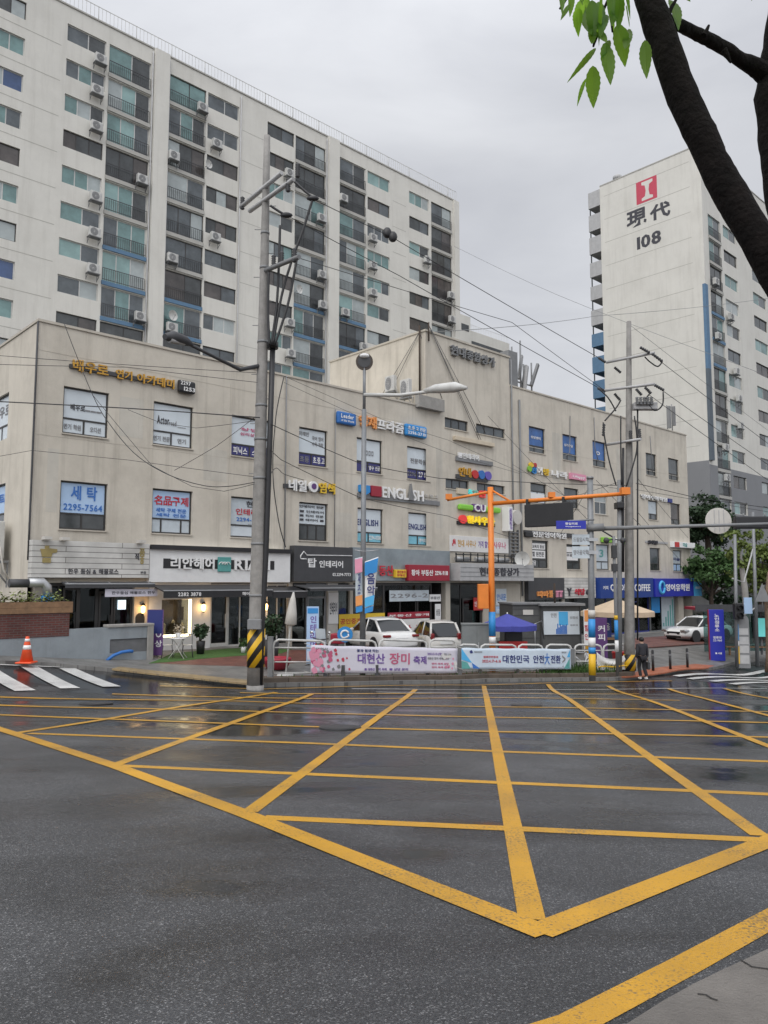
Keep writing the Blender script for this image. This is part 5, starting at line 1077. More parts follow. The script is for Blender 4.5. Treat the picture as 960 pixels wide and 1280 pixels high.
d = bpy.data.lights.new('shop_lamp', 'POINT'); d.energy = 14; d.color = (1, .72, .42); d.shadow_soft_size = .3; o = bpy.data.objects.new('shop_lamp', d); COL.objects.link(o); o.parent = mall; o.location = ((ds0 + ds1) / 2, .45, dz1 - .5)
# telecom gear on the roof beside the stair tower
t = thing('antenna_mast', 'cluster of grey telecom panels and masts on the roof right of the stair tower', 'antenna', MALL.w(S_T1 + .2, .6, Z_R - .3), MALL.ang)
m_ = MB()
for x, y, hh in ((.3, 0, 2.2), (1.0, .4, 2.6), (1.7, 0, 2.0), (2.4, .3, 2.3), (1.3, -.3, 3.4), (.6, -.2, 2.9), (2.0, .5, 3.0), (2.8, 0, 2.4)): m_.tube([(x, y, 0), (x, y, hh)], .05, 6)
m_.box(0, 2.6, -.05, .0, .9, .98); m_.build('mast', M['mid_grey'], t)
for x, y, z, a in ((.3, .3, 1.0, 0), (.85, .5, .7, .05), (1.4, -.1, 1.1, .1), (2.1, .2, .7, .15), (.1, -.2, .6, 0), (.55, -.1, .9, .1), (1.1, .1, .8, 0), (2.6, -.1, .9, .25), (1.8, -.2, .5, .1)):
    m_ = MB(); m_.box(-.14, .14, -.08, .08, 0, 1.5); p = m_.build('antenna_panel', M['light_grey' if x < 2 else 'mid_grey'], t, bevel=.02); p.location = (x, y, z); p.rotation_euler = (a, a, .4)
s, z = ms(645, 470); m_ = MB(); m_.box(-.1, .75, -.5, .1, .1, 2.5); m_.build('cabinet', M['mid_grey'], t)
m_ = MB(); s, z = ms(846, 526); t = thing('antenna_mast', 'two thin grey telecom panels on the roof edge near the right end', 'antenna', MALL.w(ms(843, 560)[0], .4, Z_R - .2), MALL.ang); m_.box(0, .25, -.1, .1, .6, 2.3); m_.box(.8, 1.0, -.1, .1, .9, 2.4); m_.build('antenna_panel', M['mid_grey'], t); m_ = MB(); m_.tube([(.12, .15, 0), (.12, .15, 2.4)], .04, 6); m_.tube([(.9, .15, 0), (.9, .15, 2.6)], .04, 6); m_.build('mast', M['mid_grey'], t)
# guyed mast poles on the stair tower corner
t = thing('roof_mast', 'thin rusty mast pole standing against the stair tower wall, held by wires', 'mast', MALL.w(S_T0, 0, Z_T), MALL.ang); m_ = MB(); m_.tube([(-.12, .3, -3.4), (-.12, .3, .35)], .05, 6); m_.tube([(.18, -.08, -.5), (.18, -.08, .5)], .04, 6); m_.build('pole', M['bark_far'], t)
m_ = MB()
for (a, b_) in (((-.12, .3, 0), (-.1, 3.8, -3.4)), ((-.12, .3, 0), (-.1, 3.0, -3.4)), ((-.12, .3, 0), (1.2, -.06, -3.4)), ((.18, -.1, .3), (4.3, -.1, -5.2)), ((.18, -.1, .3), (4.1, -.1, -5.2)), ((.2, -.1, .3), (4.7, -.1, -4.8))): m_.tube([a, b_], .018, 4)
m_.build('guy_wire', M['charcoal'], t)
# ---------------------------------------------------------------- striped warning wrap
def hazard(name, ang=2.2, c1=(.75, .45, .02), c2=(.015, .015, .015), k=1.9):
    m = mat(name, c1, .45, var=0); nt = m.node_tree; N = nt.nodes.new; L = nt.links.new; b = nt.nodes['Principled BSDF']; tc = N('ShaderNodeTexCoord'); s = N('ShaderNodeSeparateXYZ'); L(tc.outputs['Object'], s.inputs[0])
    a = N('ShaderNodeMath'); a.operation = 'MULTIPLY_ADD'; a.inputs[1].default_value = -1.4; L(s.outputs['X'], a.inputs[0]); L(s.outputs['Z'], a.inputs[2])
    f = N('ShaderNodeMath'); f.operation = 'MULTIPLY'; f.inputs[1].default_value = k; L(a.outputs[0], f.inputs[0]); g = N('ShaderNodeMath'); g.operation = 'FRACT'; L(f.outputs[0], g.inputs[0])
    h = N('ShaderNodeMath'); h.operation = 'GREATER_THAN'; h.inputs[1].default_value = .5; L(g.outputs[0], h.inputs[0]); mx = N('ShaderNodeMix'); mx.data_type = 'RGBA'; L(h.outputs[0], mx.inputs['Factor']); mx.inputs['A'].default_value = (*c1, 1); mx.inputs['B'].default_value = (*c2, 1); L(mx.outputs['Result'], b.inputs['Base Color'])
hazard('hazard_wrap')
def foot(px, py, off=.12): p = G(px, py, off); return p
def FY(px): return G(px, float(np.interp(px, [q[0] for q in isl], [q[1] for q in isl])), 0).y + .45
def smooth_path(q, k=6):
    """Catmull-Rom curve through points"""
    q = [Vector(p) for p in q]; o = []
    for i in range(len(q) - 1):
        p0, p1, p2, p3 = q[max(i - 1, 0)], q[i], q[i + 1], q[min(i + 2, len(q) - 1)]
        for j in range(k): t = j / k; o.append(.5 * (2 * p1 + (p2 - p0) * t + (2 * p0 - 5 * p1 + 4 * p2 - p3) * t * t + (3 * p1 - p0 - 3 * p2 + p3) * t ** 3))
    o.append(q[-1]); return o
# ---------------------------------------------------------------- utility poles
A0 = foot(319, 857, .12); AY = A0.y; Atop = P(334, 170, AY)
pa = thing('utility_pole', 'tall grey concrete utility pole with black and yellow striped foot, left', 'utility pole', A0); r0 = lambda q: Vector(q) - A0
axis = [A0.lerp(Atop, k / 10) for k in range(11)]; m_ = MB(); m_.tube([r0(q) for q in axis] , [.25 - .15 * k / 10 for k in range(11)], 16); m_.tube([(0, 0, -.3), (0, 0, .02)], .26, 16); m_.build('shaft', M['pole_concrete'], pa)
def along(t): return r0(A0.lerp(Atop, t))
def t_at(py): return (857 - py) / (857 - 170.0)
w = MB(); w.tube([along(t_at(835)), along(t_at(790))], .266, 18, smooth=True); w.build('striped_wrap', M['hazard_wrap'], pa)
for y in (300, 345, 440, 520, 562, 610, 690, 752): m_ = MB(); m_.tube([along(t_at(y)), along(t_at(y - 3))], .10 + .15 * (y - 170) / 687 + .012, 14); m_.build('steel_band', M['mid_grey'], pa)
m_ = MB()
for i in range(14): t = .28 + .045 * i; q = along(t); s = 1 if i % 2 else -1; m_ = MB(); m_.tube([q, q + Vector((s * .33, 0, 0))], .012, 5); m_.build('climbing_step', M['mid_grey'], pa)
NP = Wall(A0.x, A0.y, *(MALL.n[:2]))
def onp(px, py): s, z = NP.hit(px, py); return r0(NP.w(s, 0, z))
for (a, b) in (((301, 259), (352, 216)), ((312, 264), (367, 224))):
    p, q = onp(*a), onp(*b); m_ = MB(); m_.tube([p, q], .075, 6); m_.build('cross_arm', M['light_grey'], pa)
p, q = onp(332, 338), onp(374, 321); m_ = MB(); m_.tube([p, q], .08, 6); m_.build('cross_arm', M['mid_grey'], pa)
m_ = MB()
ins = {}
for k, (x, y) in enumerate(((372, 222), (360, 240), (303, 262), (368, 328), (352, 332), (342, 336))):
    q = onp(x, y); prof = []
    for i in range(6): prof += [(.04, .07 * i), (.08, .07 * i + .035)]
    m_ = MB(); m_.lathe(prof + [(.03, .44)], q, 10); m_.build('insulator', M['charcoal'], pa)
m_ = MB()
for pts in (((391, 248), (378, 290), (366, 322), (352, 370), (341, 432)), ((350, 282), (349, 320), (346, 380), (339, 432)), ((371, 324), (360, 380), (343, 432)), ((336, 338), (335, 390), (337, 432)), ((367, 226), (380, 238), (391, 247)), ((338, 257), (350, 265), (358, 269))):
    m_ = MB(); m_.tube(smooth_path([r0(P(x, y, AY - .3)) for x, y in pts]), .04, 6); m_.build('drop_cable', M['black'], pa)
for x, y in ((391, 248), (358, 269)): m_ = MB(); m_.ball(r0(P(x, y, AY - .3)), (.2, .09, .09), 8, 6); m_.build('cable_joint', M['black'], pa)
m_ = MB(); m_.tube([r0(P(x, y, AY - .1)) for x, y in ((341, 430), (337, 560), (332, 700), (327, 790), (325, 856))], .085, 8); m_.tube([r0(P(341, 428, AY - .1)), r0(P(341, 436, AY - .1))], .17, 8); m_.build('cable_conduit', M['black'], pa)
m_ = MB(); m_.box(-.2, .2, -.45, -.28, 0, .3); o = m_.build('junction_box', M['mid_grey'], pa, bevel=.02); o.location = along(t_at(790))
t = thing('street_lamp', 'black street lamp head on an arm reaching left from the striped pole', 'street lamp', A0); m_ = MB()
m_.tube([along(t_at(468)), r0(P(300, 462, AY - .6)), r0(P(262, 443, AY - 1.6)), r0(P(236, 430, AY - 2.4))], [.07, .06, .05, .05], 8); m_.build('arm', M['charcoal'], t)
m_ = MB(); m_.tube([r0(P(240, 431, AY - 2.3)), r0(P(231, 426, AY - 2.5)), r0(P(216, 421, AY - 2.9)), r0(P(206, 421, AY - 3.2))], [.06, .14, .17, .08], 10); m_.build('lamp_head', M['charcoal'], t); m_ = MB(); m_.tube([r0(P(230, 429, AY - 2.55)), r0(P(212, 424.5, AY - 3.05))], [.07, .09], 8); m_.build('lens', M['light_grey'], t)
# big concrete pole on the right
C0 = foot(787, 843, .14); CY = C0.y; Ctop = P(786, 402, CY); pc = thing('utility_pole', 'thick concrete utility pole with cross arms and cable loops, right of the signal post', 'utility pole', C0); c0 = lambda q: Vector(q) - C0
m_ = MB(); m_.tube([c0(C0.lerp(Ctop, k / 10)) for k in range(11)], [.215 - .12 * k / 10 for k in range(11)], 16); m_.build('shaft', M['pole_concrete'], pc)
m_ = MB(); m_.tube([c0(P(787, 838, CY)), c0(P(787, 818, CY))], .25, 18); m_.build('striped_wrap', M['hazard_wrap'], pc)
m_ = MB(); m_.tube([c0(P(774.5, y, CY - .2)) for y in (845, 740, 600)], .1, 8); m_.build('cable_conduit', M['mid_grey'], pc)
m_ = MB(); m_.tube([c0(P(779, y, CY - .3)) for y in (715, 660, 605, 560)], .05, 6); m_.tube([c0(P(797, y, CY - .25)) for y in (800, 700, 610, 500)], .035, 6); m_.build('cable_riser', M['black'], pc)
for (a, b) in (((758, 453), (818, 441)), ((756, 488), (818, 480)), ((757, 556), (801, 549))):
    for dy in (-.1, .1): m_ = MB(); m_.tube([c0(P(*a, CY + .8 + dy)), c0(P(*b, CY - .8 + dy))], .06, 6); m_.build('cross_arm', M['light_grey'], pc)
def insul(mb, a, b, n=5, r=.09):
    a, b = Vector(a), Vector(b); pts = []; rs = []
    for i in range(n * 2 + 1): pts.append(a.lerp(b, i / (n * 2))); rs.append(r if i % 2 else .04)
    mb.tube(pts, rs, 8)
for (a, b, d) in (((815, 442), (828, 452), -.9), ((800, 434), (812, 441), -.8), ((768, 459), (776, 466), .7), ((757, 453), (748, 447), .8), ((757, 489), (747, 485), .8), ((768, 492), (775, 500), .6), ((806, 484), (814, 492), -.6), ((818, 481), (830, 488), -.8), ((795, 486), (802, 494), -.4), ((755, 530), (754, 545), .3), ((800, 548), (799, 536), -.5), ((789, 552), (788, 538), -.2)):
    m_ = MB(); insul(m_, c0(P(*a, CY + d)), c0(P(*b, CY + d)), 5, .075); m_.build('insulator', M['charcoal'], pc)
m_ = MB(); m_.cbox(c0(P(806, 508, CY - .2)), (.95, .35, .3)); tr = m_.build('switchgear', M['light_grey'], pc, bevel=.03)
for i in range(5): m_ = MB(); insul(m_, c0(P(797 + 4.5 * i, 506, CY - .45)), c0(P(796 + 4.5 * i, 496, CY - .5)), 4, .08); m_.build('bushing', M['mid_grey'], tr)
for pts in (((754, 528), (756, 548), (762, 578), (770, 606)), ((776, 520), (776, 560), (777, 606)), ((793, 520), (796, 545), (795, 568), (783, 608)), ((829, 490), (828, 506), (818, 513), (806, 500)), ((776, 500), (770, 510), (756, 526)), ((747, 485), (760, 497), (770, 514)), ((812, 492), (806, 500)), ((828, 452), (822, 458), (812, 452), (806, 446))):
    m_ = MB(); m_.tube(smooth_path([c0(P(x, y, CY - .35)) for x, y in pts]), .03, 6); m_.build('drop_cable', M['black'], pc)
# grey signal post with the long arm
D0 = foot(740.5, 851, .25); DY = D0.y; d0 = lambda q: Vector(q) - D0; Dtop = P(737.5, 597, DY)
pd = thing('signal_post', 'grey steel signal post with coloured foot bands and long arm to the right', 'signal post', D0)
def dl(py): return d0(D0.lerp(Dtop, (851 - py) / 254.0))
m_ = MB(); m_.tube([dl(851), dl(597)], [.12, .11], 14); m_.tube([dl(599), dl(596)], .13, 14); m_.build('shaft', M['grey_metal'], pd)
for a, b, c in ((844, 818, 'yellow'), (817.5, 810, 'bright_blue'), (809.5, 798, 'white'), (797.5, 775, 'bright_blue'), (773, 764, 'offwhite')): m_ = MB(); m_.tube([dl(a), dl(b)], .127, 16); m_.build('painted_band', M[c], pd)
Y2 = 28.2; m_ = MB(); a, b = P(738, 661, DY), P(1010, 653.5, Y2 - .6); m_.tube([d0(a), d0(a.lerp(b, .35)), d0(b)], [.085, .065, .05], 8); m_.build('arm', M['mid_grey'], pd); m_ = MB(); m_.tube([d0(P(733, 660, DY - .05)), d0(P(755, 659, DY - .2))], .14, 10); m_.build('arm_collar', M['mid_grey'], pd)
t = thing('round_sign', 'blank white round sign back on the signal arm before the trees', 'sign', P(898, 651, 29.3)); m_ = MB(); m_.disc((0, 0, 0), .5, 'y', .03, 32); m_.build('plate', M['offwhite'], t); m_ = MB(); [m_.box(x - .012, x + .012, -.03, -.016, -.42, .42) for x in (-.16, .02, .2)]; m_.build('stiffener', M['light_grey'], t)
t = thing('traffic_light', 'long black horizontal traffic light hanging on the signal arm at the right edge', 'traffic light', P(943, 653, 28.6)); m_ = MB(); m_.box(-.75, .95, -.14, .14, -.24, .22); m_.build('housing', M['black'], t, bevel=.04); m_ = MB(); [m_.tube([(x, .14, 0), (x, .42, 0)], .15, 12, cap=False) for x in (-.5, -.05, .4)]; m_.build('visor', M['black'], t); m_ = MB(); [m_.tube([(x, 0, .2), (x, 0, .34)], .03, 6) for x in (-.4, .4)]; m_.build('clamp', M['mid_grey'], t)
for i, (y0, y1, tx) in enumerate(((668, 681, '드림입시학'), (683, 698, '영어음악학'))):
    a = P(715, y0, DY - .12); b = P(737, y1, DY - .12); t = thing('sign_plate', f'white plate with grey Korean lettering on the signal post, {"upper" if i == 0 else "lower"} one', 'sign', (a.x, a.y, b.z)); w, h = b.x - a.x, a.z - b.z
    m_ = MB(); m_.box(0, w, -.02, .02, 0, h); m_.build('plate', M['film_pale'], t); l = MB(); letters(l, tx, w * .06, w * .94, h * .28, h * .72, y=-.022, depth=.004); l.build('lettering', M['text_grey'], t); m_ = MB(); m_.box(w - .05, w + .3, -.05, .0, h * .35, h * .65); m_.build('clamp', M['steel'], t)
a = P(695, 651, DY - .3); b = P(730, 662, DY + .0); t = thing('road_sign', 'blue street name sign half hidden behind the black display board', 'road sign', (a.x, a.y, b.z)); w, h = b.x - a.x, a.z - b.z; m_ = MB(); m_.box(0, w, -.02, .02, 0, h); m_.build('plate', M['stele_blue'], t, bevel=.01)
l = MB(); letters(l, '왕십리로', w * .3, w * .72, h * .5, h * .8, y=-.022, depth=.004); letters(l, 'Wangsimni-ro', w * .3, w * .82, h * .2, h * .38, y=-.022, depth=.004); l.build('lettering', M['text_white'], t); m_ = MB(); m_.tube([(w * .4, .03, h), (w * 1.3, .1, h + .05)], .03, 6); m_.build('bracket', M['mid_grey'], t)
# thin camera pole
E0 = foot(772, 845, .2); t = thing('camera_pole', 'thin grey camera pole with blue and white bands between the two grey posts', 'camera pole', E0); e0 = lambda q: Vector(q) - E0; EYD = E0.y
def el(py): return e0(E0.lerp(P(767, 670, EYD), (845 - py) / 175.0))
m_ = MB(); m_.tube([el(845), el(670)], .065, 10); m_.build('shaft', M['mid_grey'], t)
for a, b, c in ((815, 801, 'white'), (800, 776, 'bright_blue'), (775, 770, 'yellow')): m_ = MB(); m_.tube([el(a), el(b)], .075, 12); m_.build('painted_band', M[c], t)
m_ = MB(); m_.cbox(el(690), (.18, .2, .5)); m_.cbox(el(710), (.2, .2, .3)); m_.tube([el(672), el(672) + Vector((-.9, 0, .55))], .03, 6); m_.build('equipment_box', M['charcoal'], t); m_ = MB()
for dx in (-.35, .3): q = el(676) + Vector((dx, -.2, 0)); m_.ball(q, .12, 10, 6); m_.tube([q, el(674)], .025, 6)
m_.build('camera', M['charcoal'], t)
q = P(774, 632, CY - .3); t = thing('camera', 'black box camera on the left side of the big concrete pole', 'camera', q); m_ = MB(); m_.cbox((0, 0, 0), (.3, .5, .26)); m_.build('body', M['black'], t, bevel=.03); m_ = MB(); m_.tube([(0, 0, .13), (.25, .1, .35)], .025, 6); m_.build('bracket', M['mid_grey'], t)
# orange gantry
O0 = Vector((0, FY(616) + .6, 0)); O0.x = ray(616, 845).x / ray(616, 845).y * O0.y; O0.z = H(O0.x, O0.y) + .12; OY = O0.y; o0 = lambda q: Vector(q) - O0; Ot = P(613, 609, OY); po = thing('gantry_post', 'orange steel post with orange arms both ways and a blue band', 'gantry', O0)
def ol(py): return o0(O0.lerp(Ot, (851 - py) / 242.0))
m_ = MB(); m_.tube([ol(851), ol(609)], [.125, .115], 14); m_.build('shaft', M['orange_paint'], po); m_ = MB(); m_.tube([ol(803), ol(772)], .134, 16); m_.build('painted_band', M['bright_blue'], po); m_ = MB(); m_.tube([ol(812), ol(804)], .134, 16); m_.build('painted_band', M['white'], po)
m_ = MB(); m_.tube([ol(615), o0(P(559, 625, OY + .6))], .055, 8); m_.cbox(o0(P(561, 621, OY + .6)), (.26, .2, .22)); m_.build('arm', M['orange_paint'], po)
ab = (P(615, 629.5, OY), P(783, 617, OY - 3.1)); m_ = MB(); m_.tube([o0(ab[0]), o0(ab[1])], [.085, .07], 10); m_.tube([ol(612), o0(ab[0].lerp(ab[1], .16))], .04, 8); m_.build('arm', M['orange_paint'], po)
m_ = MB(); q = o0(ab[0].lerp(ab[1], .47)); m_.cbox(q + Vector((0, 0, .16)), (.24, .24, .2)); m_.build('sensor', M['orange_paint'], po); m_ = MB(); m_.cbox(o0(P(781, 614, OY - 3.1)), (.3, .3, .25)); m_.build('sensor', M['orange_paint'], po)
a, b = P(597.5, 730, OY - .2), P(611, 761, OY - .2); m_ = MB(); m_.box(a.x - O0.x, b.x - O0.x, -.25, .1, b.z - O0.z, a.z - O0.z); m_.build('control_box', M['orange_paint'], po, bevel=.02)
u0, u1 = ab[0].lerp(ab[1], (659 - 615) / 168.), ab[0].lerp(ab[1], (719 - 615) / 168.); t = thing('display_board', 'large black message board hanging under the orange arm', 'display board', u0 + Vector((0, 0, -1.02)), math.atan2(u1.y - u0.y, u1.x - u0.x)); w = (u1 - u0).length
m_ = MB(); m_.box(.05, w, -.15, .15, 0, .86); m_.build('cabinet', M['black'], t, bevel=.02); m_ = MB(); [m_.box(x, x + .1, -.1, .1, .86, 1.08) for x in (.1, w - .35)]; m_.build('hanger', M['black'], t)
# lamp post with round badge
mat('badge_brown', (.06, .045, .035), .6, var=.2)
B0 = Vector((0, FY(453) + .6, 0)); B0.x = ray(453, 845).x / ray(453, 845).y * B0.y; B0.z = H(B0.x, B0.y) + .12; BYY = B0.y; b0 = lambda q: Vector(q) - B0; pb = thing('street_lamp', 'grey street lamp post with round brown badge on top and arm to the right', 'street lamp', B0); Btop = P(455.5, 455, BYY)
def bl_(py): return b0(B0.lerp(Btop, (848 - py) / 393.0))
m_ = MB(); m_.tube([bl_(848), bl_(514)], [.105, .085], 14); m_.tube([bl_(514), bl_(455)], .055, 10); m_.build('shaft', M['grey_metal'], pb); m_ = MB(); m_.disc(bl_(452), .31, 'y', .1, 24); q = m_.build('badge', M['badge_brown'], pb); m_ = MB(); m_.disc(bl_(452) + Vector((0, -.06, 0)), .23, 'y', .02, 24); m_.build('badge_ring', M['charcoal'], q)
m_ = MB(); m_.ball(bl_(445), (.2, .2, .1), 10, 6); m_.build('badge_cap', M['white'], pb)
m_ = MB(); m_.tube([bl_(495), b0(P(500, 494, BYY - .4)), b0(P(548, 488, BYY - .9))], [.075, .065, .06], 8); m_.build('arm', M['white_metal'], pb); m_ = MB(); m_.tube([b0(P(530, 489, BYY - .7)), b0(P(545, 486, BYY - .9)), b0(P(568, 484, BYY - 1.3)), b0(P(584, 485, BYY - 1.6))], [.07, .16, .19, .05], 12); m_.build('lamp_head', M['white_metal'], pb)
for k, (pts, mm, tx, lab) in enumerate(((((443.5, 698), (453, 696), (453, 764), (445, 766)), 'film_pale', '재즈', 'pale pink feather flag on the left of the badge lamp post'), (((456, 702), (473, 696), (466, 764), (456, 767)), 'text_white', '음악', 'white and blue feather flag on the right of the badge lamp post'))):
    t = thing('feather_flag', lab, 'flag', P(455, 765, BYY - .2)); o = Vector(t.location); m_ = MB(); q = [P(x, y, BYY - .2) - o for x, y in pts]; vs = []
    for i in range(9):
        for j in range(5): e = q[0].lerp(q[3], i / 8).lerp(q[1].lerp(q[2], i / 8), j / 4); vs.append(e + Vector((0, .05 * math.sin(i * .9 + j), 0)))
    m_.add(vs, [(i * 5 + j, i * 5 + j + 1, (i + 1) * 5 + j + 1, (i + 1) * 5 + j) for i in range(8) for j in range(4)], True); o2 = m_.build('cloth', M[mm], t); sm = o2.modifiers.new('thick', 'SOLIDIFY'); sm.thickness = .01
    cx = (q[0] + q[1]) / 2; l = MB()
    for (z0, z1, mm2) in ((.0, .1, 'bright_blue'), (.72, .98, 'bright_blue' if k else 'pink'), (.12, .3, 'cyan' if k else 'orange_letter')):
        lo = q[3].lerp(q[0], z0); hi = q[3].lerp(q[0], z1); lo2 = q[2].lerp(q[1], z0); hi2 = q[2].lerp(q[1], z1); mb = MB(); d = Vector((0, -.075, 0)); mb.add([lo + d, lo2 + d, hi2 + d, hi + d, lo + d * .9, lo2 + d * .9, hi2 + d * .9, hi + d * .9], [(0, 1, 2, 3), (7, 6, 5, 4), (0, 3, 7, 4), (1, 5, 6, 2)]); mb.build('printed_band', M[mm2], t)
    lo = q[3].lerp(q[0], .35); hi = q[2].lerp(q[1], .7); letters(l, tx[0], lo.x + .08, hi.x - .06, (lo.z + hi.z) / 2, hi.z, y=-.075, depth=.004); letters(l, tx[1], lo.x + .08, hi.x - .06, lo.z, (lo.z + hi.z) / 2 - .05, y=-.075, depth=.004); l.build('lettering', M['text_navy'], t)
    m_ = MB(); m_.tube([(0, 0, 2.1), (q[1].x if k else q[0].x, 0, 2.15)], .015, 5); m_.build('flag_arm', M['steel'], t)
# ---------------------------------------------------------------- cables
def cable(label, pts, r=.016, sag=0.0, n=10, group=None, mm='black'):
    """pts = (px, py, distance); a sagging wire through them"""
    q = [P(*p) for p in pts]; out = []
    if len(q) > 2 and not sag: q = smooth_path(q); n = 1
    for i, (a, b) in enumerate(zip(q, q[1:])):
        for k in range(n): f = k / n; p = a.lerp(b, f); p.z -= sag * 4 * f * (1 - f) * (b - a).length; out.append(p)
    out.append(q[-1]); m_ = MB(); m_.tube([p - out[0] for p in out], r * .62, 5); o = m_.build('cable', M[mm]); o.location = out[0]; tag(o, label, 'cable', group); return o
g1 = 'power lines between the two concrete poles'
cable('upper power line from the left pole top arm towards the right concrete pole', [(392, 249, AY), (491, 297, AY + 2.5), (748, 447, CY)], .022, .002, 12, g1)
cable('middle power line from the left pole towards the lower arm of the right pole', [(360, 270, AY), (500, 345, AY + 3), (747, 484, CY)], .022, .002, 12, g1)
cable('thin power line starting behind the left pole, lowest of the three in the sky', [(372, 322, AY), (640, 403, CY - 2), (757, 489, CY)], .018, .002, 12, g1)
for i, (x, y) in enumerate(((484, 291), (491, 296))): q = P(x, y, AY + 2.4); m_ = MB(); m_.ball((0, 0, 0), (.16, .1, .2), 8, 6); o = m_.build('line_clamp', M['black']); o.location = q; tag(o, 'black clamp on the upper power line, ' + ('left one of the pair' if i == 0 else 'right one of the pair'), 'line clamp')
cable('faint high wire crossing the sky from the long slab to the right', [(568, 308, 60), (700, 370, 48), (960, 470, 40)], .02, .0, 6, None, 'mid_grey')
cable('wire crossing the end wall of the right block from the roof mast', [(540, 415, 40), (745, 395, 60), (960, 373, 72)], .03, .006, 10, None, 'mid_grey')
g2_ = 'power lines leaving the right pole to the right'
for i, (a, b, c) in enumerate((((826, 452), (960, 556), 'from its top arm'), ((828, 488), (960, 580), 'from its second arm, upper one'), ((812, 494), (960, 600), 'from its second arm, lower one'), ((786, 405), (900, 500), 'thin one from its very top'))):
    if i == 3: cable('thin wire from the very top of the right concrete pole across the end wall', [(786, 405, CY), (960, 538, CY + 14)], .012, .002, 8, g2_)
    else: cable('power line leaving the right concrete pole ' + c, [(*a, CY - .8), (b[0] + 40, b[1] + 28, CY + 6)], .02, .003, 10, g2_)
g3 = 'telephone cables along the shop building'
cable('thick black cable from the left edge to the left pole across the third floor', [(-20, 501, 22), (170, 511, 22.5), (325, 522, AY - .4)], .028, .0, 6, g3)
cable('thin cable high on the left wing from the left edge, upper of two', [(-20, 443, 22), (320, 466, AY - .4)], .014, .003, 10, g3)
cable('thin cable high on the left wing from the left edge, lower of two', [(-20, 455, 22), (160, 459, 23), (322, 478, AY - .4)], .014, .002, 10, g3)
cable('slack double cable hanging in a deep loop on the left wing', [(80, 404, 26.2), (116, 494, 25.6), (140, 534, 25.3), (172, 570, 25), (212, 594, 24.8), (255, 607, 24.6), (285, 608, 24.5), (318, 603, AY - .4)], .022, .0, 3, g3)
cable('thin slack cable looping under the deep loop on the left wing', [(116, 494, 25.6), (190, 582, 25), (240, 608, 24.6), (280, 614, 24.5), (318, 605, AY - .4)], .014, .004, 6, g3)
cable('short cable rising from the deep loop to the left pole', [(218, 588, 24.8), (270, 558, 24.6), (318, 522, AY - .4)], .014, .004, 6, g3)
cable('thin cable with a loose end in front of the Actor window', [(160, 512, 24), (200, 528, 24), (245, 535, 24), (318, 526, AY - .4)], .013, .006, 6, g3)
cable('thin cable across the second floor sills of the left wing', [(-10, 572, 24), (40, 563, 25.4), (160, 575, 25), (318, 596, AY - .4)], .013, .001, 6, g3)
cable('cable from the left pole past the lamp post over the ENGLISH sign', [(338, 530, AY - .3), (452, 580, 27.5), (550, 598, 30), (620, 601, OY), (782, 607, CY)], .022, .004, 8, g3)
cable('lower cable from the left pole sloping under the ENGLISH sign', [(338, 562, AY - .3), (352, 575, 26), (450, 622, 29), (560, 645, 36), (640, 672, 42)], .02, .004, 8, g3)
cable('long thin cable from the left pole top conduit to the drain pipe, upper one', [(355, 470, 30), (480, 525, 33), (560, 550, 36), (650, 590, 40), (780, 612, CY)], .013, .001, 8, g3)
cable('long thin cable from the left pole top conduit to the drain pipe, lower one', [(355, 478, 30), (480, 535, 33), (560, 566, 36), (650, 592, 40)], .013, .001, 8, g3)
cable('cable hanging beside the left pole down the building corner', [(355, 470, 31.2), (345, 520, 31.1), (341, 590, 31), (348, 650, 31), (357, 684, 31.2)], .035, .0, 4, g3)
cable('curved cable from the left pole to the nail salon sign', [(334, 600, AY - .2), (345, 585, 26), (356, 593, 30), (380, 600, 32.5)], .022, .0, 5, g3)
g4 = 'cables on the right concrete pole'
cable('long cable from the right concrete pole to the right edge over the trees', [(795, 604, CY - .3), (870, 622, CY), (1000, 640, CY + 2)], .022, .002, 8, g4)
cable('second lower cable from the right concrete pole over the trees', [(795, 612, CY - .3), (1000, 646, CY + 2)], .014, .002, 8, g4)
for i, (a, b, lab) in enumerate((((797, 598), (860, 672), 'slanting to the right end of the shop building'), ((797, 640), (858, 708), 'slanting low to the right end windows'), ((740, 603), (700, 668), 'from the signal post towards the dark academy sign'), ((745, 600), (812, 668), 'from the signal post top past the concrete pole'), ((610, 520), (735, 650), 'stretched from the stair tower to the signal post'), ((640, 580), (740, 640), 'thin one from the drain pipe to the signal post'), ((655, 640), (775, 602), 'rising from the drain pipe to the concrete pole'))):
    cable('wire ' + lab, [(*a, 33 if i < 4 else 40), (*b, 50 if i < 2 else 34)], .016, .003, 8, g4)
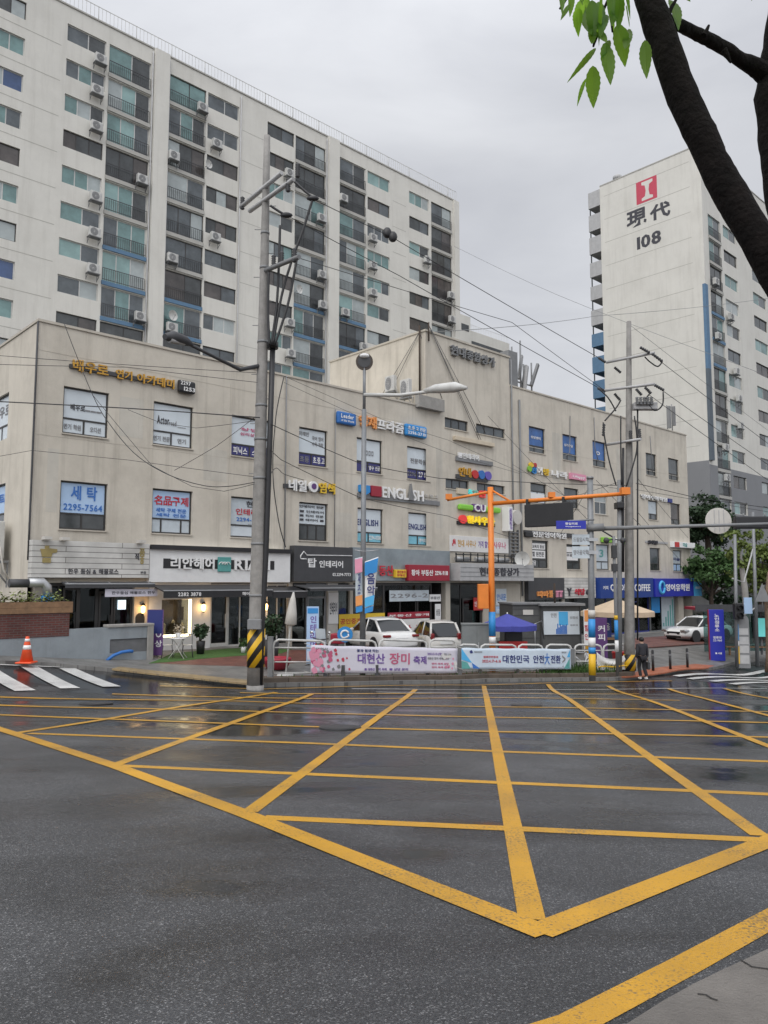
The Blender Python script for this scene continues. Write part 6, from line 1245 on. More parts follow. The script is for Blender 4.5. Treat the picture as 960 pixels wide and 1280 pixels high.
# ---------------------------------------------------------------- fence and banners on the island
def fpt(px): 
    Y = FY(px); d = ray(px, 845); x = d.x / d.y * Y; return Vector((x, Y, H(x, Y) + .2))
fl = [((341, 406), 'leftmost, beside the striped pole'), ((411, 470), 'above the left half of the rose banner'), ((474, 533), 'in front of the white sedan'), ((537, 570), 'in front of the small hatchback'), ((574, 599), 'just left of the orange post'), ((601, 646), 'below the blue parasol'), ((648, 679), 'in front of the grey kiosk'), ((683, 715), 'at the right end of the safety banner'), ((719, 753), 'round the signal post foot'), ((755, 788), 'behind the sagging white cloth')]
for (xa, xb), lab in fl:
    a, b = fpt(xa), fpt(xb); L_ = (b - a).length; ang = math.atan2(b.y - a.y, b.x - a.x); t = thing('pedestrian_fence', 'pale steel fence panel with rounded top, ' + lab, 'fence', a, ang, 'fence panels on the island'); dz = b.z - a.z; hh = P(xa, 800 if xa < 560 else 806, a.y).z - a.z
    top = [(0, 0, 0), (0, 0, hh - .18), (.05, 0, hh - .06), (.18, 0, hh), (L_ - .18, 0, hh + dz), (L_ - .05, 0, hh + dz - .06), (L_, 0, hh + dz - .18), (L_, 0, dz)]
    m_ = MB(); m_.tube(top, .04, 8); m_.build('frame', M['white_metal'], t); m_ = MB()
    for f in (.8, .42, .12): m_.tube([(.02, 0, hh * f), (L_ - .02, 0, hh * f + dz)], .024, 6)
    m_.build('crossbar', M['white_metal'], t)
for px, y0, lab in ((337.5, 797, 'dark square fence post beside the striped pole foot'), (574.5, 808, 'grey fence post between the two printed banners'), (716, 812, 'dark fence post at the right end of the safety banner')):
    a = fpt(px); hh = P(px, y0, a.y).z - a.z; m_ = MB(); m_.box(-.08, .08, -.08, .08, -.1, hh); m_.box(-.095, .095, -.095, .095, hh, hh + .03); o = m_.build('fence_post', M['mid_grey'], None, bevel=.015); o.location = a; tag(o, lab, 'post')
for i, px in enumerate((407, 429, 471, 534)):
    a = fpt(px) + Vector((0, -.14, 0)); m_ = MB(); m_.box(-.06, .06, -.04, .04, -.08, .42); o = m_.build('stub_post', M['charcoal'], None, bevel=.01); o.location = a; tag(o, 'short dark stub post under the rose banner, ' + ('nearest the striped pole', 'second from the striped pole', 'below the banner title', 'near the banner date')[i], 'post')
def banner(name, label, xa, xb, ya, yb, mm, mats_texts, art, off=.30):
    a, b = fpt(xa), fpt(xb); a.y -= off; b.y -= off; W = Wall(a.x, a.y, b.x - a.x, b.y - a.y); s0, z1 = W.hit(xa, ya); s1, _ = W.hit(xb, ya); _, z0 = W.hit(xa, yb); z0b = W.hit(xb, yb)[1]; z1b = W.hit(xb, ya)[1]
    t = thing(name, label, 'banner', W.w(s0, 0, z0), W.ang); w, h = s1 - s0, z1 - z0; sl = (z0b - z0) / w
    wv = lambda x, z: .018 * math.sin(x * 2.3 + z * 2) + .012 * math.sin(x * 5.1 + 1)
    n, k = 40, 8; vs = [(w * i / n, wv(w * i / n, h * j / k), h * j / k + sl * w * i / n + .01 * math.sin(i * .7) * (1 if j == k else 0)) for j in range(k + 1) for i in range(n + 1)]
    m_ = MB(); m_.add(vs, [(j * (n + 1) + i, j * (n + 1) + i + 1, (j + 1) * (n + 1) + i + 1, (j + 1) * (n + 1) + i) for j in range(k) for i in range(n)], True); o = m_.build('cloth', M[mm], t); sm = o.modifiers.new('thick', 'SOLIDIFY'); sm.thickness = .006; sm.offset = 1 if False else 0
    def put(mb): mb.v = [(x, y + wv(x, z), z + sl * x) for x, y, z in mb.v]; return mb
    by = {}
    for x in mats_texts: by.setdefault(x[5], []).append(x)
    for m2, xs in by.items():
        l = MB(); [letters(l, q[0], w * q[1], w * q[2], h * q[3], h * q[4], y=-.014, depth=.004) for q in xs]; put(l).build('lettering', M[m2], t)
    for m2, nm, fn in art: l = MB(); fn(l, w, h); put(l).build(nm, M[m2], t)
    for p, q in (((0, 0, h), (-.12, off * .8, h + .05)), ((w, 0, h + sl * w), (w + .12, off * .8, h + .05 + sl * w)), ((0, 0, 0), (-.12, off * .8, .05)), ((w, 0, sl * w), (w + .12, off * .8, sl * w + .05))): m_ = MB(); m_.tube([p, q], .01, 4); m_.build('tie_rope', M['offwhite'], t)
    return t
def blob(l, x, z, r, n=9, y=-.015):
    l.prism([(x + r * math.cos(2 * math.pi * i / n) * (1 + .18 * math.sin(5 * i)), z + r * math.sin(2 * math.pi * i / n) * (1 + .18 * math.cos(3 * i))) for i in range(n)], y - .003, y)
def roses(sd, n, x0, x1, rr):
    def f(l, w, h):
        rd = random.Random(sd)
        for i in range(n): blob(l, w * rd.uniform(x0, x1), h * rd.uniform(.08, .85), rr * rd.uniform(.6, 1.2), 9, -.012 - .0006 * i)
    return f
banner('printed_banner', 'lilac rose festival banner with violet and pink lettering tied to the fence', 389, 572, 806.5, 841.5, 'banner_lilac', [('꽃과 함께 하는', .28, .43, .79, .9, 'text_navy'), ('대현산', .285, .47, .36, .74, 'text_violet'), ('장미', .5, .64, .34, .78, 'text_pink'), ('축제', .665, .76, .36, .68, 'text_violet'), ('■ 대현산 장미 축제', .33, .48, .1, .2, 'text_violet'), ('■ 상담 문의', .5, .63, .1, .2, 'text_violet'), ('2023.5.13.(토)', .77, .88, .7, .82, 'text_violet'), ('상담 2296', .89, .95, .71, .81, 'text_grey'), ('대현산 장미 축제 2023', .77, .93, .54, .64, 'text_grey'), ('장미 축제 상담', .80, .93, .34, .42, 'text_pink'), ('장미 축제 안내', .80, .93, .2, .28, 'text_pink'), ('대현산', .03, .1, .84, .92, 'text_grey')],
       [('pink', 'printed_rose', roses(3, 16, .0, .07, .1)), ('text_pink', 'printed_rose', roses(5, 12, .01, .12, .08)), ('text_grey', 'printed_leaf', roses(8, 9, .05, .17, .07)), ('logo_red', 'printed_rose', roses(11, 7, .14, .26, .05)), ('pink', 'printed_rose', roses(14, 7, .9, .99, .05)), ('banner_white', 'printed_petal', roses(17, 9, .88, .99, .07))])
def tri(pts):
    def f(l, w, h): l.prism([(w * a, h * b) for a, b in pts], -.016, -.011)
    return f
banner('printed_banner', 'pale blue national safety banner with navy lettering and teal corners', 577, 713, 810, 836.5, 'banner_pale', [('대한민국', .36, .61, .3, .68, 'text_navy'), ('안전', .645, .745, .3, .68, 'text_navy'), ('大', .75, .80, .22, .78, 'text_blue'), ('전환', .81, .9, .3, .68, 'text_navy'), ('>', .915, .945, .3, .7, 'text_grey'), ('집중안전점검', .19, .32, .54, .64, 'text_red'), ('2023.4.17~6.16', .18, .345, .32, .46, 'text_red'), ('행정안전부', .11, .18, .78, .86, 'text_grey'), ('행정안전부', .91, .955, .8, .87, 'text_grey')],
       [('cyan', 'printed_corner', tri(((0, .98), (.09, .3), (0, .45)))), ('teal_letter', 'printed_corner', tri(((0, .4), (.05, .32), (.08, .02), (0, .02)))), ('text_blue', 'printed_corner', tri(((.09, .3), (.16, .03), (.1, .03)))), ('teal_letter', 'printed_corner', tri(((.93, .03), (.985, .55), (.985, .03)))), ('cyan', 'printed_corner', tri(((.96, .6), (.99, .95), (.99, .6)))), ('text_navy', 'printed_badge', lambda l, w, h: blob(l, w * .085, h * .82, .06))])
def sagcloth():
    a, b = fpt(745), fpt(786); a.y -= .12; b.y -= .12; W = Wall(a.x, a.y, b.x - a.x, b.y - a.y); s0, z1 = W.hit(745, 815); s1, _ = W.hit(786, 815); z0 = W.hit(745, 838)[1]; t = thing('cloth_banner', 'sagging white cloth banner bunched on the fence beside the big concrete pole', 'banner', W.w(s0, 0, z0), W.ang); w, h = s1 - s0, z1 - z0
    m_ = MB(); n, k = 24, 12; vs = []
    for j in range(k + 1):
        for i in range(n + 1): x = i / n; y = j / k; sg = 4 * x * (1 - x); vs.append((w * x, -.05 - .07 * math.sin(y * 9 + 3 * sg) * sg, h * y - h * .42 * sg * y + .0 * x))
    m_.add(vs, [(j * (n + 1) + i, j * (n + 1) + i + 1, (j + 1) * (n + 1) + i + 1, (j + 1) * (n + 1) + i) for j in range(k) for i in range(n)], True); o = m_.build('cloth', M['banner_white'], t); sm = o.modifiers.new('thick', 'SOLIDIFY'); sm.thickness = .008
    m_ = MB(); m_.tube([(w * i / 10, -.14, .14 + .02 * math.sin(i)) for i in range(11)], .03, 5); m_.build('hem', M['yellow'], t)
sagcloth()
q = fpt(779) + Vector((0, .35, 0)); t = thing('bucket', 'red plastic tub behind the sagging white cloth', 'tub', q); m_ = MB(); m_.lathe([(.25, 0), (.32, .75), (.34, .78), (.3, .8)], n=14); m_.build('body', M['red'], t); m_ = MB(); m_.tube([(-.32, 0, .74), (0, -.02, .95), (.32, 0, .74)], .015, 5); m_.build('handle', M['steel'], t)
# weeds along the kerb
def weeds():
    m_ = MB(); rd = random.Random(4)
    for i in range(900):
        px = rd.gauss(720, 24) if i < 760 else rd.uniform(345, 690); p = fpt(max(340, min(785, px))); p += Vector((rd.uniform(-.1, .1), rd.uniform(-.3, .1), 0)); h = rd.uniform(.12, .5) * (1 if i < 760 else .35); a = rd.uniform(0, 6.28); d = Vector((math.cos(a), math.sin(a), 0)); b = Vector((-d.y, d.x, 0)) * .018; tip = p + d * h * .5 + Vector((0, 0, h)); mid = p + d * h * .15 + Vector((0, 0, h * .6))
        m_.add([p - b, p + b, mid + b * .8, tip, mid - b * .8], [(0, 1, 2, 3, 4)])
    stuff(tag(m_.build('weeds', M['weed']), 'green weeds growing along the kerb under the fence', 'weeds'))
mat('weed', (.06, .13, .03), .8, var=.4, scale=9); weeds()
# ---------------------------------------------------------------- left corner: retaining wall, planter, cone
LW = Wall(*(MALL.w(0, -1.5, 0)[:2]), *TD)
def lw(px, py): return LW.hit(px, py)
sA, sB, sC, sE = lw(-40, 800)[0], lw(86, 790)[0], lw(137, 790)[0], lw(191, 790)[0]
zlow, zhi = lw(40, 797)[1], lw(140, 784.5)[1]; zb = lw(190, 828)[1] - .6
t = thing('retaining_wall', 'low blue grey painted concrete wall at the left corner with a vent grille', 'wall', LW.w(0, 0, 0), LW.ang)
m_ = MB(); m_.box(sA, sB, 0, .3, zb, zlow); gx0, gz0 = lw(137, 817); gx1, gz1 = lw(185, 797)
tmp = MB(); grid_wall(tmp, sB + .002, sE, zb, zhi, [(gx0, gx1, gz0, gz1)], y=0, dep=.28); m_.add(tmp.v, tmp.f); m_.box(sB + .002, gx0, .02, .3, zb, zhi); m_.box(gx1, sE, .02, .3, zb, zhi); m_.box(gx0, gx1, .29, .3, zb, zhi); m_.box(gx0, gx1, .02, .3, gz1, zhi); m_.box(sE - .3, sE, .301, 1.4, zb, zhi)
m_.build('wall', M['low_wall'], t); m_ = MB(); n = 12
for i in range(n): z = gz0 + (gz1 - gz0) * (i + .2) / n; m_.add([(gx0, .03, z), (gx1, .03, z), (gx1, .1, z + .06), (gx0, .1, z + .06), (gx0, .05, z - .01), (gx1, .05, z - .01), (gx1, .12, z + .05), (gx0, .12, z + .05)], [(0, 1, 2, 3), (7, 6, 5, 4), (0, 4, 5, 1), (3, 2, 6, 7)])
m_.build('vent_grille', M['mid_grey'], t); m_ = MB(); m_.box(gx0 - .12, sE + .03, -.06, .34, zhi + .002, zhi + .1); m_.box(sE - .22, sE + .02, -.05, -.002, zb, zhi); m_.build('coping', M['concrete'], t, bevel=.02)
pz0 = lw(40, 797)[1]; pz1, pz2 = lw(40, 767)[1], lw(40, 752)[1]; t = thing('planter_box', 'red brick planter box with weathered plank rim on the low corner wall', 'planter', LW.w(0, 0, 0), LW.ang)
m_ = MB(); m_.box(sA, sB, -.02, 1.0, pz0 + .003, pz1); m_.build('brick_body', M['brick'], t); m_ = MB(); [m_.box(sA, sB + .08, -.06, 1.04, pz1 + .005 + .16 * k * (pz2 - pz1) / .34, pz1 + .16 * (k + 1) * (pz2 - pz1) / .34) for k in range(2)]; m_.build('plank_rim', M['wood'], t)
m_ = MB(); rd = random.Random(2)
for i in range(1400):
    c = rd.choice([-.9, .0, .8, 1.7, 2.6]); p = Vector((sB - 3.3 + c * 1.1 + rd.gauss(0, .4), rd.uniform(.1, .9), pz2 + abs(rd.gauss(0, .13)) - .03)); a = rd.uniform(0, 6.28); d = Vector((math.cos(a), math.sin(a), rd.uniform(-.3, .6))) * .08; b = Vector((-d.y, d.x, 0)) * .45
    if p.x < sB: m_.add([p, p + d + b, p + d * 2, p + d - b], [(0, 1, 2, 3)])
mat('leaf_pale', (.17, .2, .06), .8, var=.4, scale=9); m_.build('low_plants', M['leaf_pale'], t)
c = foot(33, 829, .12); t = thing('traffic_cone', 'orange traffic cone with white bands on the pavement before the low wall', 'traffic cone', c); hC = P(33, 796, c.y).z - c.z; m_ = MB(); m_.box(-.24, .24, -.24, .24, 0, .05); m_.build('base', M['cone_orange'], t, bevel=.02); m_ = MB(); m_.lathe([(.19, .05), (.05, hC), (.045, hC + .01)], n=18); q = m_.build('cone', M['cone_orange'], t)
for f0, f1 in ((.5, .66), (.8, .9)): m_ = MB(); m_.lathe([(.193 - .14 * f0, hC * f0 + .02), (.193 - .14 * f1, hC * f1 + .02)], n=18); m_.build('white_band', M['white'], q)
a = lw(150, 824); m_ = MB(); pts = [LW.w(lw(x, y)[0], -.12, lw(x, y)[1]) for x, y in ((131, 826), (140, 819), (150, 815), (160, 813.5), (164, 814))]; o0_ = pts[0].copy(); m_.tube([p - o0_ for p in pts], .055, 8); o = m_.build('hose', M['blue']); o.location = o0_; tag(o, 'thick blue hose coming out of the vent grille', 'hose')
s, z = ms(17, 731); t = thing('air_duct', 'dark duct with a silver elbow at the left end of the plank sign', 'duct', MALL.w(s, -.5, z), MALL.ang); m_ = MB(); m_.tube([(-.3, 0, .05), (.3, 0, .05)], .14, 10); m_.build('pipe', M['charcoal'], t); m_ = MB(); m_.tube([(.3, 0, .07), (.75, 0, .07), (.9, 0, -.08), (.93, 0, -.35)], [.15, .16, .16, .15], 12); m_.build('elbow', M['steel'], t); m_ = MB(); m_.tube([(.93, 0, -.36), (.93, 0, -.7)], .22, 12); m_.build('blue_band', M['bright_blue'], t)
# ---------------------------------------------------------------- shop pavement clutter
def stand_banner(name, label, px0, px1, py0, by, mm, texts, tm, foot_px=None, off=.12, bands=(), lean=0.0):
    b = foot((px0 + px1) / 2, by, off); Y = b.y; w = (px1 - px0) / 960 * Y; h = P(px0, py0, Y).z - b.z; t = thing(name, label, 'standing banner', b, 0); l0 = -w / 2
    m_ = MB(); m_.box(l0, -l0, -.012, .012, .08, h); o = m_.build('panel', M[mm], t); l = MB()
    for tx, a, c, z0, z1 in texts: letters(l, tx, l0 + w * a, l0 + w * c, h * z0, h * z1, y=-.014, depth=.004)
    l.build('lettering', M[tm], t)
    for z0, z1, m2 in bands: m_ = MB(); m_.box(l0 + .03, -l0 - .03, -.02, -.0125, h * z0, h * z1); m_.build('printed_band', M[m2], t)
    m_ = MB(); m_.tube([(0, .03, h), (0, .05, .02)], .015, 5); [m_.tube([(0, .05, .1), (x, y, .0)], .012, 5) for x, y in ((-.3, -.2), (.3, -.2), (0, .4))]; m_.build('stand', M['charcoal'], t); return t
stand_banner('standing_banner', 'tall purple and white standing banner at the end of the low wall', 183, 203, 762, 822, 'purple', [('네일', .5, .95, .8, .94), ('염색', .5, .95, .62, .76), ('O', .55, .9, .42, .56), ('상', .5, .95, .22, .36), ('연', .05, .42, .7, .9), ('기', .05, .42, .46, .64)], 'text_white', bands=((.5, .99, 'text_navy'),))
stand_banner('standing_banner', 'pale blue upright standing banner behind the left fence panel', 383, 398, 758, 832, 'film_blue', [('인', .3, .8, .72, .84), ('테', .3, .8, .58, .7), ('리', .3, .8, .44, .56), ('어', .3, .8, .3, .42)], 'text_violet', off=.12, bands=((.1, .24, 'banner_lilac'), (.88, .97, 'bright_blue')))
stand_banner('standing_banner', 'narrow purple standing banner between the two grey posts', 745.5, 760, 772, 832, 'purple', [('커', .2, .8, .7, .84), ('피', .2, .8, .52, .66)], 'text_white')
stand_banner('standing_banner', 'orange topped menu standing banner left of the signal post', 731, 738, 762, 830, 'text_white', [('할', .1, .9, .6, .72), ('인', .1, .9, .44, .56)], 'text_red', bands=((.78, .99, 'orange_letter'), (.2, .36, 'gold')))
stand_banner('standing_banner', 'narrow navy standing banner in front of the coffee shop', 756, 765, 765, 822, 'sign_navy', [('음', .2, .8, .6, .76), ('료', .2, .8, .4, .56)] if False else [('음', .2, .8, .6, .76)], 'text_white', bands=((.9, .99, 'orange_letter'),))
def table_set():
    b = foot(222, 823, .14); t = thing('bistro_table', 'small folding table with crossed legs and white flower pot before the salon window', 'table', b); m_ = MB(); m_.lathe([(.3, .7), (.3, .73)], n=20); m_.build('table_top', M['white'], t); m_ = MB(); [m_.tube([(-.28 * s, y, 0), (.22 * s, y * .3, .7)], .015, 5) for s in (-1, 1) for y in (-.2, .2)]; m_.build('leg_frame', M['white_metal'], t)
    p = thing('flower_pot', 'white pot with pale flowers on the small folding table', 'plant pot', b + Vector((0, 0, .731))); m_ = MB(); m_.lathe([(.08, 0), (.11, .16), (.1, .17)], n=12); m_.build('pot', M['white'], p); m_ = MB(); rd = random.Random(9)
    for i in range(160): q = Vector((rd.gauss(0, .1), rd.gauss(0, .1), .25 + rd.gauss(0, .09))); d = Vector((rd.uniform(-1, 1), rd.uniform(-1, 1), rd.uniform(-.5, 1))) * .035; e = Vector((-d.y, d.x, d.z)); m_.add([q, q + d, q + d + e, q + e], [(0, 1, 2, 3)])
    m_.build('flowers', M['cream'], p)
    for px, lab in ((209, 'thin wire chair left of the small folding table'), (234, 'thin wire chair right of the small folding table')):
        b = foot(px, 822, .14); c = thing('wire_chair', lab, 'chair', b, .3); m_ = MB(); m_.tube([(.18 * math.cos(a), .18 * math.sin(a), .45) for a in np.linspace(0, 6.28, 13)], .012, 5); m_.lathe([(.17, .44), (.17, .455)], n=14); m_.build('seat', M['white_metal'], c)
        m_ = MB(); m_.tube([(-.17, .1, .45), (-.17, .15, .8), (0, .17, .88), (.17, .15, .8), (.17, .1, .45)], .012, 5); m_.build('backrest', M['charcoal'], c)
        for x, y in ((-.15, -.12), (.15, -.12), (-.15, .12), (.15, .12)): m_ = MB(); m_.tube([(x, y, .45), (x * 1.3, y * 1.3, 0)], .012, 5); m_.build('leg', M['charcoal'], c)
table_set()
def leaves(m_, n, cx, cy, cz, rx, ry, rz, size, rd, up=.2, shell=.3):
    for i in range(n):
        a, u = rd.uniform(0, 6.28), rd.uniform(-1, 1); k = (shell + (1 - shell) * rd.random()) ; s = math.sqrt(1 - u * u); p = Vector((cx + rx * k * s * math.cos(a), cy + ry * k * s * math.sin(a), cz + rz * k * u))
        d = Vector((rd.uniform(-1, 1), rd.uniform(-1, 1), rd.uniform(-.7, .7) - up)).normalized() * size * rd.uniform(.6, 1.3); b = d.cross(Vector((rd.uniform(-1, 1), rd.uniform(-1, 1), rd.uniform(-1, 1)))).normalized() * size * .36
        m_.add([p, p + d * .5 + b, p + d, p + d * .5 - b], [(0, 1, 2, 3)])
mat('leaf_dark', (.022, .05, .018), .7, var=.5, scale=5); mat('leaf_mid', (.045, .10, .025), .7, var=.5, scale=4); mat('leaf_yellow', (.11, .15, .03), .7, var=.4, scale=4)
def pot_plant(label, px, by, top, potm, leafm, sd, wpx, off=.14, n=260):
    b = foot(px, by, off); t = thing('potted_plant', label, 'plant', b); H_ = P(px, top, b.y).z - b.z; r = wpx / 960 * b.y / 2; m_ = MB(); m_.lathe([(r * .62, 0), (r * .75, H_ * .42), (r * .7, H_ * .43), (r * .6, H_ * .38)], n=16); m_.build('pot', M[potm], t); m_ = MB(); rd = random.Random(sd)
    for i in range(7): a = rd.uniform(0, 6.28); m_.tube([(0, 0, H_ * .38), (r * .4 * math.cos(a), r * .4 * math.sin(a), H_ * .65), (r * .8 * math.cos(a), r * .8 * math.sin(a), H_ * .92)], .012, 4)
    m_.build('stem', M['bark_far'], t); m_ = MB(); leaves(m_, n, 0, 0, H_ * .76, r * 1.1, r * 1.1, H_ * .25, .16, rd); m_.build('leaves', M[leafm], t)
pot_plant('potted plant in a tall black pot left of the salon glass door', 250.5, 817, 780, 'black', 'leaf_dark', 3, 15)
pot_plant('wide dark potted plant right of the striped pole', 339, 824, 768, 'charcoal', 'leaf_dark', 5, 26, n=500)
pot_plant('small white potted plant by the salon doors, left of the striped pole', 304, 816, 798, 'white', 'leaf_mid', 6, 9, n=80)
b = foot(357, 846, .14); t = thing('parasol', 'closed off white parasol leaning behind the left fence panel', 'parasol', b); m_ = MB(); tp = P(367, 740, b.y) - b; m_.tube([(0, 0, 0), tp], .03, 8); m_.lathe([(.3, 0), (.28, .08), (.05, .1)], n=14); m_.build('pole', M['white_metal'], t); m_ = MB(); m_.tube([tp * f for f in (.99, .9, .75, .62, .6)], [.03, .1, .17, .2, .08], 9); m_.build('folded_cloth', M['offwhite'], t)
b = foot(346, 836, .14); t = thing('flower_tub', 'low pinkish red tub behind the leftmost fence panel', 'tub', b); m_ = MB(); m_.lathe([(.35, 0), (.5, .3), (.52, .36), (.45, .4), (.4, .3)], n=18); m_.build('tub', M['crimson'], t); m_ = MB(); m_.lathe([(.4, .3), (.3, .34), (.01, .36)], n=18); m_.build('soil', M['soil'], t)
# scooter
def scooter():
    b = foot(407, 836, .13); k = b.y / 29.0; t = thing('scooter', 'red motor scooter parked behind the fence next to the pale blue banner', 'motor scooter', b, R(-115)); t.scale = (k, k, k)
    for x in (-.62, .62): m_ = MB(); n = 18; m_.tube([(x + .22 * math.cos(a), 0, .25 + .22 * math.sin(a)) for a in np.linspace(0, 6.283, n)], .06, 8); w_ = m_.build('wheel', M['black_rubber'], t); m_ = MB(); m_.disc((x, 0, .25), .15, 'y', .06, 14); m_.build('hub', M['steel'], w_)
    m_ = MB(); m_.prism([(-.85, .55), (-.8, .75), (-.3, .78), (-.1, .5), (.3, .42), (.42, .95), (.55, .98), (.62, .5), (.35, .3), (-.3, .28), (-.7, .42)], -.17, .17); m_.build('body', M['red'], t, bevel=.06); m_ = MB(); m_.box(-.75, -.12, -.15, .15, .78, .88); m_.build('seat', M['black'], t, bevel=.04); m_ = MB(); m_.box(-1.15, -.72, -.22, .22, .85, 1.25); m_.build('top_box', M['crimson'], t, bevel=.05)
    m_ = MB(); m_.tube([(.45, 0, .95), (.42, 0, 1.1)], .04, 6); m_.tube([(.36, -.33, 1.14), (.44, 0, 1.1), (.36, .33, 1.14)], .02, 6); m_.build('handlebar', M['charcoal'], t); m_ = MB(); m_.ball((.56, 0, 1.0), (.08, .1, .1), 10, 8); m_.build('headlight', M['chrome'], t)
    m_ = MB(); [m_.tube([(.4, s * .3, 1.14), (.42, s * .36, 1.32)], .01, 5) for s in (-1, 1)]; [m_.ball((.42, s * .37, 1.36), (.02, .07, .05), 8, 6) for s in (-1, 1)]; m_.build('mirror', M['chrome'], t); m_ = MB(); m_.prism([(.3, .95), (.42, 1.5), (.44, 1.5), (.36, .95)], -.2, .2); m_.build('windshield', M['film_pale'], t)
scooter()
b = foot(431, 838, .13); Y = b.y; t = thing('round_sign', 'round blue standing sign with white curved mark beside the badge lamp post', 'sign', b); rr_ = 9.6 / 960 * Y; zc = P(431, 793, Y).z - b.z; m_ = MB(); m_.disc((0, 0, zc), rr_, 'y', .06, 28); m_.build('disc', M['bright_blue'], t); m_ = MB(); m_.tube([(rr_ * .5 * math.cos(a), -.04, zc + rr_ * .5 * math.sin(a)) for a in np.linspace(.4, 4.4, 12)], .035, 6); m_.tube([(-.05, -.04, zc - rr_ * .5), (rr_ * .5, -.04, zc - rr_ * .2), (rr_ * .4, -.04, zc + .02)], .035, 6); m_.build('mark', M['text_white'], t); m_ = MB(); m_.tube([(0, .02, 0), (0, .02, zc - rr_)], .03, 6); m_.lathe([(.25, 0), (.22, .08), (.03, .1)], n=14); m_.build('stand', M['mid_grey'], t)
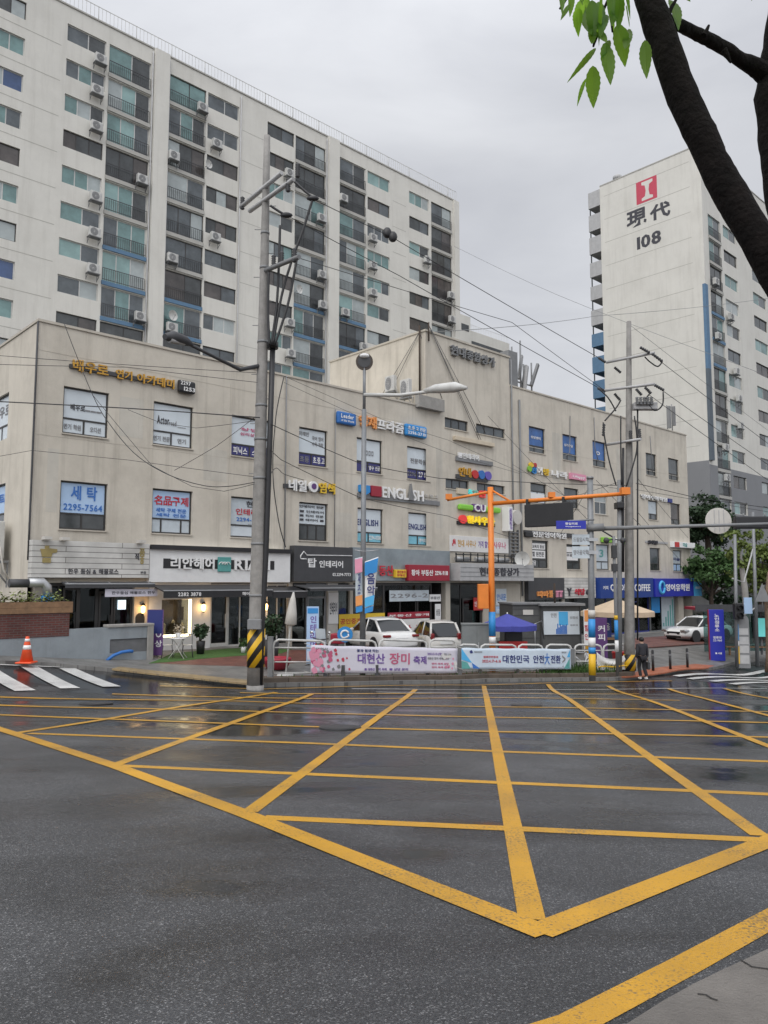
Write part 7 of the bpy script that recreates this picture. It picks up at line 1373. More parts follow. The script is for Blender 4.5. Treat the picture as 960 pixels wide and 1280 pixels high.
# ---------------------------------------------------------------- cars
def car(label, loc, rz, L_, W_, H_, paint, kind):
    """x forward; the lower body is lofted through sections, the cabin sits on it"""
    t = thing('parked_car', label, 'car', loc, rz, None); hb = kind == 'hatch'; hw = W_ / 2; x0, x1 = -L_ / 2, L_ / 2
    # x, half width, underside, belt height
    bz = .62 * H_ if not hb else .60 * H_
    st = [(x0, .80, .30, bz * .62), (x0 + .04, .88, .24, bz * .80), (x0 + .16, .95, .2, bz * (.99 if not hb else .99)), (x0 + .5, 1, .18, bz * 1.02), (x0 + .32 * L_, 1, .17, bz * 1.01), (0, 1, .17, bz * .98), (x0 + .66 * L_, 1, .17, bz * .96), (x1 - .75, .99, .18, bz * .90), (x1 - .28, .93, .2, bz * .80), (x1 - .08, .82, .24, bz * .66), (x1, .68, .3, bz * .52)]
    m_ = MB(); ring = []
    for x, f, zb, zt in st:
        w = hw * f; sec = [(0, zb), (w * .86, zb), (w * .97, zb + .12), (w, zb + (zt - zb) * .45), (w * .985, zb + (zt - zb) * .72), (w * .93, zt - .035), (w * .86, zt), (w * .45, zt + .02), (0, zt + .025)]
        ring.append([(x, y, z) for y, z in sec] + [(x, -y, z) for y, z in reversed(sec[1:-1])])
    n = len(ring[0]); m_.add([p for r in ring for p in r], [(i * n + j, i * n + (j + 1) % n, (i + 1) * n + (j + 1) % n, (i + 1) * n + j) for i in range(len(ring) - 1) for j in range(n)], True); m_.add(ring[0], [tuple(range(n))]); m_.add(ring[-1], [tuple(range(n))]); body = m_.build('body', M[paint], t, sub=1)
    # cabin
    xr = x0 + (.10 if hb else .52); xf = x1 - (1.05 if hb else 1.35); xra = x0 + (.42 if hb else 1.25); xfa = xf - (.62 if hb else .78)
    def cab(sc, dz, e):
        w0, w1 = hw * .88 * sc, hw * .70 * sc; b_ = bz * .97
        prof = [(xr - e, b_, w0 * .95), (xra - e * .5, H_ - .05 + dz, w1 * .97), ((xra + xfa) / 2, H_ + dz, w1), (xfa + e * .5, H_ - .05 + dz, w1 * .97), (xf + e, b_, w0 * .97)]
        return prof
    pr = cab(1, -.03, 0); m_ = MB(); vs = []
    for x, z, w in pr: vs += [(x, -w, z), (x, w, z)]
    mid = [(xr + .0, bz * .96), (xf, bz * .96)]
    a, b_, c, d, e = pr
    m_.add([(a[0], -a[2], a[1]), (a[0], a[2], a[1]), (b_[0], -b_[2], b_[1]), (b_[0], b_[2], b_[1]), (c[0], -c[2], c[1]), (c[0], c[2], c[1]), (d[0], -d[2], d[1]), (d[0], d[2], d[1]), (e[0], -e[2], e[1]), (e[0], e[2], e[1]), (c[0], -hw * .88, bz * .97), (c[0], hw * .88, bz * .97)],
           [(0, 1, 3, 2), (2, 3, 5, 4), (4, 5, 7, 6), (6, 7, 9, 8), (0, 2, 4, 10), (10, 4, 6, 8), (1, 11, 5, 3), (11, 9, 7, 5)], False); m_.build('window_glass', M['car_glass'], t)
    m_ = MB(); rf = [(b_[0] - .03, b_[2] + .012, b_[1] + .005), (b_[0] + .12, b_[2] + .02, b_[1] + .04), (c[0], c[2] + .02, c[1] + .05), (d[0] - .12, d[2] + .02, d[1] + .04), (d[0] + .03, d[2] + .012, d[1] + .005)]; vs = []
    for x, w, z in rf: vs += [(x, -w, z - .03), (x, -w * .9, z), (x, 0, z + .025), (x, w * .9, z), (x, w, z - .03)]
    m_.add(vs, [(i * 5 + j, i * 5 + j + 1, (i + 1) * 5 + j + 1, (i + 1) * 5 + j) for i in range(4) for j in range(4)], True); rfo = m_.build('roof', M[paint], t); sm = rfo.modifiers.new('thick', 'SOLIDIFY'); sm.thickness = .03
    for s in (-1, 1):
        for p_, r_ in (([(a[0] - .02, s * a[2] * .99, a[1]), (b_[0] - .01, s * b_[2] * 1.0, b_[1])], .055), ([(e[0] + .02, s * e[2] * .99, e[1]), (d[0], s * d[2], d[1])], .04), ([(c[0] - .05, s * hw * .885, bz * .97), (c[0] - .05, s * c[2] * 1.0, c[1])], .035)): m_ = MB(); m_.tube(p_, r_, 6); m_.build('pillar', M[paint], t)
        m_ = MB(); m_.ball((xf - .45, s * (hw + .09), bz * 1.03), (.07, .11, .075), 10, 8); m_.build('mirror', M[paint], t)
        m_ = MB(); m_.cbox((x0 + .09, s * hw * .74, bz * (.84 if not hb else .98)), (.2, hw * .36 if not hb else hw * .2, .11 if not hb else .26)); m_.build('tail_light', M['tail_red'], t, bevel=.04)
        m_ = MB(); m_.cbox((x1 - .2, s * hw * .72, bz * .73), (.42, hw * .40, .13)); m_.build('headlight', M['chrome'], t, bevel=.04)
        m_ = MB(); [m_.box(x - .09, x + .09, s * (hw + .004) - .008, s * (hw + .004) + .008, bz * .83, bz * .83 + .025) for x in (c[0] - .25, c[0] + .65)]; m_.build('door_handle', M[paint], t)
    for x in (x0 + .19 * L_, x1 - .2 * L_):
        for s in (-1, 1):
            r = .32; m_ = MB(); m_.disc((x, s * (hw - .09), r), r + .06, 'y', .19, 24); m_.build('wheel_arch', M['black'], t)
            m_ = MB(); k = 20; m_.tube([(x + (r - .07) * math.cos(q), s * (hw - .1), r + (r - .07) * math.sin(q)) for q in np.linspace(0, 6.2832, k)], .1, 8); wh = m_.build('tyre', M['black_rubber'], t); m_ = MB(); m_.disc((x, s * (hw - .02), r), r - .11, 'y', .04, 18); rim = m_.build('rim', M['steel'], wh)
    m_ = MB(); m_.box(x0 - .02, x0 + .05, -.27, .27, bz * .62, bz * .62 + .13); m_.build('number_plate', M['white'], t); m_ = MB(); m_.box(x0 - .02, x0 + .2, -hw * .8, hw * .8, .22, .34); m_.build('bumper_trim', M['charcoal'], t, bevel=.03)
    m_ = MB(); m_.box(x1 - .09, x1 + .015, -hw * .48, hw * .48, bz * .5, bz * .66); m_.box(x1 - .1, x1 + .01, -hw * .55, hw * .55, .25, .36); m_.build('grille', M['black'], t, bevel=.02); m_ = MB(); m_.box(x1 - .02, x1 + .022, -.26, .26, .38, .49); m_.build('number_plate', M['white'], t)
    return t
ps = foot(470, 818, .12); car('white sedan seen from behind, parked beyond the lilac rose banner', P(466, 816, 33.6) * Vector((1, 1, 0)).x if False else Vector((P(471, 816, 34.4).x, 34.4, H(P(471, 816, 34.4).x, 34.4) + .12)), R(118), 4.6, 1.82, 1.45, 'car_white', 'sedan')
q = P(541, 816, 34.3); car('small pearl grey hatchback seen from behind, right of the white sedan', Vector((q.x, 34.3, H(q.x, 34.3) + .12)), R(105), 3.6, 1.6, 1.5, 'car_pearl', 'hatch')
q = P(873, 803, 47.5); q = Vector((q.x, 47.5, H(q.x, 47.5) + .22)); car('white sedan facing left on the brick forecourt at the right end', q, R(212), 4.7, 1.85, 1.46, 'car_white', 'sedan')
# ---------------------------------------------------------------- cabinets, kiosk, parasols
def at(px, py, Y): return P(px, py, Y)
q = at(596, 815, 31.4); gz = H(q.x, 31.4) + .12; t = thing('utility_cabinet', 'grey steel utility cabinet left of the orange post behind the fence', 'cabinet', (q.x, 31.4, gz), R(-4)); w = 37 / 960 * 31.4 / 2; h = at(596, 779, 31.4).z - gz
m_ = MB(); m_.box(-w, w, -.35, .35, .05, h - .05); m_.build('body', M['cabinet'], t, bevel=.01); m_ = MB(); m_.box(-w - .03, w + .03, -.39, .39, h - .048, h); m_.build('roof', M['cabinet'], t, bevel=.01); m_ = MB(); [m_.box(x0_, x1_, -.365, -.351, .12, h - .1) for x0_, x1_ in ((-w + .04, -.01), (.01, w - .04))]; d_ = m_.build('door', M['cabinet'], t); m_ = MB(); m_.cbox((.06, -.38, h * .55), (.03, .03, .14)); m_.build('handle', M['steel'], d_); m_ = MB(); m_.box(-w, w, -.33, .33, -.3, .048); m_.build('plinth', M['concrete'], t)
YK = 37.0; ang = R(8); q = at(684, 800, YK); gz = H(q.x, YK) + .1; t = thing('kiosk', 'dark grey metal clad kiosk with an advert board on its front', 'kiosk', (q.x, YK, gz), ang); w = 87 / 960 * YK / 2; h = at(684, 754, YK).z - gz; xs = -w + 2 * w * .40
m_ = MB(); m_.box(-w, xs - .002, 0, 2.2, 0, h - .06); m_.box(xs, w, -.1, 2.2, 0, h - .12); m_.build('body', M['kiosk'], t); m_ = MB(); m_.box(xs - .1, w + .12, -.35, 2.3, h - .118, h); m_.box(-w - .05, xs - .102, -.1, 2.3, h - .058, h + .02); m_.build('roof', M['mid_grey'], t)
m_ = MB(); [m_.box(-w, xs - .05, -.012, -.001, h * f, h * f + .03) for f in (.3, .45, .6, .75, .88)]; [m_.box(xs + .02, xs + .08, -.13, -.101, 0, h - .12) for _ in (0,)]; m_.box(w - .08, w - .02, -.13, -.101, 0, h - .12); m_.build('cladding_strip', M['charcoal'], t)
bx0, bx1 = xs + .12, w - .12; bz0, bz1 = at(700, 793, YK).z - gz, at(700, 764, YK).z - gz; m_ = MB(); m_.box(bx0, bx1, -.17, -.101, bz0, bz1); p = m_.build('advert_board', M['film_white'], t); m_ = MB(); bw = bx1 - bx0; bh = bz1 - bz0
for i in range(9): x = bx0 + bw * (.34 + .035 * i); m_.box(x, x + bw * .028, -.178, -.171, bz0 + bh * .02, bz0 + bh * (.25 + .22 * abs(math.sin(i * 1.7))))
m_.build('printed_skyline', M['text_blue'], p); m_ = MB(); m_.box(bx0 + bw * .42, bx0 + bw * .68, -.176, -.1705, bz0 + bh * .4, bz1 - .02); m_.build('printed_sky', M['cyan'], p); l = MB(); letters(l, '안전', bx0 + bw * .2, bx0 + bw * .36, bz0 + bh * .74, bz0 + bh * .92, y=-.172, depth=.004); letters(l, '현대 종합 안내', bx0 + bw * .74, bx0 + bw * .95, bz0 + bh * .66, bz0 + bh * .78, y=-.172, depth=.004); letters(l, '상담 문의 안내', bx0 + bw * .74, bx0 + bw * .95, bz0 + bh * .36, bz0 + bh * .44, y=-.172, depth=.004); l.build('lettering', M['text_grey'], p)
l = MB(); m_ = MB(); m_.box(-w + .5, -w + 1.0, -.03, -.013, h * .77, h * .87); pl_ = m_.build('name_plate', M['offwhite'], t); m_ = MB(); m_.tube([(-w + .9, -.5, .1), (-w + .9, -.5, h * .6), (-w + 1.3, -.3, h * .65), (-w + 1.5, -.1, h * .3)], .03, 6); m_.build('front_rail', M['steel'], t); m_ = MB(); m_.tube([(xs + .9, .4, h), (xs + .9, .4, h + .95)], .05, 6); m_.build('flue', M['bark_far'], t)
def parasol(label, px, py_top, py_rim, pxl, pxr, Y, mm, rib=8, tilt=0):
    c = at(px, py_top, Y); zr = at(px, py_rim, Y).z; r = (pxr - pxl) / 2 / 960 * Y; gz = H(c.x, Y) + .12; t = thing('parasol', label, 'parasol', (c.x, Y, gz)); hz = c.z - gz; rz_ = zr - gz; m_ = MB(); vs = [(0, 0, hz)]; k = 8
    for f in (.35, .7, 1.0):
        for i in range(k * 3): a = 2 * math.pi * i / (k * 3); e = 1 - .06 * (1 - abs(math.cos(a * k / 2))) * f; vs.append((r * f * e * math.cos(a), r * f * e * math.sin(a), hz - (hz - rz_) * f * (1.12 - .12 * f) - .03 * (1 - abs(math.cos(a * k / 2)))))
    n = k * 3; vs += [(x, y, z - .22) for x, y, z in vs[-n:]]; fs = [(0, 1 + i, 1 + (i + 1) % n) for i in range(n)] + [(1 + j * n + i, 1 + (j + 1) * n + i, 1 + (j + 1) * n + (i + 1) % n, 1 + j * n + (i + 1) % n) for j in range(3) for i in range(n)]
    m_.add(vs, fs); o = m_.build('canopy', M[mm], t); m_ = MB(); m_.tube([(0, 0, 0), (0, 0, hz + .06)], .03, 8); m_.build('pole', M['white_metal'], t); m_ = MB(); [m_.tube([(0, 0, rz_ - .1), (r * .55 * math.cos(a), r * .55 * math.sin(a), hz - (hz - rz_) * .62)], .012, 4) for a in np.arange(0, 6.2, .785)]; m_.build('rib', M['steel'], t); m_ = MB(); m_.lathe([(.35, 0), (.33, .1), (.05, .13)], n=16); m_.build('base', M['charcoal'], t)
parasol('blue parasol beside the orange post in front of the kiosk', 634, 767, 781, 598, 671, 34.5, 'cloth_blue'); parasol('large beige parasol behind the signal post and concrete pole', 771, 748, 764, 727, 818, 36.5, 'cloth_beige')
q = at(755, 812, 35.5); gz = H(q.x, 35.5) + .1; t = thing('counter', 'black outdoor counter under the beige parasol', 'counter', (q.x, 35.5, gz)); m_ = MB(); m_.box(-.45, .45, -.3, .3, .05, .95); m_.build('body', M['black'], t, bevel=.02); m_ = MB(); m_.box(-.62, .6, -.4, .4, .96, 1.02); m_.build('counter_top', M['wood'], t)
q = at(640, 806, 34.2); gz = H(q.x, 34.2) + .1; t = thing('market_stall', 'small dark stall with cloth and goods under the blue parasol', 'stall', (q.x, 34.2, gz)); m_ = MB(); m_.box(-.6, .6, -.3, .4, .7, .8); m_.build('table_top', M['wood'], t); [MB().tube([(x, y, 0), (x, y, .7)], .03, 6).build('leg', M['charcoal'], t) for x in (-.55, .55) for y in (-.25, .35)]; m_ = MB(); m_.box(-.62, .62, -.32, -.301, .15, .82); m_.build('skirt_cloth', M['red'], t); m_ = MB(); m_.box(-.3, .45, -.1, .3, .801, 1.25); m_.build('display_box', M['black'], t, bevel=.02)
# bicycle behind the signal post foot
def bicycle():
    b = fpt(733) + Vector((0, .75, -.05)); t = thing('bicycle', 'silver bicycle leaning behind the signal post foot', 'bicycle', b, R(160)); 
    for x in (-.5, .5):
        m_ = MB(); m_.tube([(x + .32 * math.cos(a), 0, .34 + .32 * math.sin(a)) for a in np.linspace(0, 6.2832, 25)], .02, 6); w_ = m_.build('wheel', M['black_rubber'], t); m_ = MB(); [m_.tube([(x, 0, .34), (x + .31 * math.cos(a), 0, .34 + .31 * math.sin(a))], .004, 4) for a in np.arange(0, 6.2, .52)]; m_.build('spokes', M['chrome'], w_)
    m_ = MB()
    for a, c in (((-.5, .34), (-.1, .36)), ((-.1, .36), (-.22, .85)), ((-.22, .8), (.32, .8)), ((-.1, .36), (.34, .72)), ((-.5, .34), (-.2, .75)), ((.5, .34), (.32, .95))): m_.tube([(a[0], 0, a[1]), (c[0], 0, c[1])], .022, 6)
    m_.build('frame', M['steel'], t); m_ = MB(); m_.tube([(.3, -.28, 1.02), (.34, 0, .98), (.3, .28, 1.02)], .016, 6); m_.build('handlebar', M['black'], t); m_ = MB(); m_.ball((-.25, 0, .9), (.14, .08, .04), 10, 6); m_.build('saddle', M['black'], t)
bicycle()
# bollards
for px, yb, yt, lab in ((816.5, 838.5, 812, 'slim black bollard nearest the walking person'), (838, 836.5, 812, 'slim black bollard in the middle of the three'), (859.5, 834.5, 810, 'slim black bollard nearest the tall blue sign')):
    b = foot(px, yb, .12); h = P(px, yt, b.y).z - b.z; t = thing('bollard', lab, 'bollard', b, 0, 'bollards on the far corner'); m_ = MB(); m_.tube([(0, 0, 0), (0, 0, h - .05)], .055, 12); m_.ball((0, 0, h - .05), (.055, .055, .05), 12, 6); m_.build('post', M['black'], t); m_ = MB(); m_.tube([(0, 0, h - .25), (0, 0, h - .18)], .058, 12, cap=False); m_.build('band', M['mid_grey'], t)
# ---------------------------------------------------------------- the walking person
def skin_mesh(name, verts, edges, radii, m, parent, root=0, sub=2, label=None):
    me = bpy.data.meshes.new(name); me.from_pydata(verts, edges, []); o = bpy.data.objects.new(name, me); COL.objects.link(o); o.parent = parent; me.materials.append(m); k = o.modifiers.new('skin', 'SKIN'); k.use_smooth_shade = True
    for v, r in zip(me.skin_vertices[0].data, radii): v.radius = r if isinstance(r, tuple) else (r, r)
    me.skin_vertices[0].data[root].use_root = True; s = o.modifiers.new('sub', 'SUBSURF'); s.levels = sub; s.render_levels = sub; return o
b = foot(803.5, 849, .12); hP = P(803, 797, b.y).z - b.z; t = thing('person', 'person in a dark jacket and trousers walking past the concrete pole holding a dark bag', 'person', b, R(12)); sc = hP / 1.72; t.scale = (sc, sc, sc)
V = [(0, 0, .92), (0, 0, 1.08), (0, .01, 1.26), (0, .01, 1.42), (0, 0, 1.50), (0, .02, 1.58), (0, .03, 1.66), (-.09, 0, .88), (-.10, .10, .50), (-.10, -.02, .09), (-.10, .12, .04), (.09, 0, .88), (.10, .05, .48), (.10, -.16, .12), (.10, -.04, .04), (-.19, 0, 1.40), (-.24, -.05, 1.13), (-.25, .05, .90), (.19, 0, 1.40), (.25, .01, 1.13), (.28, .06, .90)]
Ed = [(0, 1), (1, 2), (2, 3), (3, 4), (4, 5), (5, 6), (0, 7), (7, 8), (8, 9), (9, 10), (0, 11), (11, 12), (12, 13), (13, 14), (3, 15), (15, 16), (16, 17), (3, 18), (18, 19), (19, 20)]
Rd = [(.15, .11), (.13, .1), (.16, .11), (.13, .1), .055, (.085, .1), (.08, .1), .09, .06, .045, .035, .09, .06, .045, .035, .06, .042, .032, .06, .042, .032]
skin_mesh('body', V, Ed, Rd, M['skin'], t)
jv = [V[i] for i in (0, 1, 2, 3, 4, 15, 16, 17, 18, 19, 20)]; skin_mesh('jacket', jv, [(0, 1), (1, 2), (2, 3), (3, 4), (3, 5), (5, 6), (6, 7), (3, 8), (8, 9), (9, 10)], [(.19, .145), (.18, .14), (.205, .145), (.165, .13), .075, .085, .065, .05, .085, .065, .05], M['coat_dark'], t)
tv = [V[0], V[7], V[8], (V[9][0], V[9][1], .11), V[11], V[12], V[13]]; skin_mesh('trousers', tv, [(0, 1), (1, 2), (2, 3), (0, 4), (4, 5), (5, 6)], [(.17, .13), .105, .08, .07, .105, .08, .07], M['trouser'], t)
m_ = MB(); m_.ball((0, .005, 1.645), (.105, .118, .105), 16, 10); m_.box(-.07, .07, -.1, -.05, 1.53, 1.6) if False else None; m_.build('hair', M['hair'], t)
m_ = MB(); [m_.ball(c, (.05, .13, .05), 10, 6) for c in ((-.10, .06, .045), (.10, -.09, .05))]; m_.build('shoe', M['white'], t)
for s, wr in ((-1, V[17]), (1, V[20])):
    hv = [wr, (wr[0], wr[1] + .02, wr[2] - .08)]; he = [(0, 1)]; hr = [.028, (.034, .018)]
    for i, (dx, ln) in enumerate(((-.03, .06), (-.01, .075), (.01, .07), (.03, .055))): k = len(hv); hv += [(wr[0] + dx * .8, wr[1] + .03, wr[2] - .10), (wr[0] + dx, wr[1] + .05, wr[2] - .1 - ln * .6), (wr[0] + dx, wr[1] + .03, wr[2] - .1 - ln)]; he += [(1, k), (k, k + 1), (k + 1, k + 2)]; hr += [.01, .009, .008]
    k = len(hv); hv += [(wr[0] - s * .035, wr[1] + .045, wr[2] - .05), (wr[0] - s * .04, wr[1] + .06, wr[2] - .09)]; he += [(0, k), (k, k + 1)]; hr += [.011, .009]; skin_mesh('hand', hv, he, hr, M['skin'], t, sub=1)
m_ = MB(); 
bagp = Vector(b) + Matrix.Rotation(R(12), 3, 'Z') @ Vector((V[20][0], V[20][1] + .03, .50)) * sc; tb = thing('shoulder_bag', 'dark bag held in the right hand of the walking person', 'bag', bagp, R(12)); m_ = MB(); m_.box(-.05, .05, -.14, .14, -.1, .18); m_.build('body', M['charcoal'], tb, bevel=.03); m_ = MB(); m_.tube([(0, -.1, .17), (0, -.04, .3), (0, .04, .3), (0, .1, .17)], .012, 5); m_.build('handle', M['black'], tb)
# ---------------------------------------------------------------- bus stop on the right
b = foot(897, 826, .12); Y = b.y; t = thing('bus_stop_sign', 'tall deep blue upright stop sign with white vertical lettering and red edge', 'sign', b, R(-8)); w = 17.5 / 960 * Y; h = P(897, 762, Y).z - b.z
m_ = MB(); m_.box(-w / 2, w / 2, -.1, .1, .0, h); m_.build('panel', M['stele_blue'], t, bevel=.015); m_ = MB(); m_.box(-w / 2 - .03, -w / 2 - .002, -.1, .1, .0, h); m_.build('edge_strip', M['crimson'], t); l = MB()
for i, ch in enumerate('노인정류소'): letters(l, ch, -.1, .12, h * (.86 - .07 * i), h * (.86 - .07 * i) + .15, y=-.102, depth=.004)
letters(l, '정류장', -.2, .22, h * .43, h * .48, y=-.102, depth=.004); letters(l, '22-960', -.2, .22, h * .38, h * .42, y=-.102, depth=.004); letters(l, '■ 서울', -.12, .2, h * .13, h * .17, y=-.102, depth=.004); l.build('lettering', M['text_white'], t)
Y = 42.0; a = P(904, 824, Y); gz = H(a.x, Y) + .1; t = thing('bus_shelter', 'glass bus shelter with dark red flat roof behind the blue stop sign', 'bus shelter', (a.x, Y, gz), R(-6)); w = (985 - 904) / 960 * Y; h = P(904, 762, Y).z - gz
m_ = MB(); m_.box(-1.6, w + .3, -.9, 1.2, h, h + .14); m_.build('roof', M['crimson'], t); m_ = MB(); m_.box(-1.62, w + .32, -.93, -.902, h - .08, h + .3); f_ = m_.build('fascia', M['charcoal'], t); m_ = MB()
for x in (0.0, w * .33, w * .66, w): m_.box(x - .05, x + .05, .85, .95, 0, h)
m_.build('post', M['mid_grey'], t); m_ = MB(); [m_.box(w * i / 3 + .06, w * (i + 1) / 3 - .06, .89, .91, .2, h - .1) for i in range(3)]; m_.box(-.9, -.05, .2, .22, .2, h - .1); m_.build('glass_panel', M['shelter_glass'], t); m_ = MB(); m_.box(.3, w - .2, .35, .75, .42, .48); [m_.box(x, x + .06, .45, .65, 0, .42) for x in (.5, w - .5)]; m_.build('bench', M['wood'], t)
m_ = MB(); x0_ = w * .52; m_.box(x0_, x0_ + 1.0, .6, .75, .9, 2.1); p = m_.build('screen_case', M['black'], t); m_ = MB(); m_.box(x0_ + .06, x0_ + .94, .585, .598, 1.0, 2.0); m_.build('screen', M['screen_cyan'], p)
b = foot(930, 835, .12); Y = b.y; t = thing('bus_stop_post', 'grey bus information post with rounded top and blue and yellow bands', 'information post', b, R(-10)); h = P(930, 768, Y).z - b.z; w = .3; m_ = MB(); n = 12; m_.prism([(-w, 0), (w, 0), (w, h - .3)] + [(w * math.cos(a), h - .3 + .3 * math.sin(a)) for a in np.linspace(.1, math.pi - .1, n)] + [(-w, h - .3)], -.07, .07); m_.build('body', M['mid_grey'], t); m_ = MB()
for z0, z1 in ((.62, .74), (.44, .58), (.28, .42), (.08, .24)): m_.box(-w + .12, w - .05, -.085, -.071, h * z0, h * z1)
m_.build('info_panel', M['light_grey'], t); 
for z0, z1, c in ((.08, .4, 'yellow'), (.42, .5, 'white'), (.52, .82, 'bright_blue')): m_ = MB(); m_.box(-w - .02, -w + .1, -.09, -.0, h * z0, h * z1); m_.build('painted_band', M[c], t)
q = P(930, 757, Y - .2); t2 = thing('traffic_light', 'black pedestrian signal box beside the bus information post', 'traffic light', (P(920, 765, Y).x, Y - .25, P(920, 765, Y).z)); m_ = MB(); m_.box(-.22, .2, -.15, .15, -.35, .45); m_.build('housing', M['black'], t2, bevel=.04); m_ = MB(); [m_.tube([(0, -.15, z), (0, -.32, z)], .13, 12, cap=False) for z in (-.15, .22)]; m_.build('visor', M['black'], t2)
t3 = thing('sign_plate', 'small pale blue plate above the bus information post', 'sign', P(935, 757, Y - .1)); m_ = MB(); m_.box(-.2, .2, -.02, .02, -.4, .4); m_.build('plate', M['film_blue'], t3); m_ = MB(); m_.tube([(.1, .04, -.8), (.1, .04, .3)], .025, 6); m_.build('bracket', M['mid_grey'], t3)
for px0, top, by, lab in ((918.5, 668, 834, 'slim grey lamp pole behind the pedestrian signal box'), (944, 640, 834, 'tall grey pole with a curved arm at the right edge')):
    b = foot(px0 + 3, by, .12); t = thing('street_pole', lab, 'pole', b); tp = P(px0 if top > 650 else 941, top, b.y) - b; m_ = MB(); m_.tube([(0, 0, 0), tp], [.095, .075], 10); m_.build('shaft', M['grey_metal'], t)
    if top < 650: m_ = MB(); m_.tube([tp * .78, P(930, 728, b.y) - b, P(915, 723, b.y) - b], .04, 6); m_.tube([tp * .38, P(925, 772, b.y - .2) - b], .04, 6); m_.build('arm', M['light_grey'], t)
# ---------------------------------------------------------------- hillside wall, stairs and trees on the right
RW = Wall(27.0, 66.5, 1, -.25); t = thing('retaining_wall', 'dark stained concrete retaining wall under the trees on the right', 'wall', RW.o, RW.ang); m_ = MB(); zt = RW.hit(900, 702)[1]; m_.box(-3.4, 24, 0, .8, -5, zt); m_.build('wall', M['charcoal'], t)
m_ = MB(); m_.box(-3.4, 24, -.1, .9, zt + .002, zt + .25); m_.build('coping', M['mid_grey'], t); m_ = MB(); [m_.box(x, x + .9, -.12, -.001, -5, zt - .5) for x in np.arange(-2, 22, 3.2)]; m_.build('buttress', M['mid_grey'], t)
t = thing('stairway', 'grey stone stair with sloping parapet at the right end of the shop building', 'stairs', (23.6, 61.5, EYE - 3.7), R(-20)); m_ = MB(); [m_.box(.3 * k, .3 * k + .31, 0, 1.8, -.5, 2.6 - .2 * k) for k in range(13)]; m_.build('steps', M['concrete'], t); m_ = MB(); m_.prism([(0, 2.6), (0, 3.6), (4.1, 1.0), (4.1, -.5)], -.2, -.01); m_.build('parapet', M['light_grey'], t)
def tree(name, label, base, trunk_pts, rad, clumps, leafm, size, sd, per=420, bark='bark_far'):
    t = thing(name, label, 'tree', base); m_ = MB(); b = Vector(base); rd = random.Random(sd); pts = [Vector(p) - b for p in trunk_pts]; m_.tube(pts, [rad * (1 - .6 * i / (len(pts) - 1)) for i in range(len(pts))], 9); cl = []
    for (c, r) in clumps:
        c = Vector(c) - b; o = pts[len(pts) // 2] if len(pts) > 2 else pts[-1]; m_.tube([o, o.lerp(c, .5) + Vector((0, 0, -.2)), c], [rad * .35, rad * .22, rad * .08], 6); cl.append((c, r))
    m_.build('trunk', M[bark], t); m_ = MB()
    for c, r in cl:
        n = int(per * r * r / 2)
        for k in range(5): o = Vector((rd.gauss(0, .5), rd.gauss(0, .5), rd.gauss(0, .35))) * r; q = r * rd.uniform(.4, .72); leaves(m_, max(20, n // 5), c.x + o.x, c.y + o.y, c.z + o.z, q, q, q * .62, size, rd, .15, .25)
    m_.build('crown', M[leafm], t); return t
def tp(px, py, Y): return P(px, py, Y)
def gnd(px, Y): q = P(px, 760, Y); return Vector((q.x, Y, EYE - 4))
tree('tree', 'dark green broad tree behind the round sign, in front of the grey block', gnd(886, 65), [gnd(886, 65), tp(887, 700, 65), tp(884, 670, 65), tp(886, 640, 65)], .35, [(tp(x, y, 65 + d), r) for x, y, d, r in ((886, 640, 0, 1.9), (872, 655, 1, 1.6), (900, 648, -1, 1.7), (878, 668, 0, 1.6), (895, 668, 1, 1.5), (864, 668, 0, 1.1), (908, 662, 0, 1.2), (889, 629, 0, 1.1), (868, 640, 0, .9))], 'leaf_dark', .3, 21, 800)
tree('tree', 'bright green spreading tree above the white car at the right end', gnd(890, 58), [gnd(890, 58), tp(889, 745, 58), tp(891, 715, 58)], .22, [(tp(x, y, 58 + d), r) for x, y, d, r in ((870, 712, 0, 1.2), (885, 704, 1, 1.3), (900, 700, 0, 1.4), (915, 702, 0, 1.3), (878, 722, -1, 1.1), (900, 720, 0, 1.2), (925, 715, 0, 1.1), (858, 708, 0, .7), (912, 724, 0, .9))], 'leaf_mid', .28, 22, 800)
tree('tree', 'yellow green tree with pale bare trunk beside the slim grey lamp pole', gnd(925, 50), [gnd(934, 50), tp(931, 735, 50), tp(926, 700, 50), tp(921, 672, 50)], .24, [(tp(x, y, 50 + d), r) for x, y, d, r in ((920, 668, 0, .6), (921, 680, 0, .55), (917, 692, 0, .5), (928, 700, 0, .6))], 'leaf_yellow', .3, 23, 700, 'concrete')
tree('tree', 'yellow green bushy tree at the right edge behind the bus shelter', gnd(952, 52), [gnd(955, 52), tp(950, 730, 52), tp(947, 700, 52)], .24, [(tp(x, y, 52 + d), r) for x, y, d, r in ((945, 672, 0, .8), (955, 680, 0, .9), (948, 692, 0, 1.0), (962, 700, 0, 1.1), (940, 706, 0, .9), (955, 716, 0, 1.1), (935, 722, 0, .8), (948, 732, 0, .9), (970, 690, 0, 1.2), (972, 720, 0, 1.2))], 'leaf_yellow', .25, 24, 600)
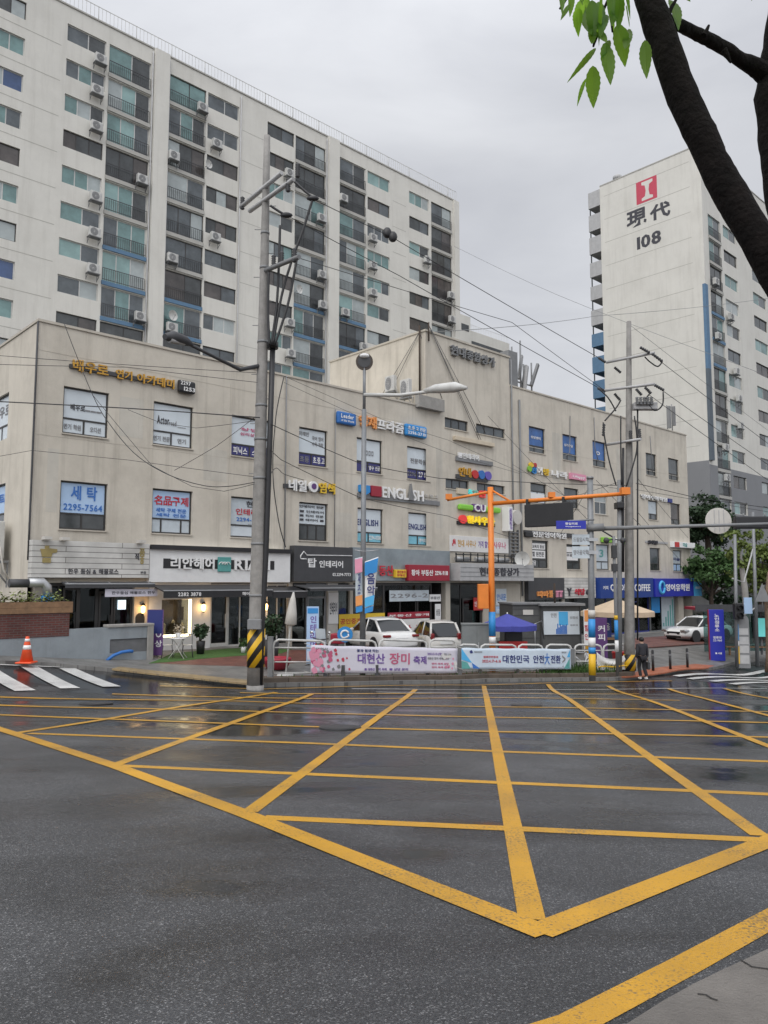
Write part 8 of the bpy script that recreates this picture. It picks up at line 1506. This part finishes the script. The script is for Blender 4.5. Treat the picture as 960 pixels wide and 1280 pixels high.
for i, (px, Y, r, lab) in enumerate(((905, 61, 1.5, 'dark low bush under the bright green tree'), (940, 60, 1.8, 'dark bush behind the bus shelter roof'), (972, 58, 2.0, 'dark bush at the right frame edge behind the poles'))):
    b = gnd(px, Y); t = thing('bush', lab, 'bush', b); m_ = MB(); rd = random.Random(40 + i)
    for k in range(7): leaves(m_, 130, rd.gauss(0, r * .6), rd.gauss(0, r * .4), 2.0 + rd.uniform(-1, 1.2), r * .6, r * .6, r * .5, .34, rd)
    m_.build('leaves', M['leaf_dark'], t); m_ = MB(); m_.tube([(0, 0, 0), (.1, 0, 1.6)], .1, 6); m_.build('stem', M['bark_far'], t)
b = foot(964, 840, .12); t = thing('tree', 'pale tan bare street tree trunk at the right edge of the photo', 'tree', b); m_ = MB(); m_.tube([(0, 0, 0), (.0, 0, .6), tp(962, 790, b.y) - b, tp(960, 750, b.y) - b, tp(963, 715, b.y) - b], [.3, .22, .19, .17, .14], 10)
mat('bark_tan', (.17, .115, .075), .9, var=.4, scale=6, bump=.8, bscale=20); m_.build('trunk', M['bark_tan'], t); q = P(953, 738, b.y - .4); t = thing('warning_sign', 'grey triangular sign back on the tan trunk at the right edge', 'sign', q); m_ = MB(); m_.prism([(-.38, -.55), (.38, -.55), (0, .35)], -.02, .02); m_.build('plate', M['mid_grey'], t, bevel=.01); m_ = MB(); m_.tube([(0, .05, -1.0), (0, .05, .2)], .025, 6); m_.build('bracket', M['mid_grey'], t)
# ---------------------------------------------------------------- street tree over the camera
b = Vector((2.75, 2.7, H(2.75, 2.7) + .09)); t = thing('street_tree', 'dark leaning street tree with serrated green leaves close to the camera, top right', 'tree', b); m_ = MB(); Y = 2.9
def q_(x, y, d=0): return P(x, y, Y + d) - b
def knot(pts, rad, n=14, sd=1, amp=.02):
    rd = random.Random(sd); o = []; rr = []
    for i in range(len(pts) - 1):
        a, c = Vector(pts[i]), Vector(pts[i + 1]); k = 10
        for j in range(k): f = j / k; o.append(a.lerp(c, f)); rr.append((rad[i] * (1 - f) + rad[i + 1] * f) * (1 + rd.uniform(-amp, amp)))
    o.append(Vector(pts[-1])); rr.append(rad[-1]); m_.tube(o, rr, max(n, 16))
knot([(0, 0, 0), (.0, .02, .8), q_(1130, 640, -.1), q_(1006, 400), q_(946, 300), q_(890, 200), q_(845, 100), q_(811, 0), q_(780, -100), q_(740, -220)], [.15, .12, .09, .071, .064, .061, .058, .055, .048, .038])
knot([(0.0, .0, .7), q_(1150, 560, .5), q_(1010, 360, .45), q_(976, 240, .45), q_(966, 120, .45), q_(965, 60, .45), q_(985, -80, .45)], [.1, .085, .075, .07, .078, .04, .035], 12, 3)
knot([q_(962, 96, .45), q_(930, 76, .4), q_(895, 54, .3), q_(862, 38, .2), q_(838, 26, .1)], [.05, .032, .028, .026, .022], 10, 5)
for a, c in (((836, 24), (822, 8)), ((880, 44), (886, 30)), ((905, 62), (915, 78)), ((775, -30), (750, 20)), ((750, 20), (742, 60)), ((790, -60), (735, -40)), ((735, -40), (700, 10)), ((760, -52), (765, 40)), ((830, 30), (850, -10))): knot([q_(*a), q_(*c)], [.012, .004], 6, 2)
rd = random.Random(77)
from mathutils import noise
m_.v = [tuple(Vector(v) * 1.0 + noise.noise_vector(Vector(v) * 9) * .006 + noise.noise_vector(Vector(v) * 28) * .004) for v in m_.v]
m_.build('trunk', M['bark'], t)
def leaf_mb(mb, base, tip, width, curl, rd):
    """a serrated pointed leaf hanging from base to tip"""
    base, tip = Vector(base), Vector(tip); ax = tip - base; L_ = ax.length; ax.normalize(); view = Vector((rd.uniform(-.5, .5), -1, rd.uniform(-.2, .5))).normalized(); sd = ax.cross(view).normalized(); nn = sd.cross(ax); n = 16; cen = []; lf = []; rg = []
    for i in range(n + 1):
        f = i / n; w = width * (math.sin(math.pi * f ** .8) ** .85) * (1 - .25 * f) if 0 < f < 1 else 0; w *= 1 + (.07 if i % 2 else -.04); c = base + ax * L_ * f + nn * curl * L_ * f * f; cen.append(c); lf.append(c + sd * w + nn * w * .25); rg.append(c - sd * w + nn * w * .25)
    mb.add(cen + lf + rg, [(i, i + 1, n + 1 + i + 1, n + 1 + i) for i in range(n)] + [(i + 1, i, 2 * n + 2 + i, 2 * n + 2 + i + 1) for i in range(n)])
m2 = MB(); rd = random.Random(12)
for i, (bx, by, tx, ty, wd) in enumerate(((741, 82, 742, 136, 21), (757, 53, 760, 112, 22), (772, 30, 783, 82, 24), (786, 36, 783, 78, 14), (806, 50, 809, 101, 17), (745, 60, 715, 94, 9), (733, 98, 718, 134, 8), (722, 10, 722, 38, 14), (740, 0, 742, 55, 20), (752, -10, 738, 60, 22), (765, -15, 764, 30, 18), (775, -12, 772, 42, 16), (728, 0, 718, 32, 14), (712, 5, 701, 28, 8), (735, -25, 730, 22, 18), (757, 18, 750, 46, 14), (782, 8, 787, 34, 14), (838, 0, 853, 28, 20), (845, -25, 860, 3, 18), (716, -20, 728, 8, 15), (700, -30, 705, 12, 14), (762, 50, 752, 75, 10), (748, 36, 757, 64, 13), (730, 12, 735, 62, 17), (748, 2, 752, 40, 16), (742, 30, 736, 70, 13), (760, 0, 766, 44, 14), (728, -8, 740, 30, 16), (752, 10, 745, 50, 15), (770, 8, 760, 40, 12), (715, -12, 712, 22, 11), (778, -20, 790, 24, 16))):
    leaf_mb(m2, q_(bx, by, rd.uniform(-.2, .15)), q_(tx, ty, rd.uniform(-.2, .15)), wd / 960 * Y * .5, rd.uniform(-.15, .15), rd)
for i in range(420):                            # the rest of the crown, above and right of the frame
    c = rd.choice([(740, -150), (830, -220), (930, -160), (1010, -90), (1060, -260), (680, -260), (900, -340)]); x, y = c[0] + rd.gauss(0, 50), c[1] + rd.gauss(0, 45)
    if y > -14 and x < 975: continue
    p = q_(x, y, rd.gauss(0, .45)); leaf_mb(m2, p, p + Vector((rd.uniform(-.05, .05), rd.uniform(-.05, .05), -rd.uniform(.1, .17))), rd.uniform(.025, .04), rd.uniform(-.2, .2), rd)
def leafmat():
    m = mat('leaf_near', (.09, .2, .03), .45, var=.35, scale=9); nt = m.node_tree; N = nt.nodes.new; L = nt.links.new; b_ = nt.nodes['Principled BSDF']; out = nt.nodes['Material Output']; tr = N('ShaderNodeBsdfTranslucent'); tr.inputs[0].default_value = (.32, .55, .05, 1); mx = N('ShaderNodeMixShader'); mx.inputs[0].default_value = .62; L(b_.outputs[0], mx.inputs[1]); L(tr.outputs[0], mx.inputs[2]); L(mx.outputs[0], out.inputs[0])
leafmat(); m2.build('crown', M['leaf_near'], t)
